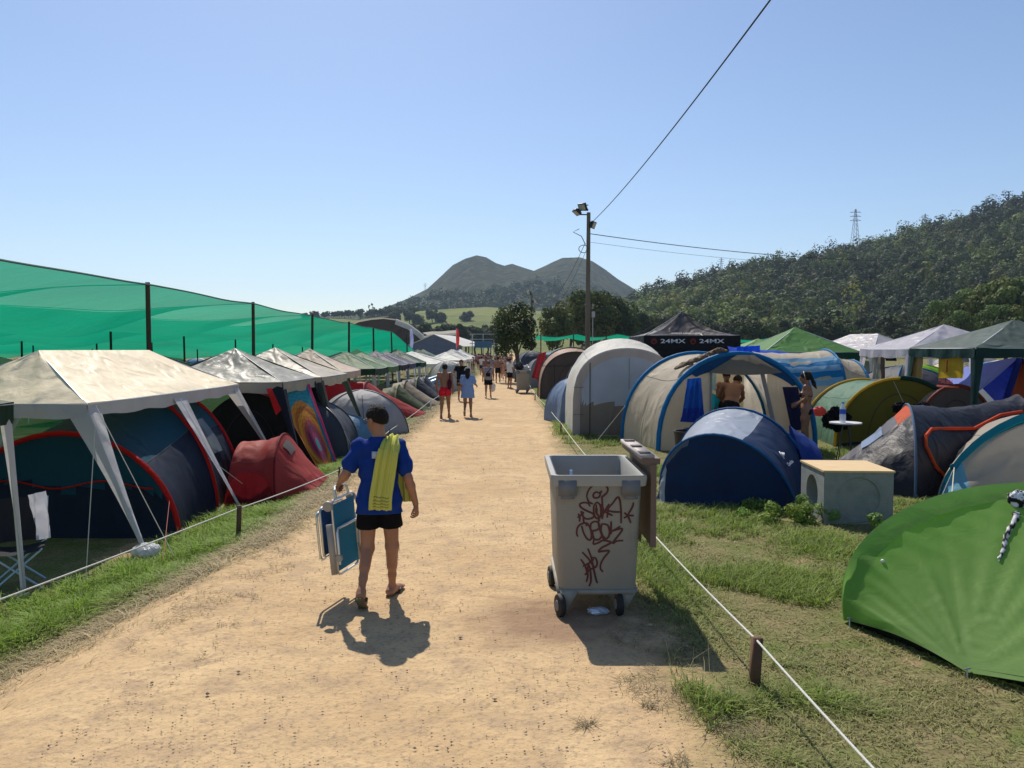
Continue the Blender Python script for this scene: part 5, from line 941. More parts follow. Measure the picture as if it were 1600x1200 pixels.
def onsurf(px, py, off=.0):
    D_ = (_PV-A_(0, 0, H)); dep = D_[:, 1]*math.cos(TH)-D_[:, 2]*math.sin(TH); ix = 800+1200*D_[:, 0]/dep; iy = 600-1200*(D_[:, 2]*math.cos(TH)+D_[:, 1]*math.sin(TH))/dep
    v = _PV[np.argmin((ix-px)**2+(iy-py)**2)]; n_ = A_(0, 0, H)-v; return v+n_/np.linalg.norm(n_)*off
b = B(); b.blob(onsurf(1378, 876, .012), (.015, .015, .015), 6); part('toggle', b, mat('white_plastic', (.75, .75, .73), .4), o)
# cow print scarf
def cow(u, t):
    n1 = fbm(u*9, t*26, 3, 31); C = np.full(u.shape+(3,), .72); C[n1 > .07] = (.02, .02, .025); return C
cp = mat('cow_print_cloth', (1, 1, 1), .95, tint=True, bump=(25, .25), spec=.05); ck = onsurf(1588, 782, .055); kq = np.array([onsurf(1590-30*q_, 796+78*q_, .025) for q_ in np.linspace(0, 1, 26)]); b = B(); th_ = np.linspace(0, math.pi, 30); ph = np.linspace(0, 2*math.pi, 48)
TT, PP = np.meshgrid(th_, ph, indexing='ij'); q = fbm(PP*1.6+TT, TT*2.5, 3, 5); R_ = 1+.5*q; Pk = np.stack([R_*np.sin(TT)*np.cos(PP)*.085, R_*np.sin(TT)*np.sin(PP)*.06, R_*np.cos(TT)*.085], -1)+ck
cc = np.where((fbm(PP*1.5, TT*3.4, 2, 44) > .04)[..., None], .02, .70)*np.ones(3); b.grid(Pk, col=cc)
tt = np.linspace(0, 1, 26); kk = np.ones(9)/9; p_ = np.stack([np.convolve(np.pad(kq[:, i_], 4, 'edge'), kk, 'valid') for i_ in range(3)], 1)+np.stack([.012*np.sin(tt*9), 0*tt, 0*tt], 1); a_ = np.linspace(0, 2*math.pi, 13)
rad = .030*(1-.55*tt)*(1+.25*np.sin(tt*40)); Sx = p_[:, None]+np.stack([np.cos(a_)[None]*rad[:, None], np.sin(a_)[None]*rad[:, None]*.7, .25*np.sin(a_*2)[None]*rad[:, None]], -1)
c2 = np.where((np.sin(tt*44)[:, None]+np.cos(a_*2+tt[:, None]*9) > -.1)[..., None], .025, .6)*np.ones(3); b.grid(Sx, col=c2)
b.tube([p_[-1], p_[-1]+A_(-.005, -.01, -.04), p_[-1]+A_(.02, -.02, -.08)], .004, 5)
o = part('scarf', b, cp, smooth=True); b.C[-1][:] = .02; tag(o, 'black and white cow print scarf knotted on the lime green tent', 'scarf')
# --- canopies on the right
lgn = fab('leaf_green_canopy', (78, 128, 62), .3, (4, .3)); lgv = fab('dark_leaf_valance', (16, 70, 44), .2); gyg = fab('grey_green_canopy', (84, 98, 92), .28, (4, .4)); pgn = fab('mint_green_canopy', (120, 165, 95), .35); ptv = fab('petrol_green_valance', (16, 52, 48), .15); whs = fab('silky_white_canopy', (205, 200, 205), .38, (7, .7), .28)
gazebo('leaf green pointed canopy standing behind the striped blue and beige tent', (9.2, 25.0), 3.0, 3.0, 2.15, 2.95, 0, lgn, lgv, M_LEG, lgv, .05, z0=0, sag=.04, sd=111)
gazebo('mint green canopy partly hidden left of the leaf green one', (10.4, 32.5), 3.0, 3.0, 2.1, 2.68, 0, pgn, pgn, M_LEG, pgn, .05, z0=0, sd=113)
gazebo('small mint green canopy peak between the white canopies', (16.6, 36.5), 3.0, 3.0, 2.2, 3.0, 0, pgn, pgn, M_LEG, None, .05, z0=0, sd=114)
gazebo('distant pale lilac white canopy with a flat ridge behind the white one', (14.4, 31.5), 3.0, 4.0, 2.15, 2.85, 1.5, whs, whs, M_LEG, whs, .05, rz=.35, z0=0, sd=115)
gazebo('silky white canopy with the striped clothes hanging below it', (11.05, 19.7), 3.1, 2.55, 2.24, 2.86, .01, whs, whs, M_LEG, whs, .1, z0=0, sag=.04, sd=117, amp=.03, flapw=.14)
gazebo('grey green canopy with a petrol valance at the right edge', (11.1, 17.05), 3.2, 2.6, 2.26, 2.88, .01, gyg, ptv, M_LEG, ptv, .08, z0=0, sag=.03, sd=119, flapw=.16)
X9 = 9.56
def hang(px0, px1, y0, y1, name, label, cat, mt, x=X9, **k):
    Ya, Yb = x*1200/(px0-800), x*1200/(px1-800); z = lambda py, Y: H+(546-py)/1200*Y
    return cloth(name, label, cat, [(x, Ya, z(y0, Ya)), (x, Yb, z(y0, Yb)), (x, Yb, z(y1, Yb)), (x, Ya, z(y1, Ya))], mt, **k)
yt = hang(1466, 1505, 556, 591, 'beach_towel', 'yellow beach towel with a red lettered border hanging from the grey green canopy', 'towel', fab('yellow_towel', (198, 160, 30), .3), fold=.012, freq=1.2)
b = B(); Y_ = X9*1200/668; text_b(b, 'MALIBU', (X9-.05, Y_-.08, 1.42+.06), (0, -1, 0), (0, 0, 1), .085, sx=1.3, ext=.012)
for z0_ in (1.42, 1.40): b.box((X9-.05, Y_-.43, z0_), (.006, .86, .014))
b.bar((X9-.05, Y_-.38, 2.0), (X9-.05, Y_-.38, 1.72), .03, .005)
ORG[yt.name] = ORG[yt.name]; part('printed_border', b, mat('red_towel_print', (.45, .07, .03), .8), yt, smooth=False)
hang(1422, 1442, 557, 607, 'curtain', 'tan brown curtain hanging from the corner of the grey green canopy', 'curtain', fab('tan_curtain', (160, 128, 78), .35), fold=.03, freq=2.5)
hang(1362, 1374, 556, 592, 'striped_cloth', 'black and cream striped cloth hanging under the white canopy', 'cloth', mat('striped_weave', (.42, .36, .28), .9, var=.75, vscale=9., stretch=(1, 1, .25)), fold=.03, freq=2)
hang(1375, 1382, 556, 592, 'brown_cloth', 'narrow brown cloth hanging beside the striped one', 'cloth', cl('cocoa', (92, 70, 60)), fold=.02, freq=1)
hang(1382, 1399, 556, 564, 'black_garment', 'small black garment hanging below the white canopy edge', 'clothes', cl('black_wash', (1, 1, 1)), fold=.03, freq=1)
hang(1500, 1512, 553, 566, 'grey_cloth', 'small grey rag pegged at the petrol green corner', 'cloth', cl('dove_grey', (150, 146, 150)), fold=.03, freq=1)
# blue and orange ridge tent with lilac flank
lil = fab('lilac_blue_nylon', (112, 128, 205), .35, (3, .7)); org = fab('burnt_orange_nylon', (182, 78, 38), .3); rb = fab('cobalt_nylon', (25, 50, 160), .25)
o = thing('ridge_tent', 'orange fronted ridge tent with a lilac blue flank at the right edge', 'tent', (12.4, 19.5, 0)); ap = A_(12.35, 18.7, 2.05); apb = A_(12.9, 22, 1.7)
def tri(name, a, b_, c, mt, sd, n=12): 
    u = np.linspace(0, 1, n); P = np.array([[(b_*(1-t)+c*t)*s+a*(1-s) for s in u] for t in u]); bb = B(); bb.grid(wrinkle(P, .04, 4, 4, sd)); part(name, bb, mt, o, smooth=60)
tri('front_panel', ap, A_(11.5, 18.3, 0), A_(13.6, 18.3, 0), org, 1); bb = B(); u = np.linspace(0, 1, 16)
bb.grid(wrinkle(np.array([[ap*(1-t)*(1-s)+apb*(1-t)*s+A_(9.9, 18.6, .55)*t*(1-s)+A_(10.0, 22, .4)*t*s-A_(0, 0, .25)*math.sin(math.pi*t) for s in u] for t in u]), .06, 5, 5, 3)); part('lilac_flank', bb, lil, o, smooth=60)
bb = B(); bb.grid(wrinkle(np.array([[ap*(1-t)*(1-s)+apb*(1-t)*s+A_(14.3, 18.4, .1)*t*(1-s)+A_(14.5, 22, .1)*t*s for s in u] for t in u]), .05, 5, 5, 8)); part('blue_flank', bb, rb, o, smooth=60)
bb = B(); bb.bar(ap+A_(0, -.03, 0), (11.45, 18.25, 0), .16, .02); bb.bar(ap+A_(0, -.03, 0), (13.65, 18.25, 0), .16, .02); part('blue_border', bb, rb, o)
tri('blue_lower_panel', A_(12.25, 18.28, 1.15), A_(11.75, 18.2, .1), A_(12.35, 18.2, .1), fab('azure_nylon', (40, 90, 200), .3), 4, 6)
gp_ = [hoop((8.85, 16.9), (10.75, 16.9), 1.42), hoop((8.9, 18.3), (10.6, 18.3), 1.35)]
tunnel('tunnel_tent', 'small tan tunnel tent with a brown arch below the yellow towel', gp_, dict(fly=fab('tan_flysheet', (190, 165, 138), .3), sleeve=fab('russet_sleeve', (130, 58, 46), .2), wall=brn), sleeves=(0,), sw=.04, sd=5)
hs = [hoop((7.6, 15.6), (8.7, 17.2), .0+.02), hoop((8.1, 16.6), (8.9, 17.4), .35)]
dome('dome_tent', 'dark grey little dome tent under the yellow towel', (12.0, 22.8), 1.3, 1.65, dict(fly=gy1, alt=gy2), .4, sd=9, door=2)
dome('dome_tent', 'blue grey dome tent behind the mustard and sage tent', (11.0, 21.6), 1.7, 1.75, dict(fly=gy1, sleeve=blu), .2, sd=12)
dome('dome_tent', 'lime dome tent glimpsed behind the tan curtain', (13.6, 25.5), 1.4, 1.7, dict(fly=fab('vivid_lime_nylon', (130, 180, 40), .4)), .4, sd=13)
b = B()
for i in range(5): b.crumple(A_(8.2+.14*i, 16.2+.03*i, .92+.07*math.cos(i*1.7)), (.16, .12, .13), i*4)
b.crumple((8.75, 16.1, .86), (.2, .14, .16), 3, 1); tag(part('clothes_heap', b, [cl('black_wash', (1, 1, 1)), cl('bottle_green_wash', (30, 62, 50))]), 'heap of black and green clothes between the mustard tent and the tan tunnel', 'clothes')
for i in range(8):
    x, y = 15+RG.uniform(0, 9), 26+i*2.4; mt, nm = [(w_wh, 'white'), (gy2, 'grey'), (lblue, 'light blue'), (w_sand, 'sand')][i % 4]
    dome('dome_tent', nm+' dome tent half hidden behind the right hand canopies', (x, y), 1.5, 1.7, dict(fly=mt), i, sd=i, group=nm+' dome tents behind the right hand canopies')
# ---------- rope barriers
def stake(x, y, h, lab, w=.045, mt=wood, r=.2, z=None, grp=None):
    b = B(); z = float(zg(x)) if z is None else z; b.box((x, y, z+h/2-.03), (w, w*.8, h+.06), np.array(Matrix.Rotation(r, 3, 'Z'))@np.array(Matrix.Rotation(.05, 3, 'Y'))); return tag(part('rope_stake', b, mt, smooth=False), lab, 'stake', grp)
swood = mat('brown_stake_wood', (.13, .07, .04), .85, bump=(30, .5), var=.3, stretch=(1, 1, .3))
RL = [(-4.6, 3.0, .30), (-3.42, 9.45, .24), (-3.02, 13.3, .12), (-3.05, 19.0, .2), (-3.02, 28.2, .32), (-3.1, 37., .3), (-3.2, 48, .3), (-3.3, 60, .3)]
RR = [(1.75, 1.5, .30), (1.60, 4.94, .32), (1.45, 8.6, .30), (1.38, 13.5, .26), (1.28, 20.0, .30), (1.2, 24.6, .32), (1.0, 33.2, .3), (.95, 44., .3), (1.1, 60., .3)]
def rope(pts, sag, lab, r=.009):
    P = []
    for i in range(len(pts)-1):
        a, c = np.array(pts[i], float), np.array(pts[i+1], float); L = c[1]-a[1]
        for t in np.linspace(0, 1, 12, endpoint=False): q = a*(1-t)+c*t; q[2] -= sag*4*t*(1-t)*min(1, L/5); P.append(q)
    P.append(np.array(pts[-1], float)); b = B(); b.tube(P, r, 6); return tag(part('barrier_rope', b, mat('pale_rope', (.62, .62, .56), .8, bump=(120, .5)), smooth=True), lab, 'rope')
rope(RL, .03, 'pale rope strung on stakes along the left verge', .0075); rope(RR, .03, 'pale rope strung on stakes along the right verge', .0075)
stake(-3.40, 9.47, .42, 'dark wooden stake carrying the left rope in front of the navy tunnel tent', .055, swood)
stake(1.60, 4.96, .33, 'short brown wooden stake in the grass at the lower right', .06, swood)
stake(-3.0, 28.3, .45, 'white stake on the left verge near the olive tent', .04, mat('white_plastic', (1, 1, 1)))
for x, y, h in RL[2:4]+RL[5:]: stake(x, y+.03, h+.05-float(zg(x)), 'thin stake carrying the left rope farther along', .035, swood, grp='farther stakes of the left rope')
for x, y, h in RR[2:]: stake(x, y+.03, h+.04, 'thin stake carrying the right rope farther along', .035, swood, grp='farther stakes of the right rope')
# ---------- lamp poles and cables
blkm = mat('lamp_black_metal', (.03, .03, .03), .5, .3); gls = mat('floodlight_glass', (.5, .48, .42), .15, spec=.8); cabm = mat('cable_black', (.03, .03, .035), .6)
def lamppole(lab, x, y, h, r, fl):
    o = thing('lamp_pole', lab, 'lamp pole', (x, y, 0)); b = B(); b.tube([(x, y, -.1), (x, y, h*.5), (x+.02, y, h)], [r, r*.9, r*.72], 12); part('pole', b, mat('grey_pole_wood', (.16, .13, .10), .85, bump=(20, .5), var=.25, stretch=(1, 1, .15)), o)
    for dx, z, yaw, pit in fl:
        R = np.array(Matrix.Rotation(yaw, 3, 'Z')@Matrix.Rotation(pit, 3, 'X')); c = A_(x+dx, y-.1, z); b = B(); b.box(c, (.42, .12, .34), R); b.box(c+R@A_(0, .08, 0), (.30, .08, .22), R); q = part('floodlight', b, blkm, o, smooth=False)
        b = B(); b.box(c+R@A_(0, -.066, 0), (.34, .012, .26), R); part('lamp_glass', b, gls, q); b = B(); b.bar((x, y, z-.1), c+A_(0, .05, -.1), .05); b.bar((x, y, z+.1), c+A_(0, .05, .1), .04); part('bracket', b, blkm, o)
    return o
o = lamppole('tall wooden lamp pole with floodlights and cables right of the path', 3.64, 37, 8.75, .125, [(-.28, 9.0, -.7, .5), (.22, 8.15, 1.1, .4), (-.55, 8.75, -1.2, .9)])
b = B(); b.box((3.9, 36.9, 3.9), (.14, .1, .28)); b.tube([(3.87, 36.9, 3.75), (3.87, 36.9, 1.5)], .02, 5); part('switch_box', b, mat('light_grey_box', (.4, .4, .4), .5), o); b = B(); a = np.linspace(0, 6.28, 20); b.tube(np.stack([3.4+.22*np.cos(a), 36.8+0*a, 7.0+.18*np.sin(a)], 1), .018, 5); b.tube([(3.2, 36.8, 7.95), (2.9, 36.8, 7.8), (3.3, 36.8, 7.6), (3.5, 36.8, 7.2)], .02, 5); part('cable_coil', b, cabm, o)
lamppole('second smaller looking lamp pole beside the leafy tree farther down the path', 1.9, 75, 7.7, .13, [(-.3, 7.7, -.6, .4), (.3, 6.9, .8, .4)])
lamppole('third lamp pole hidden among canopies far to the right', 42, 62, 10, .15, [(.3, 9.8, .6, .4)])
def cable(lab, a, c, sag, r=.012):
    t = np.linspace(0, 1, 40)[:, None]; P = np.array(a, float)*(1-t)+np.array(c, float)*t; P[:, 2] -= (sag*4*t*(1-t))[:, 0]; b = B(); b.tube(P, r, 5); tag(part('overhead_cable', b, cabm, smooth=True), lab, 'cable')
cable('black overhead cable rising from the tall lamp pole to the top of the photo', (3.78, 37, 8.25), (4.35, -9, 8.7), .75, .016)
cable('thick cable running right from the tall lamp pole in front of the wooded hill', (3.7, 37, 7.75), (42, 62, 9.9), .9, .02)
cable('thin lower cable running right from the tall lamp pole', (3.7, 37, 7.35), (42, 62, 9.5), .9, .008)
cable('cable sloping from the tall lamp pole towards the second lamp pole', (3.5, 37.1, 7.3), (1.95, 75, 7.2), 1.6, .014)
cable('second cable beside it sloping down towards the far lamp pole', (3.62, 37.2, 7.1), (2.1, 75, 6.9), 1.9, .010)
# ---------- far festival structures
o = thing('arched_marquee', 'huge dark brown arched stage tent with a white sweeping edge', 'marquee', (-23.5, 172, 0)); Ym = 172
sx_ = lambda px: (px-800)/1200*Ym
zz_ = lambda py: H+(546-py)/1200*Ym
K = [(548, 508), (560, 502), (580, 498), (600, 496.5), (620, 499), (640, 507), (655, 518), (668, 530), (690, 540)]
top = np.array([A_(sx_(a), Ym, zz_(c)) for a, c in K]); bck = top+A_(2, 14, -3.2); t = np.linspace(0, 1, 8)
P = top[:, None]*(1-t)[None, :, None]+bck[:, None]*t[None, :, None]; b = B(); b.grid(P); part('roof_membrane', b, fab('cream_membrane', (190, 185, 175), .3), o)
b = B(); lowp = top.copy(); lowp[:, 2] = 0; b.grid(np.stack([top+A_(0, .3, -.25), lowp+A_(0, .3, 0)], 1)); part('front_wall', b, mat('brown_painted_canvas', (.11, .075, .055), .8, var=.6, vscale=.35, hue=(.05, .03, .025)), o)
b = B(); e = top[4:]; b.grid(np.stack([e+A_(0, -.1, .1), e+A_(-.4, -.1, -1.1)*A_(1, 1, 1)], 1)); part('white_edge', b, w_wh, o)
o = thing('white_awning', 'white swept awning between the arched stage tent and the grey marquee', 'awning', (sx_(690), 165, 0)); b = B(); P = np.array([[A_((a-800)/1200*165, 165+d*10, H+(546-(c+d*2))/1200*165) for d in (0, 1)]+[A_((a-800)/1200*165, 164.9, H+(546-c-8)/1200*165)] for a, c in ((660, 520), (675, 518), (690, 518), (700, 517), (712, 516))]); b.grid(P); part('canvas', b, w_wh, o)
for a in (662, 706): b = B(); b.tube([((a-800)/1200*165, 165, 0), ((a-800)/1200*165, 165, H+(546-522)/1200*165)], .12, 6); part('post', b, M_LEG, o)
o = thing('gabled_marquee', 'long grey gabled marquee with a white roof end beyond the camp', 'marquee', (-16, 140, 0)); Yg = 140; gx = lambda px: (px-800)/1200*Yg; gz = lambda py: H+(546-py)/1200*Yg
b = B(); b.poly([(gx(636), Yg, 0), (gx(636), Yg, gz(541)), (gx(678), Yg, gz(523)), (gx(722), Yg, gz(541)), (gx(722), Yg, 0)], th=.1); part('gable_wall', b, fab('blue_grey_canvas', (112, 118, 138), .1), o)
b = B(); R0, R1 = A_(gx(678), Yg-.3, gz(522.5)), A_(gx(700), Yg+24, gz(522.5)); b.poly([R0, A_(gx(724), Yg-.3, gz(541.5)), A_(gx(755), Yg+24, gz(540)), R1], th=.1); b.poly([A_(gx(634), Yg-.3, gz(541.5)), R0, R1, A_(gx(650), Yg+24, gz(540))], th=.1); part('roof', b, w_wh, o)
for i, (px, y, c1, lab) in enumerate([(641, 120, (150, 160, 205), 'white and blue feather flag in front of the arched stage tent'), (713, 130, (190, 50, 45), 'tall red feather flag beside the grey marquee')]):
    o = thing('feather_flag', lab, 'flag', ((px-800)/1200*y, y, 0)); x = (px-800)/1200*y; h = H+(546-513)/1200*y; b = B(); b.tube([(x, y, 0), (x, y, h)], .04, 5); part('pole', b, M_LEG, o)
    b = B(); P = np.array([[A_(x+w_*(.3+.25*math.sin(q*3)), y+.1*math.sin(q*9), h-.1-q*3.2) for q in np.linspace(0, 1, 9)] for w_ in (0, .5, 1.)]); b.grid(P); part('flag_cloth', b, fab('flag_%d' % i, c1, .4), o)
o = thing('stage_truss', 'steel truss structure with blue banners at the end of the path', 'truss', (-6.5, 150, 0)); b = B(); X0, X1 = (738-800)/1200*150, (772-800)/1200*150
for x in (X0, (X0+X1)/2, X1): b.bar((x, 150, 0), (x, 150, 5.2), .18)
for z in (5.2, 4.2, 3.4): b.bar((X0-.5, 150, z), (X1+.3, 150, z), .14)
part('frame', b, mat('galvanised_steel', (1, 1, 1)), o); b = B(); b.box(((X0+X1)/2, 149.8, 3.2), (3.4, .06, 1.3)); part('blue_banner', b, fab('hazy_blue_banner', (80, 120, 150), .2), o)  # distance haze is mixed into the banner's blue
# ---------- rubbish containers
def container(lab, loc, rz, full=True, main=False):
    o = thing('rubbish_container', lab, 'container', loc, rz); g1_ = mat('weathered_grey_plastic', (.33, .31, .265), .65, bump=(12, .15), var=.32, vscale=2.6, hue=(.24, .225, .19)); w0, w1, l0, l1 = .315, .355, .52, .585; zb, zt = .21, 1.17
    def ring(w, l, z, r=.05, n=6):
        P = []
        for sx, sy, a0 in ((1, 1, 0), (-1, 1, 90), (-1, -1, 180), (1, -1, 270)):
            for a in np.radians(np.linspace(a0, a0+90, n)): P.append(A_(sx*(w-r)+r*math.cos(a), sy*(l-r)+r*math.sin(a), z))
        return np.array(P)
    b = B(); prof = [ring(w0*.5, l0*.5, zb), ring(w0, l0, zb, .06), ring(w0+.01, l0+.01, zb+.03, .06), ring(w1, l1, zt-.08), ring(w1, l1, zt)]
    b.grid(np.stack(prof, 1), closed=True); b.add(ring(w0*.5, l0*.5, zb), [tuple(range(24))[::-1]]); part('bin_body', b, g1_, o, True, 40)
    b = B(); b.grid(np.stack([ring(w1+.002, l1+.002, zt-.075), ring(w1+.035, l1+.03, zt-.07), ring(w1+.045, l1+.035, zt), ring(w1+.04, l1+.03, zt+.02), ring(w1+.0, l1-.0, zt+.018), ring(w1-.02, l1-.02, zt-.01), ring(w1-.03, l1-.03, zt-.2), ring(w0-.03, l0-.03, zb+.35), ring(w0*.4, l0*.4, zb+.34)], 1), closed=True); part('rim_and_lining', b, mat('grey_rim_plastic', (.36, .345, .31), .5, var=.1), o, True, 40)
    for sx in (-1, 1): b = B(); b.box((sx*.26, -l1-.018, zt-.085), (.15, .035, .13)); b.box((sx*.26, -l1-.024, zt-.16), (.11, .02, .03)); part('lifting_pocket', b, mat('shadow_grey_plastic', (.17, .175, .185), .6), o, True, False)  # dark grey paints in the shade inside the recessed pockets
    b = B(); b.box((0, -l0-.0, zb-.012), (w0*1.9, .05, .035)); b.box((0, l0, zb-.012), (w0*1.9, .05, .035)); b.box((-w0, 0, zb-.012), (.05, l0*1.9, .03)); b.box((w0, 0, zb-.012), (.05, l0*1.9, .03)); part('base_frame', b, g1_, o, True, False)
    rub = mat('black_rubber', (.018, .018, .018), .7); 
    for i, (x, y, yaw) in enumerate([(-.295, -.53, .3), (.20, -.50, .1), (-.325, .30, .15), (.24, .42, 0)]):
        if i < 2: b = B(); b.add([(x-.02, y-.03, zb), (x+.13, y-.03, zb), (x+.13, y+.07, zb), (x-.02, y+.07, zb), (x+.015, y-.05, .075), (x+.045, y-.05, .075), (x+.045, y+.0, .075), (x+.015, y, .075)], [(0, 1, 2, 3), (4, 7, 6, 5), (0, 4, 5, 1), (1, 5, 6, 2), (2, 6, 7, 3), (3, 7, 4, 0)]); part('caster_fork', b, g1_, o, True, False)
        c = A_(x-.02, y-.03, .095); ax = A_(math.cos(yaw), math.sin(yaw), 0); b = B(); b.lathe([(0, -.028), (.06, -.028), (.088, -.022), (.095, -.01), (.095, .01), (.088, .022), (.06, .028), (0, .028)], c, 24, 0, ax); wq = part('wheel', b, rub, o, True); b = B(); b.lathe([(0, -.033), (.045, -.033), (.045, .033), (0, .033)], c, 14, 0, ax); part('hub', b, mat('grey_hub', (.2, .2, .2), .5), wq, True)
    return o
bn = container('large grey rubbish container with red graffiti standing at the right edge of the path', (.715, 6.86, 0), 0)
b = B(); lm = mat('brown_lid_plastic', (.17, .11, .085), .55, var=.15, bump=(10, .1))
for (x0, x1, z0, z1) in ((.455, .50, .60-.0, 1.30),):
    P = np.array([[A_(x0+.03*math.sin(math.pi*(y+.58)/1.16)+.02, y, z) for z in np.linspace(.55+.06*abs(y), 1.28, 8)] for y in np.linspace(-.58, .58, 13)]); Q_ = P+A_(-.045, 0, 0); b.grid(P); b.grid(Q_[::-1]); 
    for E1, E2 in ((P[0], Q_[0]), (P[-1], Q_[-1]), (P[:, 0], Q_[:, 0]), (P[:, -1], Q_[:, -1])): b.grid(np.stack([E1, E2], 1))
b.bar((.43, -.58, 1.30), (.43, .58, 1.30), .15, .05)
part('open_lid', b, lm, bn, True, 35)
b = B(); b.bar((.40, -.57, 1.335), (.40, .57, 1.335), .12, .03)
for y in (-.42, 0, .42): b.box((.40, y, 1.345), (.09, .12, .03), m=1)
part('lid_hinge_rail', b, [mat('pinkish_grey_plastic', (.42, .36, .33), .6), mat('dark_slot', (.08, .07, .07), .8)], bn, True, False)
# graffiti strokes: pixel polylines on the face of the container, drawn in the plane of its narrow end
GR = [[(175, 245), (170, 215), (190, 160), (235, 115), (290, 100), (345, 108), (375, 145), (370, 185), (335, 220), (320, 235), (325, 330), (318, 385), (322, 450)], [(320, 170), (290, 190), (262, 182), (235, 205), (240, 235), (270, 240), (295, 225), (305, 190), (318, 172)], [(175, 245), (190, 280), (230, 300)],
 [(205, 325), (175, 290), (120, 290), (100, 310), (120, 340), (175, 370), (235, 400), (230, 435), (170, 448), (130, 420), (110, 370)], [(270, 280), (240, 320), (242, 400), (265, 440), (300, 430), (310, 380), (300, 310), (270, 280)], [(265, 305), (262, 380), (285, 420), (292, 470)], [(270, 340), (268, 390)],
 [(310, 300), (330, 350), (325, 440)], [(390, 300), (330, 400)], [(345, 375), (425, 415)], [(385, 320), (370, 435)], [(345, 380), (420, 300), (470, 235), (495, 260), (508, 370), (508, 490)], [(370, 365), (440, 378), (505, 378)], [(630, 285), (620, 330), (560, 430)], [(540, 385), (575, 420), (605, 488)], [(535, 440), (580, 415), (635, 415)],
 [(85, 395), (100, 430), (98, 475)], [(78, 435), (120, 405), (140, 380)], [(120, 370), (135, 430), (140, 485)], [(82, 622), (70, 590), (80, 530), (120, 495), (165, 490), (195, 520), (215, 580), (212, 645), (180, 650), (140, 590), (118, 515)], [(165, 495), (168, 520)],
 [(205, 560), (215, 490), (270, 475), (300, 530), (260, 560), (228, 570), (235, 640), (290, 650), (320, 600), (300, 560)], [(285, 440), (290, 520), (318, 600), (350, 640)], [(320, 495), (310, 560), (330, 640), (380, 630), (395, 570), (375, 510), (320, 495)], [(410, 470), (408, 600)], [(500, 520), (410, 575), (440, 560), (522, 550), (425, 685), (470, 665), (530, 662)],
 [(215, 570), (240, 640), (235, 695), (290, 680), (330, 660), (405, 675), (380, 700), (320, 730), (285, 770), (330, 765), (390, 765), (340, 830), (308, 890), (305, 940), (330, 970)],
 [(125, 775), (190, 845), (240, 920), (260, 920), (272, 880), (255, 835), (225, 830)], [(180, 740), (215, 830), (235, 930), (265, 1060), (280, 1075)], [(110, 845), (150, 905), (170, 960), (180, 1010), (165, 1070)], [(130, 915), (190, 885), (240, 845)], [(150, 1000), (200, 950), (245, 930)], [(185, 880), (205, 960), (210, 1060), (192, 1112)], [(165, 1000), (190, 880)]]
b = B()
def fx(zx, zy):
    px, py = 890+zx*120/758, 740+zy*190/1200; Yp = 6.86-.585
    for _ in range(4): q = pt(px, py, Yp); zz = min(max(q[2]-.24, 0)/.85, 1); Yp = 6.86-(.53+(.585-.53)*zz)-.004
    return pt(px, py, Yp)-A_(.715, 6.86, 0)
for st in GR:
    p = np.array([fx(*q) for q in st]); k = len(p); tq = np.linspace(0, k-1, max(2, (k-1)*5)); i0 = np.clip(tq.astype(int), 0, k-2); f_ = (tq-i0)[:, None]
    m0 = np.gradient(p, axis=0) if k > 2 else np.repeat((p[1]-p[0])[None], 2, 0); a, c, ma, mc = p[i0], p[i0+1], m0[i0], m0[i0+1]; q = (2*f_**3-3*f_**2+1)*a+(f_**3-2*f_**2+f_)*ma+(-2*f_**3+3*f_**2)*c+(f_**3-f_**2)*mc
    T_ = np.gradient(q, axis=0); nrm = np.stack([-T_[:, 2], 0*T_[:, 0], T_[:, 0]], 1); nrm /= np.linalg.norm(nrm, axis=1, keepdims=True); w_ = (.0065+.002*np.sin(np.linspace(0, 3, len(q))))[:, None]
    b.grid(np.stack([q+nrm*w_, q-nrm*w_], 1))
part('graffiti', b, mat('oxblood_spray_paint', (.085, .018, .018), .5), bn, True, None)
b = B(); 
for i in range(7): b.blob(A_(-.26+.035*i, -.43+.02*(i % 3), .98+.02*(i % 2)), (.05, .05, .06), 7, i % 2, .5, i)
b.lathe([(0, 0), (.028, 0), (.028, .12), (.012, .15), (.012, .19), (0, .19)], (-.22, -.46, 1.02), 12, 0); o_ = None
q = B(); q.V = [np.concatenate(b.V)+A_(.715, 6.86, 0)]; q.C = [np.concatenate(b.C)]; q.P = b.P; q.n = b.n; tag(part('empty_bottles', q, [mat('clear_blue_plastic', lin(150, 185, 225), .15, alpha=.75), mat('white_plastic', (1, 1, 1))]), 'a few crushed blue and clear bottles inside the near container', 'bottles')
b = B(); b.blob((.72, 6.35, .03), (.09, .06, .03), 10, 0, .6, 8); tag(part('crumpled_wrapper', b, mat('foil_wrapper', (.6, .65, .72), .3, .4)), 'crumpled shiny wrapper on the ground under the container', 'litter')
c2 = container('second grey rubbish container farther along the right edge of the path, heaped with bags', (.56, 39.1, 0), 0)
b = B(); b.crumple((.35, 38.9, 1.35), (.26, .28, .22), 2); tag(part('black_rubbish_bag', b, mat('black_bag_film', (.02, .02, .025), .3, bump=(12, .8))), 'black rubbish bag on top of the second container', 'bag')
b = B(); b.crumple((.72, 38.9, 1.28), (.2, .25, .16), 5); tag(part('white_rubbish_bag', b, mat('white_bag_film', (.7, .7, .72), .3, trans=.3)), 'white rubbish bag on top of the second container', 'bag')
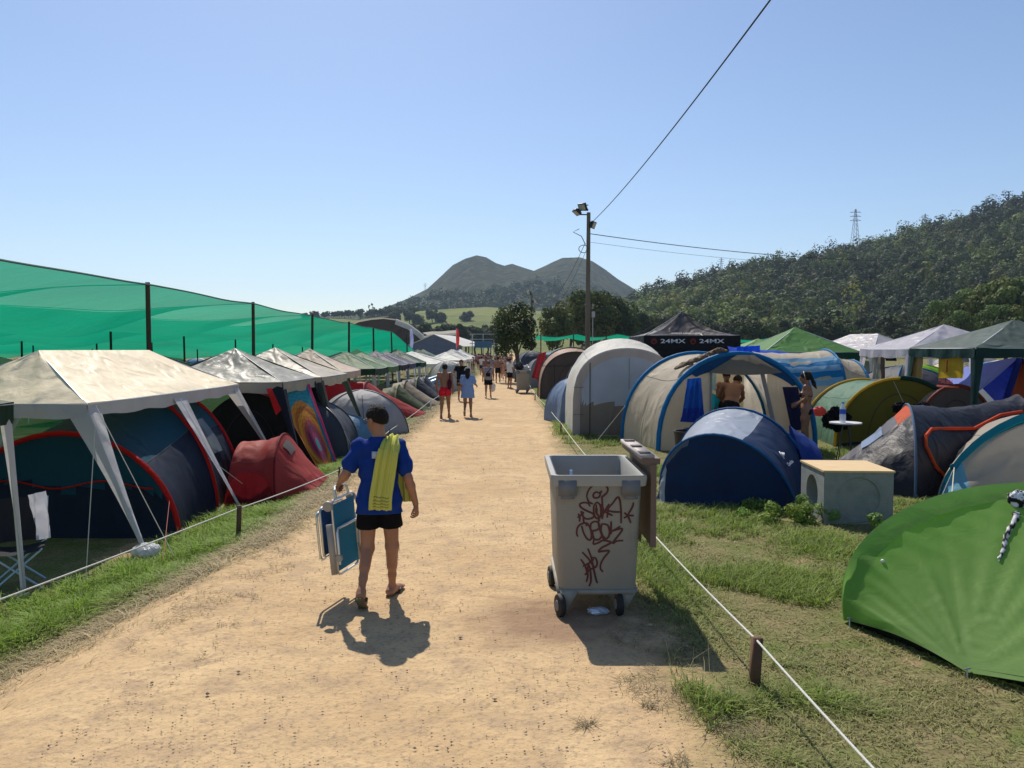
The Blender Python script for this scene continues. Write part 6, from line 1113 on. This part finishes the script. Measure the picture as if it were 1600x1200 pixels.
# ================= PEOPLE
def person(label, loc, rz, J, h=.012, fem=False, skin=SKIN, hair='short', hairm=HAIR, wear=(), group=None, sc=1., fat=1.):
    D = skeleton(J, fem, fat); o = thing('person', label, 'person', loc, rz, group, sc)
    part('body', body_mesh(D, h), skin, o, True, True); part('hair', hair_mesh(D, max(h*.8, .008), hair), hairm, o, True, True)
    for w_ in wear:
        k = w_[0]; m = w_[1]; kw = w_[2] if len(w_) > 2 else {}
        if k == 'shirt': part('shirt', shirt_mesh(D, h, J=J, **kw), m, o, True, True)
        if k == 'shorts': part('shorts', shorts_mesh(D, h, J, **kw), m, o, True, True)
        if k == 'cap':
            L_, Rh = D['_']['L'], D['_']['Rh']; V, Q = sdf([E_(L_(0, -.015, .05), (.096, .112, .09), Rh, .01), C_(L_(0, .08, .055), L_(0, .16, .045), .06, .05, .01, (Rh[:, 2], 6.))], h, cut=[(L_(0, 0, .03), -Rh[:, 2])]); b = B(); b.add(V, Q); part('cap', b, m, o, True, True)
        if k == 'bikini':
            che, pel, fr, rt, up = np.array(J['che']), np.array(J['pel']), D['_']['fr'], D['_']['rt'], D['_']['up']
            V, Q = sdf([E_(che+fr*.092+rt*s*.07-up*.02, (.058, .052, .055), D['_']['R'], .02) for s in (1, -1)], h*.8, .004); b = B(); b.add(V, Q); part('bikini_top', b, m, o, True, True)
            b = B(); a = np.linspace(0, 2*math.pi, 30); b.tube([che-up*.03+rt*.147*math.cos(t)+fr*.118*math.sin(t) for t in a], .007, 5); part('bikini_strap', b, m, o, True)
            V, Q = sdf([D['torso'][0]]+D['glute'], h*.8, .006, cut=[(pel+up*.015, up), (pel-up*.10, -up)]); 
            b = B(); b.add(V, Q); part('bikini_bottom', b, m, o, True, True)
    return o, D
# --- the man walking away with a folded beach chair
J = pose(pel=(0, .0, .93), che=(-.005, .02, 1.245), nek=(.0, .02, 1.455), hed=(-.028, .045, 1.605), hf=(-.8, .55, -.25), shL=(-.168, .0, 1.368), shR=(.172, .0, 1.368), elL=(-.275, -.075, 1.14), elR=(.262, -.05, 1.105), wrL=(-.362, .10, 1.045), wrR=(.315, .04, .862),
    hpL=(-.09, 0, .885), hpR=(.09, 0, .885), knL=(-.105, .0, .475), knR=(.10, .07, .475), anL=(-.115, -.245, .165), anR=(.085, .155, .085), toL=(-.112, -.145, .028), toR=(.145, .36, .035), hlL=(-.115, -.275, .135), hlR=(.07, .12, .05))
hg = A_(-.395, .165, .995)
J['handL'] = hand(np.array(J['wrL']), hg-np.array(J['wrL']), 1, (.3, .5, -.8), 1.15, .98)
J['handR'] = hand(np.array(J['wrR']), (.10, .12, -1), -1, (-.9, .15, -.2), .75, .98)
MX, MY = -1.165, 6.68
blue = cl('cobalt_tee', (22, 56, 132), var=.08, vscale=3., trans=.05); blacks = cl('black_shorts', (17, 16, 18)); 
man, D = person('man walking away in a blue T shirt with a lime towel over his shoulder', (MX, MY, .0), 0, J, .0062, wear=[('shirt', blue, dict(infl=.0165, hem=.14, sleeve=.66, loose=.006, flare=.0, wr=.0055)), ('shorts', blacks, dict(frac=.50, flare=.03, infl=.010, top=-.05))], hair='short', fat=.95)
L_ = D['_']['L']; hC = np.array([L_(0, -.02, .045), L_(0, -.05, .01), L_(.02, .01, .07)]); b = B(); leaves(b, hC, np.array([[.088, .1, .09], [.078, .07, .07], [.07, .07, .055]]), 2600, .010, np.random.default_rng(3), (.020, .014, .010), .4, .35, .9); b.V[0] = b.V[0]+A_(MX, MY, 0)*0; hv = b.V[0].reshape(-1, 4, 3); nf_ = D['_']['Rh'][:, 1]; hm = ((hv[:, 0]-L_(0, .045, .02))@(nf_*.86-D['_']['Rh'][:, 2]*.5) < 0) & ((hv[:, 0]-L_(0, -.07, -.045))@D['_']['Rh'][:, 2] > 0); b2 = B(); b2.add(hv[hm].reshape(-1, 3), np.arange(hm.sum()*4).reshape(-1, 4), 0, b.C[0].reshape(-1, 4, 3)[hm].reshape(-1, 3)); part('hair_tufts', b2, mat('hair_strands', (1, 1, 1), .6, tint=True), man, True, None)
b = B(); b.box((.0, -.125, 1.315), (.075, .004, .06)); part('back_print', b, mat('pale_print', (.45, .5, .6), .6), man, True, False)
b = B()
for s in (1, -1): b.tube([L_(s*.082, -.005, .012), L_(s*.078, .05, .012), L_(s*.066, .088, .010)], .003, 5)
for s in (1, -1): a = np.linspace(0, 6.28, 14, endpoint=False); b.tube([L_(s*.033+.026*math.cos(t), .098+.004*abs(math.sin(t)), .004+.019*math.sin(t)) for t in a], .0028, 5, closed=True)
b.tube([L_(-.01, .102, .006), L_(.01, .102, .006)], .003, 5); part('eyeglasses', b, mat('dark_glasses_frame', (.06, .05, .05), .4), man, True)
# flip flops
so = mat('olive_brown_sole', (.16, .12, .06), .8, bump=(60, .3)); st = mat('dark_sandal_strap', (.04, .035, .03), .6)
def flop(hl, to, up_, nm):
    hl, to, up_ = [np.array(v, float) for v in (hl, to, up_)]; d = to-hl; L = np.linalg.norm(d)+.075; d /= np.linalg.norm(d); up_ -= d*up_.dot(d); up_ /= np.linalg.norm(up_); s = np.cross(d, up_); c = (hl+to)/2-up_*.048
    out = [(-.5, .0), (-.47, .55), (-.38, .8), (-.15, .75), (.1, .85), (.3, 1.05), (.43, .85), (.5, .35), (.5, -.35), (.43, -.8), (.3, -.95), (.1, -.75), (-.15, -.7), (-.38, -.8), (-.47, -.55)]
    top = np.array([c+d*x*L+s*y*.045 for x, y in out]); b = B(); n = len(out); b.add(np.vstack([top+up_*.012, top-up_*.008]), [tuple(range(n)), tuple(range(n, 2*n))[::-1]]+[(i, i+n, (i+1) % n+n, (i+1) % n) for i in range(n)]); q = part('flip_flop', b, so, man, True, False)
    b = B(); t0 = c+d*.22*L+up_*.012
    for sg in (1, -1): b.tube([t0, t0+s*sg*.03-d*.02+up_*.045, t0+s*sg*.045-d*.09+up_*.03, t0+s*sg*.043-d*.10], [.007, .012, .012, .008], 6)
    part('strap', b, st, q, True)
flop((-.115, -.272, .140), (-.112, -.15, .030), (0, .75, .6), 'l'); flop((.07, .12, .052), (.145, .36, .035), (0, 0, 1), 'r')
# towel over the right shoulder
ty = []; back = [(.035, -.155, .83), (.04, -.17, .95), (.065, -.17, 1.10), (.09, -.175, 1.25), (.11, -.15, 1.37), (.118, -.085, 1.452), (.12, .0, 1.478), (.125, .07, 1.44), (.15, .145, 1.33), (.175, .155, 1.15), (.195, .15, .98), (.20, .14, .84)]
bk_ = np.array(back); s_ = np.linspace(0, len(back)-1, 150); cen = np.stack([np.interp(s_, range(len(back)), bk_[:, i]) for i in range(3)], 1); cen = np.stack([np.convolve(np.pad(cen[:, i], 7, 'edge'), np.ones(15)/15, 'valid') for i in range(3)], 1)
hwid = np.interp(s_, [0, 3, 5, 6, 8, 11], [.098, .092, .08, .072, .068, .074]); u = np.linspace(-1, 1, 31); Tn = np.gradient(cen, axis=0); Tn /= np.linalg.norm(Tn, axis=1, keepdims=True); xd = A_(1, 0, 0)-Tn*Tn[:, :1]; xd /= np.linalg.norm(xd, axis=1, keepdims=True); nn = np.cross(xd, Tn)
TW = cen[:, None]+xd[:, None]*(u[None, :, None]*hwid[:, None, None])+nn[:, None]*((.011*np.cos(u*9+1.2)[None]*np.ones((150, 1))+.006*np.sin(u*21+2)[None]+.006*np.sin(s_*2.1)[:, None]-.03*(np.abs(u)**3)[None]*np.exp(-((s_-6)/2.)**2)[:, None])[..., None])
TW[:, :, 2] -= (.02*np.abs(u)**2)[None]*((s_ > 4) & (s_ < 8))[:, None]
ex = lambda P, d: P+nn[:, None]*d
b = B(); colr_ = np.zeros(TW.shape)+np.array(lin(208, 208, 104)); colr_[[5, 8, 11, 14], 6:27] = lin(130, 140, 84)
b.grid(ex(TW, .007), col=colr_); b.grid(ex(TW, -.007)[::-1], col=colr_[::-1])
for E1, E2 in ((0, 1), (-1, 1)): b.grid(np.stack([ex(TW, .007)[E1], ex(TW, -.007)[E1]], 1), col=np.zeros((31, 2, 3))+np.array(lin(208, 208, 104)))
for E1 in (0, -1): b.grid(np.stack([ex(TW, .007)[:, E1], ex(TW, -.007)[:, E1]], 1), col=np.zeros((150, 2, 3))+np.array(lin(208, 208, 104)))
b.V = [np.concatenate(b.V)+A_(MX, MY, 0)]; b.C = [np.concatenate(b.C)]
tag(part('towel', b, mat('terry_towel', (1, 1, 1), .95, tint=True, trans=.12, bump=(90, .6), spec=.1, bdist=.01), smooth=True), 'lime yellow towel with thin dark end stripes slung over the shoulder of the walking man', 'towel')
# folded beach chair
hw_ = A_(MX-.395, MY+.165, 1.0); al = mat('brushed_aluminium', (.62, .62, .60), .32, .85); tq = mat('turquoise_mesh_fabric', lin(14, 130, 165), .7, trans=.25, bump=(150, .4)); pls = mat('taupe_plastic', (.36, .33, .28), .5)
o = thing('folded_beach_chair', 'folded aluminium beach chair with turquoise fabric carried in the left hand of the walking man', 'chair', hw_)
dn = A_(.085, .0, -.996); wx = A_(.25, .97, 0); wx -= dn*wx.dot(dn); wx /= np.linalg.norm(wx); nx_ = np.cross(wx, dn); nx_ = nx_ if nx_[1] < 0 else -nx_
Q_ = lambda w, d, n_: wx*w+dn*d+nx_*n_
def rrect(w0, d0, d1, n_, r=.05):
    P = []
    for cx_, cy_, a0 in ((w0-r, d0+r, -90), (w0-r, d1-r, 0), (-w0+r, d1-r, 90), (-w0+r, d0+r, 180)):
        for a in np.radians(np.linspace(a0, a0+90, 5)): P.append(Q_(cx_+r*math.cos(a), cy_+r*math.sin(a), n_))
    return P
off = -.03
b = B(); b.tube(rrect(.20, .10, .76, .055+off), .0115, 8, closed=True); part('back_frame', b, al, o, True)
b = B(); b.tube(rrect(.22, .16, .60, -.055+off), .0115, 8, closed=True); b.tube(rrect(.22, .20, .62, -.09+off), .0115, 8, closed=True); part('seat_frame', b, al, o, True)
b = B(); b.tube([Q_(-.21, .66, .085+off), Q_(-.21, .38, .09+off), Q_(-.19, .345, .09+off), Q_(.19, .345, .09+off), Q_(.21, .38, .09+off), Q_(.21, .66, .085+off)], .0115, 8); part('leg_frame', b, al, o, True)
b = B(); b.tube([Q_(-.12, .09, .03), Q_(-.115, .02, .02), Q_(-.07, .0, 0), Q_(.07, 0, 0), Q_(.115, .02, .02), Q_(.12, .09, .03)], .012, 8); part('carry_handle', b, al, o, True)
b = B(); P = np.array([[Q_(w, d, .055+off+.012+.01*math.sin(d*9)*math.cos(w*6)) for d in np.linspace(.13, .72, 16)] for w in np.linspace(-.195, .195, 10)]); b.grid(P); b.grid((P-nx_*.004)[::-1]); part('turquoise_backrest', b, tq, o, True)
b = B(); P = np.array([[Q_(w, d, -.055+off) for d in np.linspace(.18, .58, 10)] for w in np.linspace(-.21, .21, 8)]); b.grid(P); b.grid((P-nx_*.004)[::-1]); part('seat_sling', b, mat('deep_blue_sling', lin(30, 60, 110), .7), o, True)
for s in (1, -1):
    b = B(); b.bar(Q_(s*.235, .30, .0), Q_(s*.235, .74, .01), .05, .022); part('armrest', b, pls, o, True, False)
    b = B(); b.lathe([(0, -.018), (.042, -.018), (.048, -.008), (.048, .008), (.042, .018), (0, .018)], Q_(s*.222, .14, .0), 20, 0, wx); part('pivot_joint', b, pls, o, True); b = B(); b.lathe([(0, -.014), (.03, -.014), (.03, .014), (0, .014)], Q_(s*.222, .60, .06), 16, 0, wx); part('pivot_joint', b, pls, o, True)
# --- couple ahead
tan_c = cl('wine_bag', (70, 22, 40)); reds = cl('red_swim_shorts', (190, 28, 45)); lbt = cl('light_blue_tee', (120, 150, 196)); blkc = cl('black_cotton', (20, 20, 24)); gryc = cl('grey_cotton', (150, 140, 145)); whc = cl('white_cotton_tee', (215, 210, 205))
Jw = pose(knL=(-.1, .06, .49), anL=(-.11, .0, .09), toL=(-.13, .19, .03), knR=(.1, .08, .5), anR=(.12, -.20, .20), toR=(.12, -.10, .05), hlR=(.12, -.23, .17))
Jw2 = pose(knR=(.1, .12, .51), anR=(.11, .2, .12), toR=(.13, .4, .06), anL=(-.11, -.16, .12), toL=(-.12, -.0, .03), hlL=(-.11, -.2, .09), knL=(-.1, .0, .48), elL=(-.25, .0, 1.14), wrL=(-.24, .14, .92), elR=(.25, -.1, 1.14), wrR=(.27, -.12, .88))
red, D1 = person('shirtless man in red swim shorts walking away on the left half of the path', (-2.15, 24.6, -.01), .0, pose(knL=(-.1, .02, .49), anL=(-.12, -.05, .09), toL=(-.12, .14, .03), knR=(.1, .10, .5), anR=(.11, .2, .13), toR=(.15, .38, .07), elL=(-.27, -.04, 1.15), wrL=(-.26, .08, .9)), .013, wear=[('shorts', reds, dict(frac=.36, flare=.03, top=.06))], skin=SKIN2, sc=1.02)
b = B(); b.tube([(.16, -.03, 1.46), (.17, -.13, 1.36), (.15, -.15, 1.15)], .02, 6); b.blob((.16, -.17, 1.10), (.07, .05, .16), 9, 0, .2, 3); b.V = [np.concatenate(b.V)+A_(-2.15, 24.6, 0)]; tag(part('shoulder_bag', b, tan_c), 'dark wine coloured bag hanging down the back of the shirtless man', 'bag')
Jf = pose(nek=(0, -.015, 1.45), elL=(-.22, -.03, 1.13), wrL=(-.2, .12, .95), elR=(.25, -.03, 1.15), wrR=(.30, .16, 1.08), anL=(-.1, -.18, .2), toL=(-.1, -.1, .06), hlL=(-.1, -.21, .17), knL=(-.09, .06, .49), shL=(-.165, -.01, 1.39), shR=(.165, -.01, 1.39), hed=(0, .02, 1.58))
wom, D2 = person('woman in a long light blue T shirt walking beside the man in red shorts', (-1.45, 25.1, -.01), 0, Jf, .013, True, SKIN2, 'long', HAIR, [('shirt', lbt, dict(hem=.28, sleeve=.7, loose=.03, flare=.04, infl=.02))], sc=.96)
b = B(); a = np.linspace(0, math.pi, 16); b.tube([D2['_']['L'](.1*math.cos(t), -.01, .03+.105*math.sin(t)) for t in a], .018, 6); part('white_headband', b, mat('white_plastic', (1, 1, 1)), wom, True)
# --- man coming towards the camera
m3, D3 = person('man in a grey vest coming along the path with a plastic bag', (-1.08, 35.0, 0), math.pi, Jw2, .014, wear=[('shirt', gryc, dict(hem=.08, sleeve=.15)), ('shorts', blkc, dict(frac=.62, flare=.03))], sc=.96)
b = B(); b.tube([(-.13, .1, 1.42), (0, .15, 1.25), (.12, .14, 1.12)], .018, 5); b.box((.0, .17, 1.12), (.2, .07, .16)); part('crossbody_pouch', b, blkc, m3, True)
b = B(); b.blob((-.86, 35.0, .50), (.12, .08, .2), 10, 0, .4, 4); b.tube([(-.83, 35.0, .68), (-.82, 35.0, .84)], .012, 4); tag(part('carrier_bag', b, mat('white_bag_film', (1, 1, 1))), 'pale plastic carrier bag held by the man in the grey vest', 'bag')
m4, D4 = person('broad man in a black T shirt coming along behind the light blue woman', (-2.18, 33.0, -.02), math.pi, pose(elL=(-.34, .0, 1.17), wrL=(-.25, .2, 1.05), elR=(.34, .0, 1.17), wrR=(.25, .2, 1.05)), .014, wear=[('shirt', blkc, dict(sleeve=.4, loose=.03)), ('shorts', blkc, dict(frac=.55))], fat=1.1, sc=1.04)
# --- woman beside the family tent
Jb = pose(elL=(-.19, -.02, 1.16), wrL=(-.13, .18, 1.02), elR=(.19, -.02, 1.16), wrR=(.12, .2, 1.05), shL=(-.16, -.01, 1.39), shR=(.16, -.01, 1.39), nek=(0, -.01, 1.45), hed=(0, .035, 1.58), hf=(0, .95, -.35), pel=(0, .01, .93), che=(0, -.01, 1.24))
wb, D5 = person('woman in a black bikini with a long dark ponytail standing beside the family tent', (6.22, 16.2, 0), math.radians(62), Jb, .009, True, SKIN2, 'tail', HAIR, [('bikini', blkc)], sc=1.03)
b = B(); b.tube([D5['_']['L'](.095*math.cos(t), -.02, .02+.105*math.sin(t)) for t in a], .008, 6); part('white_hairband', b, mat('white_plastic', (1, 1, 1)), wb, True)
# --- two people inside the tent doorway
Jd = pose(pel=(0, -.02, .90), che=(.07, .14, 1.16), nek=(.13, .27, 1.30), hed=(.20, .34, 1.38), hf=(.45, .5, -.75), fw=(.1, 1, 0), shL=(-.12, .2, 1.30), shR=(.25, .16, 1.26), elL=(-.2, .36, 1.05), wrL=(-.02, .5, .9), elR=(.32, .34, 1.02), wrR=(.22, .5, .86))
p1, _ = person('shirtless man stooping forward in the doorway of the family tent', (4.98, 17.45, 0), -.1, Jd, .011, skin=SKIN2, wear=[('shorts', blkc, dict(frac=.7, top=.03))], sc=1.08)
p2, _ = person('person in a black cap standing behind the stooping man inside the family tent', (5.02, 17.95, 0), math.pi-.5, pose(), .012, skin=SKIN2, wear=[('cap', blkc), ('shorts', blkc, dict(frac=.6))], sc=.985)
# --- people farther down the path
wk1, _ = person('shirtless man in black shorts walking away beyond the grey vest man', (-.93, 50.5, 0), .05, Jw, .016, wear=[('shorts', blkc, dict(frac=.5))], sc=1.0)
wk2, _ = person('woman in a dark bikini walking away near the second container', (-.30, 49.3, 0), 0, Jf, .016, True, SKIN3, 'bun', HAIR2, [('bikini', blkc)], sc=.98)
wk3, _ = person('man in a white top standing at the left side of the second container', (-.13, 43.2, 0), -.9, pose(elL=(-.22, .06, 1.16), wrL=(-.12, .28, 1.15), elR=(.22, .06, 1.16), wrR=(.15, .28, 1.15)), .016, wear=[('shirt', whc, dict(sleeve=.5)), ('shorts', blkc, dict(frac=.6))])
cols = [('white', whc), ('black', blkc), ('grey', gryc), ('blue', cl('mid_blue_tee', (60, 90, 150))), ('red', cl('red_tee', (170, 50, 50)))]
bl_c = [blkc, cl('navy_swim', (30, 40, 80)), cl('khaki_short', (120, 105, 80)), reds]
dup(wk1, (-1.78, 52.5, 0), 3.1, 'man in navy shorts coming up the path on the left of the crowd', mats={'body': SKIN2, 'shorts': bl_c[1]}); dup(wk2, (-.75, 54.8, 0), 3.0, 'woman in a bikini coming up the path between the crowd and the leafy tree')
dup(wk3, (-1.5, 56.5, 0), 2.9, 'man in a grey T shirt coming up the path before the crowd', mats={'shirt': gryc})
r2 = np.random.default_rng(5)
for i in range(44):
    Y = 60+58*(i/44)+r2.uniform(-1, 1); px = r2.uniform(738, 792) if Y < 85 else r2.uniform(722, 800); x = (px-800)/1200*Y; q = [wk1, wk2, wk3][i % 3]; c = cols[i % 5]; fac = 0 if i % 2 else math.pi
    nm = {0: 'shirtless man in the distant crowd on the path', 1: 'woman in beachwear in the distant crowd on the path', 2: 'man in a %s top in the distant crowd on the path' % c[0]}[i % 3]
    dup(q, (x, Y, 0), fac+r2.uniform(-.4, .4), nm, 'distant crowd, '+nm.split(' in the')[0], r2.uniform(.92, 1.06), {'body': [SKIN, SKIN2, SKIN3][i % 3], 'shirt': c[1], 'shorts': bl_c[i % 4]})
for i, (x, Y, q, lab) in enumerate([(13.6, 20.6, wk2, 'woman with bare shoulders under the silky white canopy'), (-7.2, 17.0, wk3, 'person sitting height in the shade beneath the shiny grey canopy'), (2.2, 56, wk3, 'man standing among the tents right of the leafy tree'), (-12.5, 40, wk3, 'camper standing under the green nets')]):
    dup(q, (x, Y, zg(x) if x > -6 else -.25), 1.2+i, lab)
# ================= GRASS, WEEDS, PEBBLES
def blades(b, x, y, h, w, lean, az, col, rg):
    n = len(x); z = np.where(x < -2, zg(x), .0)+.0; ca, sa = np.cos(az), np.sin(az); ux, uy = -sa, ca; v = np.zeros((n, 5, 3))
    lx, ly = ca*lean*h, sa*lean*h
    v[:, 0] = np.stack([x-ux*w, y-uy*w, z-.01], 1); v[:, 1] = np.stack([x+ux*w, y+uy*w, z-.01], 1)
    v[:, 2] = np.stack([x+lx*.4+ux*w*.75, y+ly*.4+uy*w*.75, z+h*.62/(1+lean*.35)], 1); v[:, 3] = np.stack([x+lx*.4-ux*w*.75, y+ly*.4-uy*w*.75, z+h*.62/(1+lean*.35)], 1)
    v[:, 4] = np.stack([x+lx, y+ly, z+h/(1+lean*.6)], 1); o = (np.arange(n)*5)[:, None]
    b.add(v.reshape(-1, 3), [], 0, np.repeat(col, 5, 0)); b.P.append((o+np.array([[0, 1, 2, 3]])+b.n-n*5, np.zeros(n, int))); b.P.append((o+np.array([[3, 2, 4]])+b.n-n*5, np.zeros(n, int)))
gm = mat('grass_blade', (1, 1, 1), .65, spec=.25, trans=.38, tint=True); r = np.random.default_rng(21)
GN, DRY, OLV = A_(.25, .39, .05), A_(.46, .38, .205), A_(.22, .25, .07)
def mixc(t, a, c): return a*(1-t[:, None])+c*t[:, None]
def vis(x, y, m=1.06): return (np.abs(x) < y*.667*m+.3)
# left verge
b = B(); n = 150000; y = 4.2+36*r.random(n)**1.9; sh_ = np.clip((9.5-y)/5.2, 0, 1); sh_ = 1.1*sh_*sh_*(3-2*sh_); x = -3.55+.42*r.normal(size=n); k = (x > -4.5) & (x < -2.72); x = x-sh_; k &= vis(x, y); x, y, sh_ = x[k], y[k], sh_[k]; n = len(x); cl_ = fbm(x*2.2, y*2.2, 4, 3)
edge = np.clip((x+sh_+3.38)/.35, 0, 1); keep = r.random(n) > edge*.72; x, y, cl_, edge = x[keep], y[keep], cl_[keep], edge[keep]; n = len(x)
h = (.06+.15*np.clip(.5+cl_*2.2, 0, 1)*(1-edge*.75))*(.6+.7*r.random(n)); dry = np.clip(edge*.9+.55*(r.random(n) < .13)+.3*(cl_ < -.12), 0, 1); c = mixc(dry, GN*(.6+.7*r.random(n))[:, None], DRY*(.5+.6*r.random(n))[:, None])
blades(b, x, y, h, .0028*(1+y/11)*(.7+.6*r.random(n)), .35+1.2*r.random(n)+edge*2.2, r.uniform(0, 6.28, n), c, r)
n = 42000; y = 4.3+24*r.random(n)**1.8; sh_ = np.clip((9.5-y)/5.2, 0, 1); sh_ = 1.1*sh_*sh_*(3-2*sh_); x = r.normal(-3.02, .22, n)-sh_; k = (fbm(x*2.5, y*2.5, 4, 61) > r.uniform(-.22, .2, n)) & vis(x, y); x, y = x[k], y[k]; n = len(x)
c = mixc(r.random(n), A_(.56, .44, .25)*np.ones((n, 3)), A_(.27, .22, .11)*np.ones((n, 3)))*(.7+.6*r.random(n))[:, None]; blades(b, x, y, .018+.035*r.random(n), .0026*(1+y/12), 2.5+3.5*r.random(n), r.uniform(0, 6.28, n), c, r); b.V[-1] = b.V[-1]+A_(0, 0, .012)
struct(part('verge_grass', b, gm, smooth=None), 'stuff', 'lush green grass with dry straw along the left verge', 'grass')
# right field
b = B(); n = 330000; y = 2.7+19*r.random(n)**1.7; x = 1.0+(y*.667*1.05-.7)*r.random(n); pat = fbm(x*.9+3, y*.9, 4, 8); fine = fbm(x*4, y*4, 3, 15); ed = 1.02+.3*fbm(y*1.7, y*0+2, 3, 4)
bare = np.clip((fbm(x*2.1+9, y*2.1, 4, 33)-.02)*7, 0, 1); lush = np.clip((pat+.03+fine*.35)*7, 0, 1); lush = np.maximum(lush, np.exp(-((x-1.45)/.35)**2-((y-7.6)/1.5)**2)*1.3); lush = np.maximum(lush, np.exp(-((x-3.5)/.6)**2-((y-8.6)/.8)**2)*1.4).clip(0, 1)
keep = (x > ed+.12*r.random(n)) & (r.random(n) < (.34+.6*lush+fine*1.4)*(1-.8*bare*(1-lush))*np.clip((x-ed)*2.5+.15, 0, 1)) & ~((x > 2.9) & (y < 6) & (y > 5.9-(x-2.69)*.3)); x, y, lush = x[keep], y[keep], lush[keep]; n = len(x)
h = (.032+.085*lush**1.3)*(.45+1.1*r.random(n)**1.6); t = np.clip(.66-lush*.66+.4*(r.random(n)-.5), 0, 1); c = mixc(t, mixc(r.random(n), GN, OLV)*(.6+.7*r.random(n))[:, None], DRY*(.45+.65*r.random(n))[:, None])
blades(b, x, y, h, .0023*(1+y/9)*(.7+.6*r.random(n)), .6+2.6*r.random(n)*(1.25-lush), r.uniform(0, 6.28, n), c, r)
n = 45000; y = 20+28*r.random(n); x = 1.25+2.2*r.random(n)**1.5; c = mixc(r.random(n)*.6, GN*np.ones((n, 3)), DRY*np.ones((n, 3))*.8); blades(b, x, y, .05+.10*r.random(n), .008*(.7+.6*r.random(n)), .6+r.random(n), r.uniform(0, 6.28, n), c, r)
n = 40; x = r.uniform(.95, 2.0, n); y = r.uniform(4.6, 8.4, n); blades(b, x, y, r.uniform(.25, .5, n), np.full(n, .0022), r.uniform(.2, .8, n), r.uniform(0, 6.28, n), np.ones((n, 3))*A_(.42, .38, .2), r)
struct(part('field_grass', b, gm, smooth=None), 'stuff', 'short patchy green and dry grass of the camp field on the right', 'grass')
# trodden mulch and straw on the path
b = B(); n = 19000; q = r.normal(size=(n, 2)); q = r.uniform(-1.7, 1.7, (n, 2)); x = np.concatenate([.62+.19*q[:2000, 0], r.uniform(-3.7, -2.2, 11000), r.uniform(.7, 1.5, 6000)]); y = np.concatenate([4.50+.12*q[:2000, 1]+.06*q[:2000, 0], 4.8+14*r.random(11000)**1.6, 3.9+7*r.random(6000)**1.5]); k = fbm(x*3, y*3, 3, 41) > np.where(np.arange(n) < 2000, np.clip(-.15+.3*(np.concatenate([q[:2000, 0]**2+q[:2000, 1]**2, np.zeros(n-2000)])/3), -.2, .3), .05); x, y = x[k], y[k]; n = len(x)
c = mixc(r.random(n), A_(.13, .12, .07)*np.ones((n, 3)), A_(.33, .27, .16)*np.ones((n, 3))); blades(b, x, y, .010+.018*r.random(n), np.full(n, .002), 3+4*r.random(n), r.uniform(0, 6.28, n), c, r); b.V = [v+A_(0, 0, .022) for v in b.V]
struct(part('trodden_straw', b, gm, smooth=None), 'stuff', 'bits of trodden dry grass scattered over the path edges', 'straw')
b = B(); n = 17000; y = 3.2+16*r.random(n)**2.0; x = -2.6+3.9*r.random(n); k = (fbm(x*1.4, y*1.4, 4, 51) > r.uniform(-.45, .3, n)) & vis(x, y); x, y = x[k], y[k]; n = len(x); s = .0022+.0065*r.random(n)**3.5; big = r.random(n) < .012; s[big] *= 2.2
O = np.array([(1, 0, 0), (0, 1, 0), (-1, 0, 0), (0, -1, 0), (0, 0, .8), (0, 0, -.6)], float); v = O[None]*s[:, None, None]*(1+.35*r.normal(size=(n, 6, 3))*1.)+np.stack([x, y, np.full(n, .018)+s*.3], 1)[:, None]; o = (np.arange(n)*6)[:, None, None]
T_ = np.array([(0, 1, 4), (1, 2, 4), (2, 3, 4), (3, 0, 4), (1, 0, 5), (2, 1, 5), (3, 2, 5), (0, 3, 5)]); tn = np.where(r.random(n) < .5, 1.35, .9)*(.6+.5*r.random(n)); b.add(v.reshape(-1, 3), (o+T_[None]).reshape(-1, 3), 0, np.repeat(tn[:, None]*A_(.42, .33, .24), 6, 0))
struct(part('gravel', b, mat('pebble_stone', (1, 1, 1), .9, tint=True), smooth=None), 'stuff', 'small dark and pale pebbles and clods scattered on the sandy path', 'gravel')
def weed(lab, x, y, w, h, n, s):
    o = thing('weed_bush', lab, 'weeds', (x, y, 0)); rr = np.random.default_rng(s); b = B(); C = rr.normal(size=(14, 3))*A_(w*.38, w*.28, h*.22)+A_(0, 0, h*.42); C[:, 2] = np.clip(C[:, 2], .05, h); leaves(b, C, np.full((14, 3), .10), n, .028, rr, A_(.20, .30, .06), .3, .45); part('leaf_mass', b, leaf, o, True, None)
    b = B()
    for c in C: b.tube([(c[0]*.3, c[1]*.3, 0), c], .004, 4)
    part('stems', b, mat('green_stem', (.12, .16, .05), .8), o, True)
weed('leafy green weeds growing against the left side of the concrete block', 3.82, 9.75, .75, .30, 1900, 3); weed('low weeds between the navy pop up tent and the block', 3.35, 10.35, .5, .15, 700, 4); #weed('green weeds in the open grass behind the lime green tent corner', 3.75, 8.35, .9, .16, 1800, 5); weed('dark weeds under the front of the concrete block', 4.75, 9.3, .7, .14, 1000, 6)
# haze: one box of even air round camera and scene
hz = bpy.data.materials.new('haze_air'); hz.use_nodes = True; nt = hz.node_tree; nt.nodes.clear(); out = N(nt, 'ShaderNodeOutputMaterial'); pv = N(nt, 'ShaderNodeVolumePrincipled'); pv.inputs['Color'].default_value = (.62, .80, 1, 1); pv.inputs['Density'].default_value = .00015; pv.inputs['Anisotropy'].default_value = .1; nt.links.new(pv.outputs[0], out.inputs['Volume'])
b = B(); b.box((0, 1150, 98), (4900, 2500, 204)); h_ = part('haze', b, hz, smooth=False); struct(h_, 'stuff', 'thin blue summer haze between the camp and the mountain', 'haze')
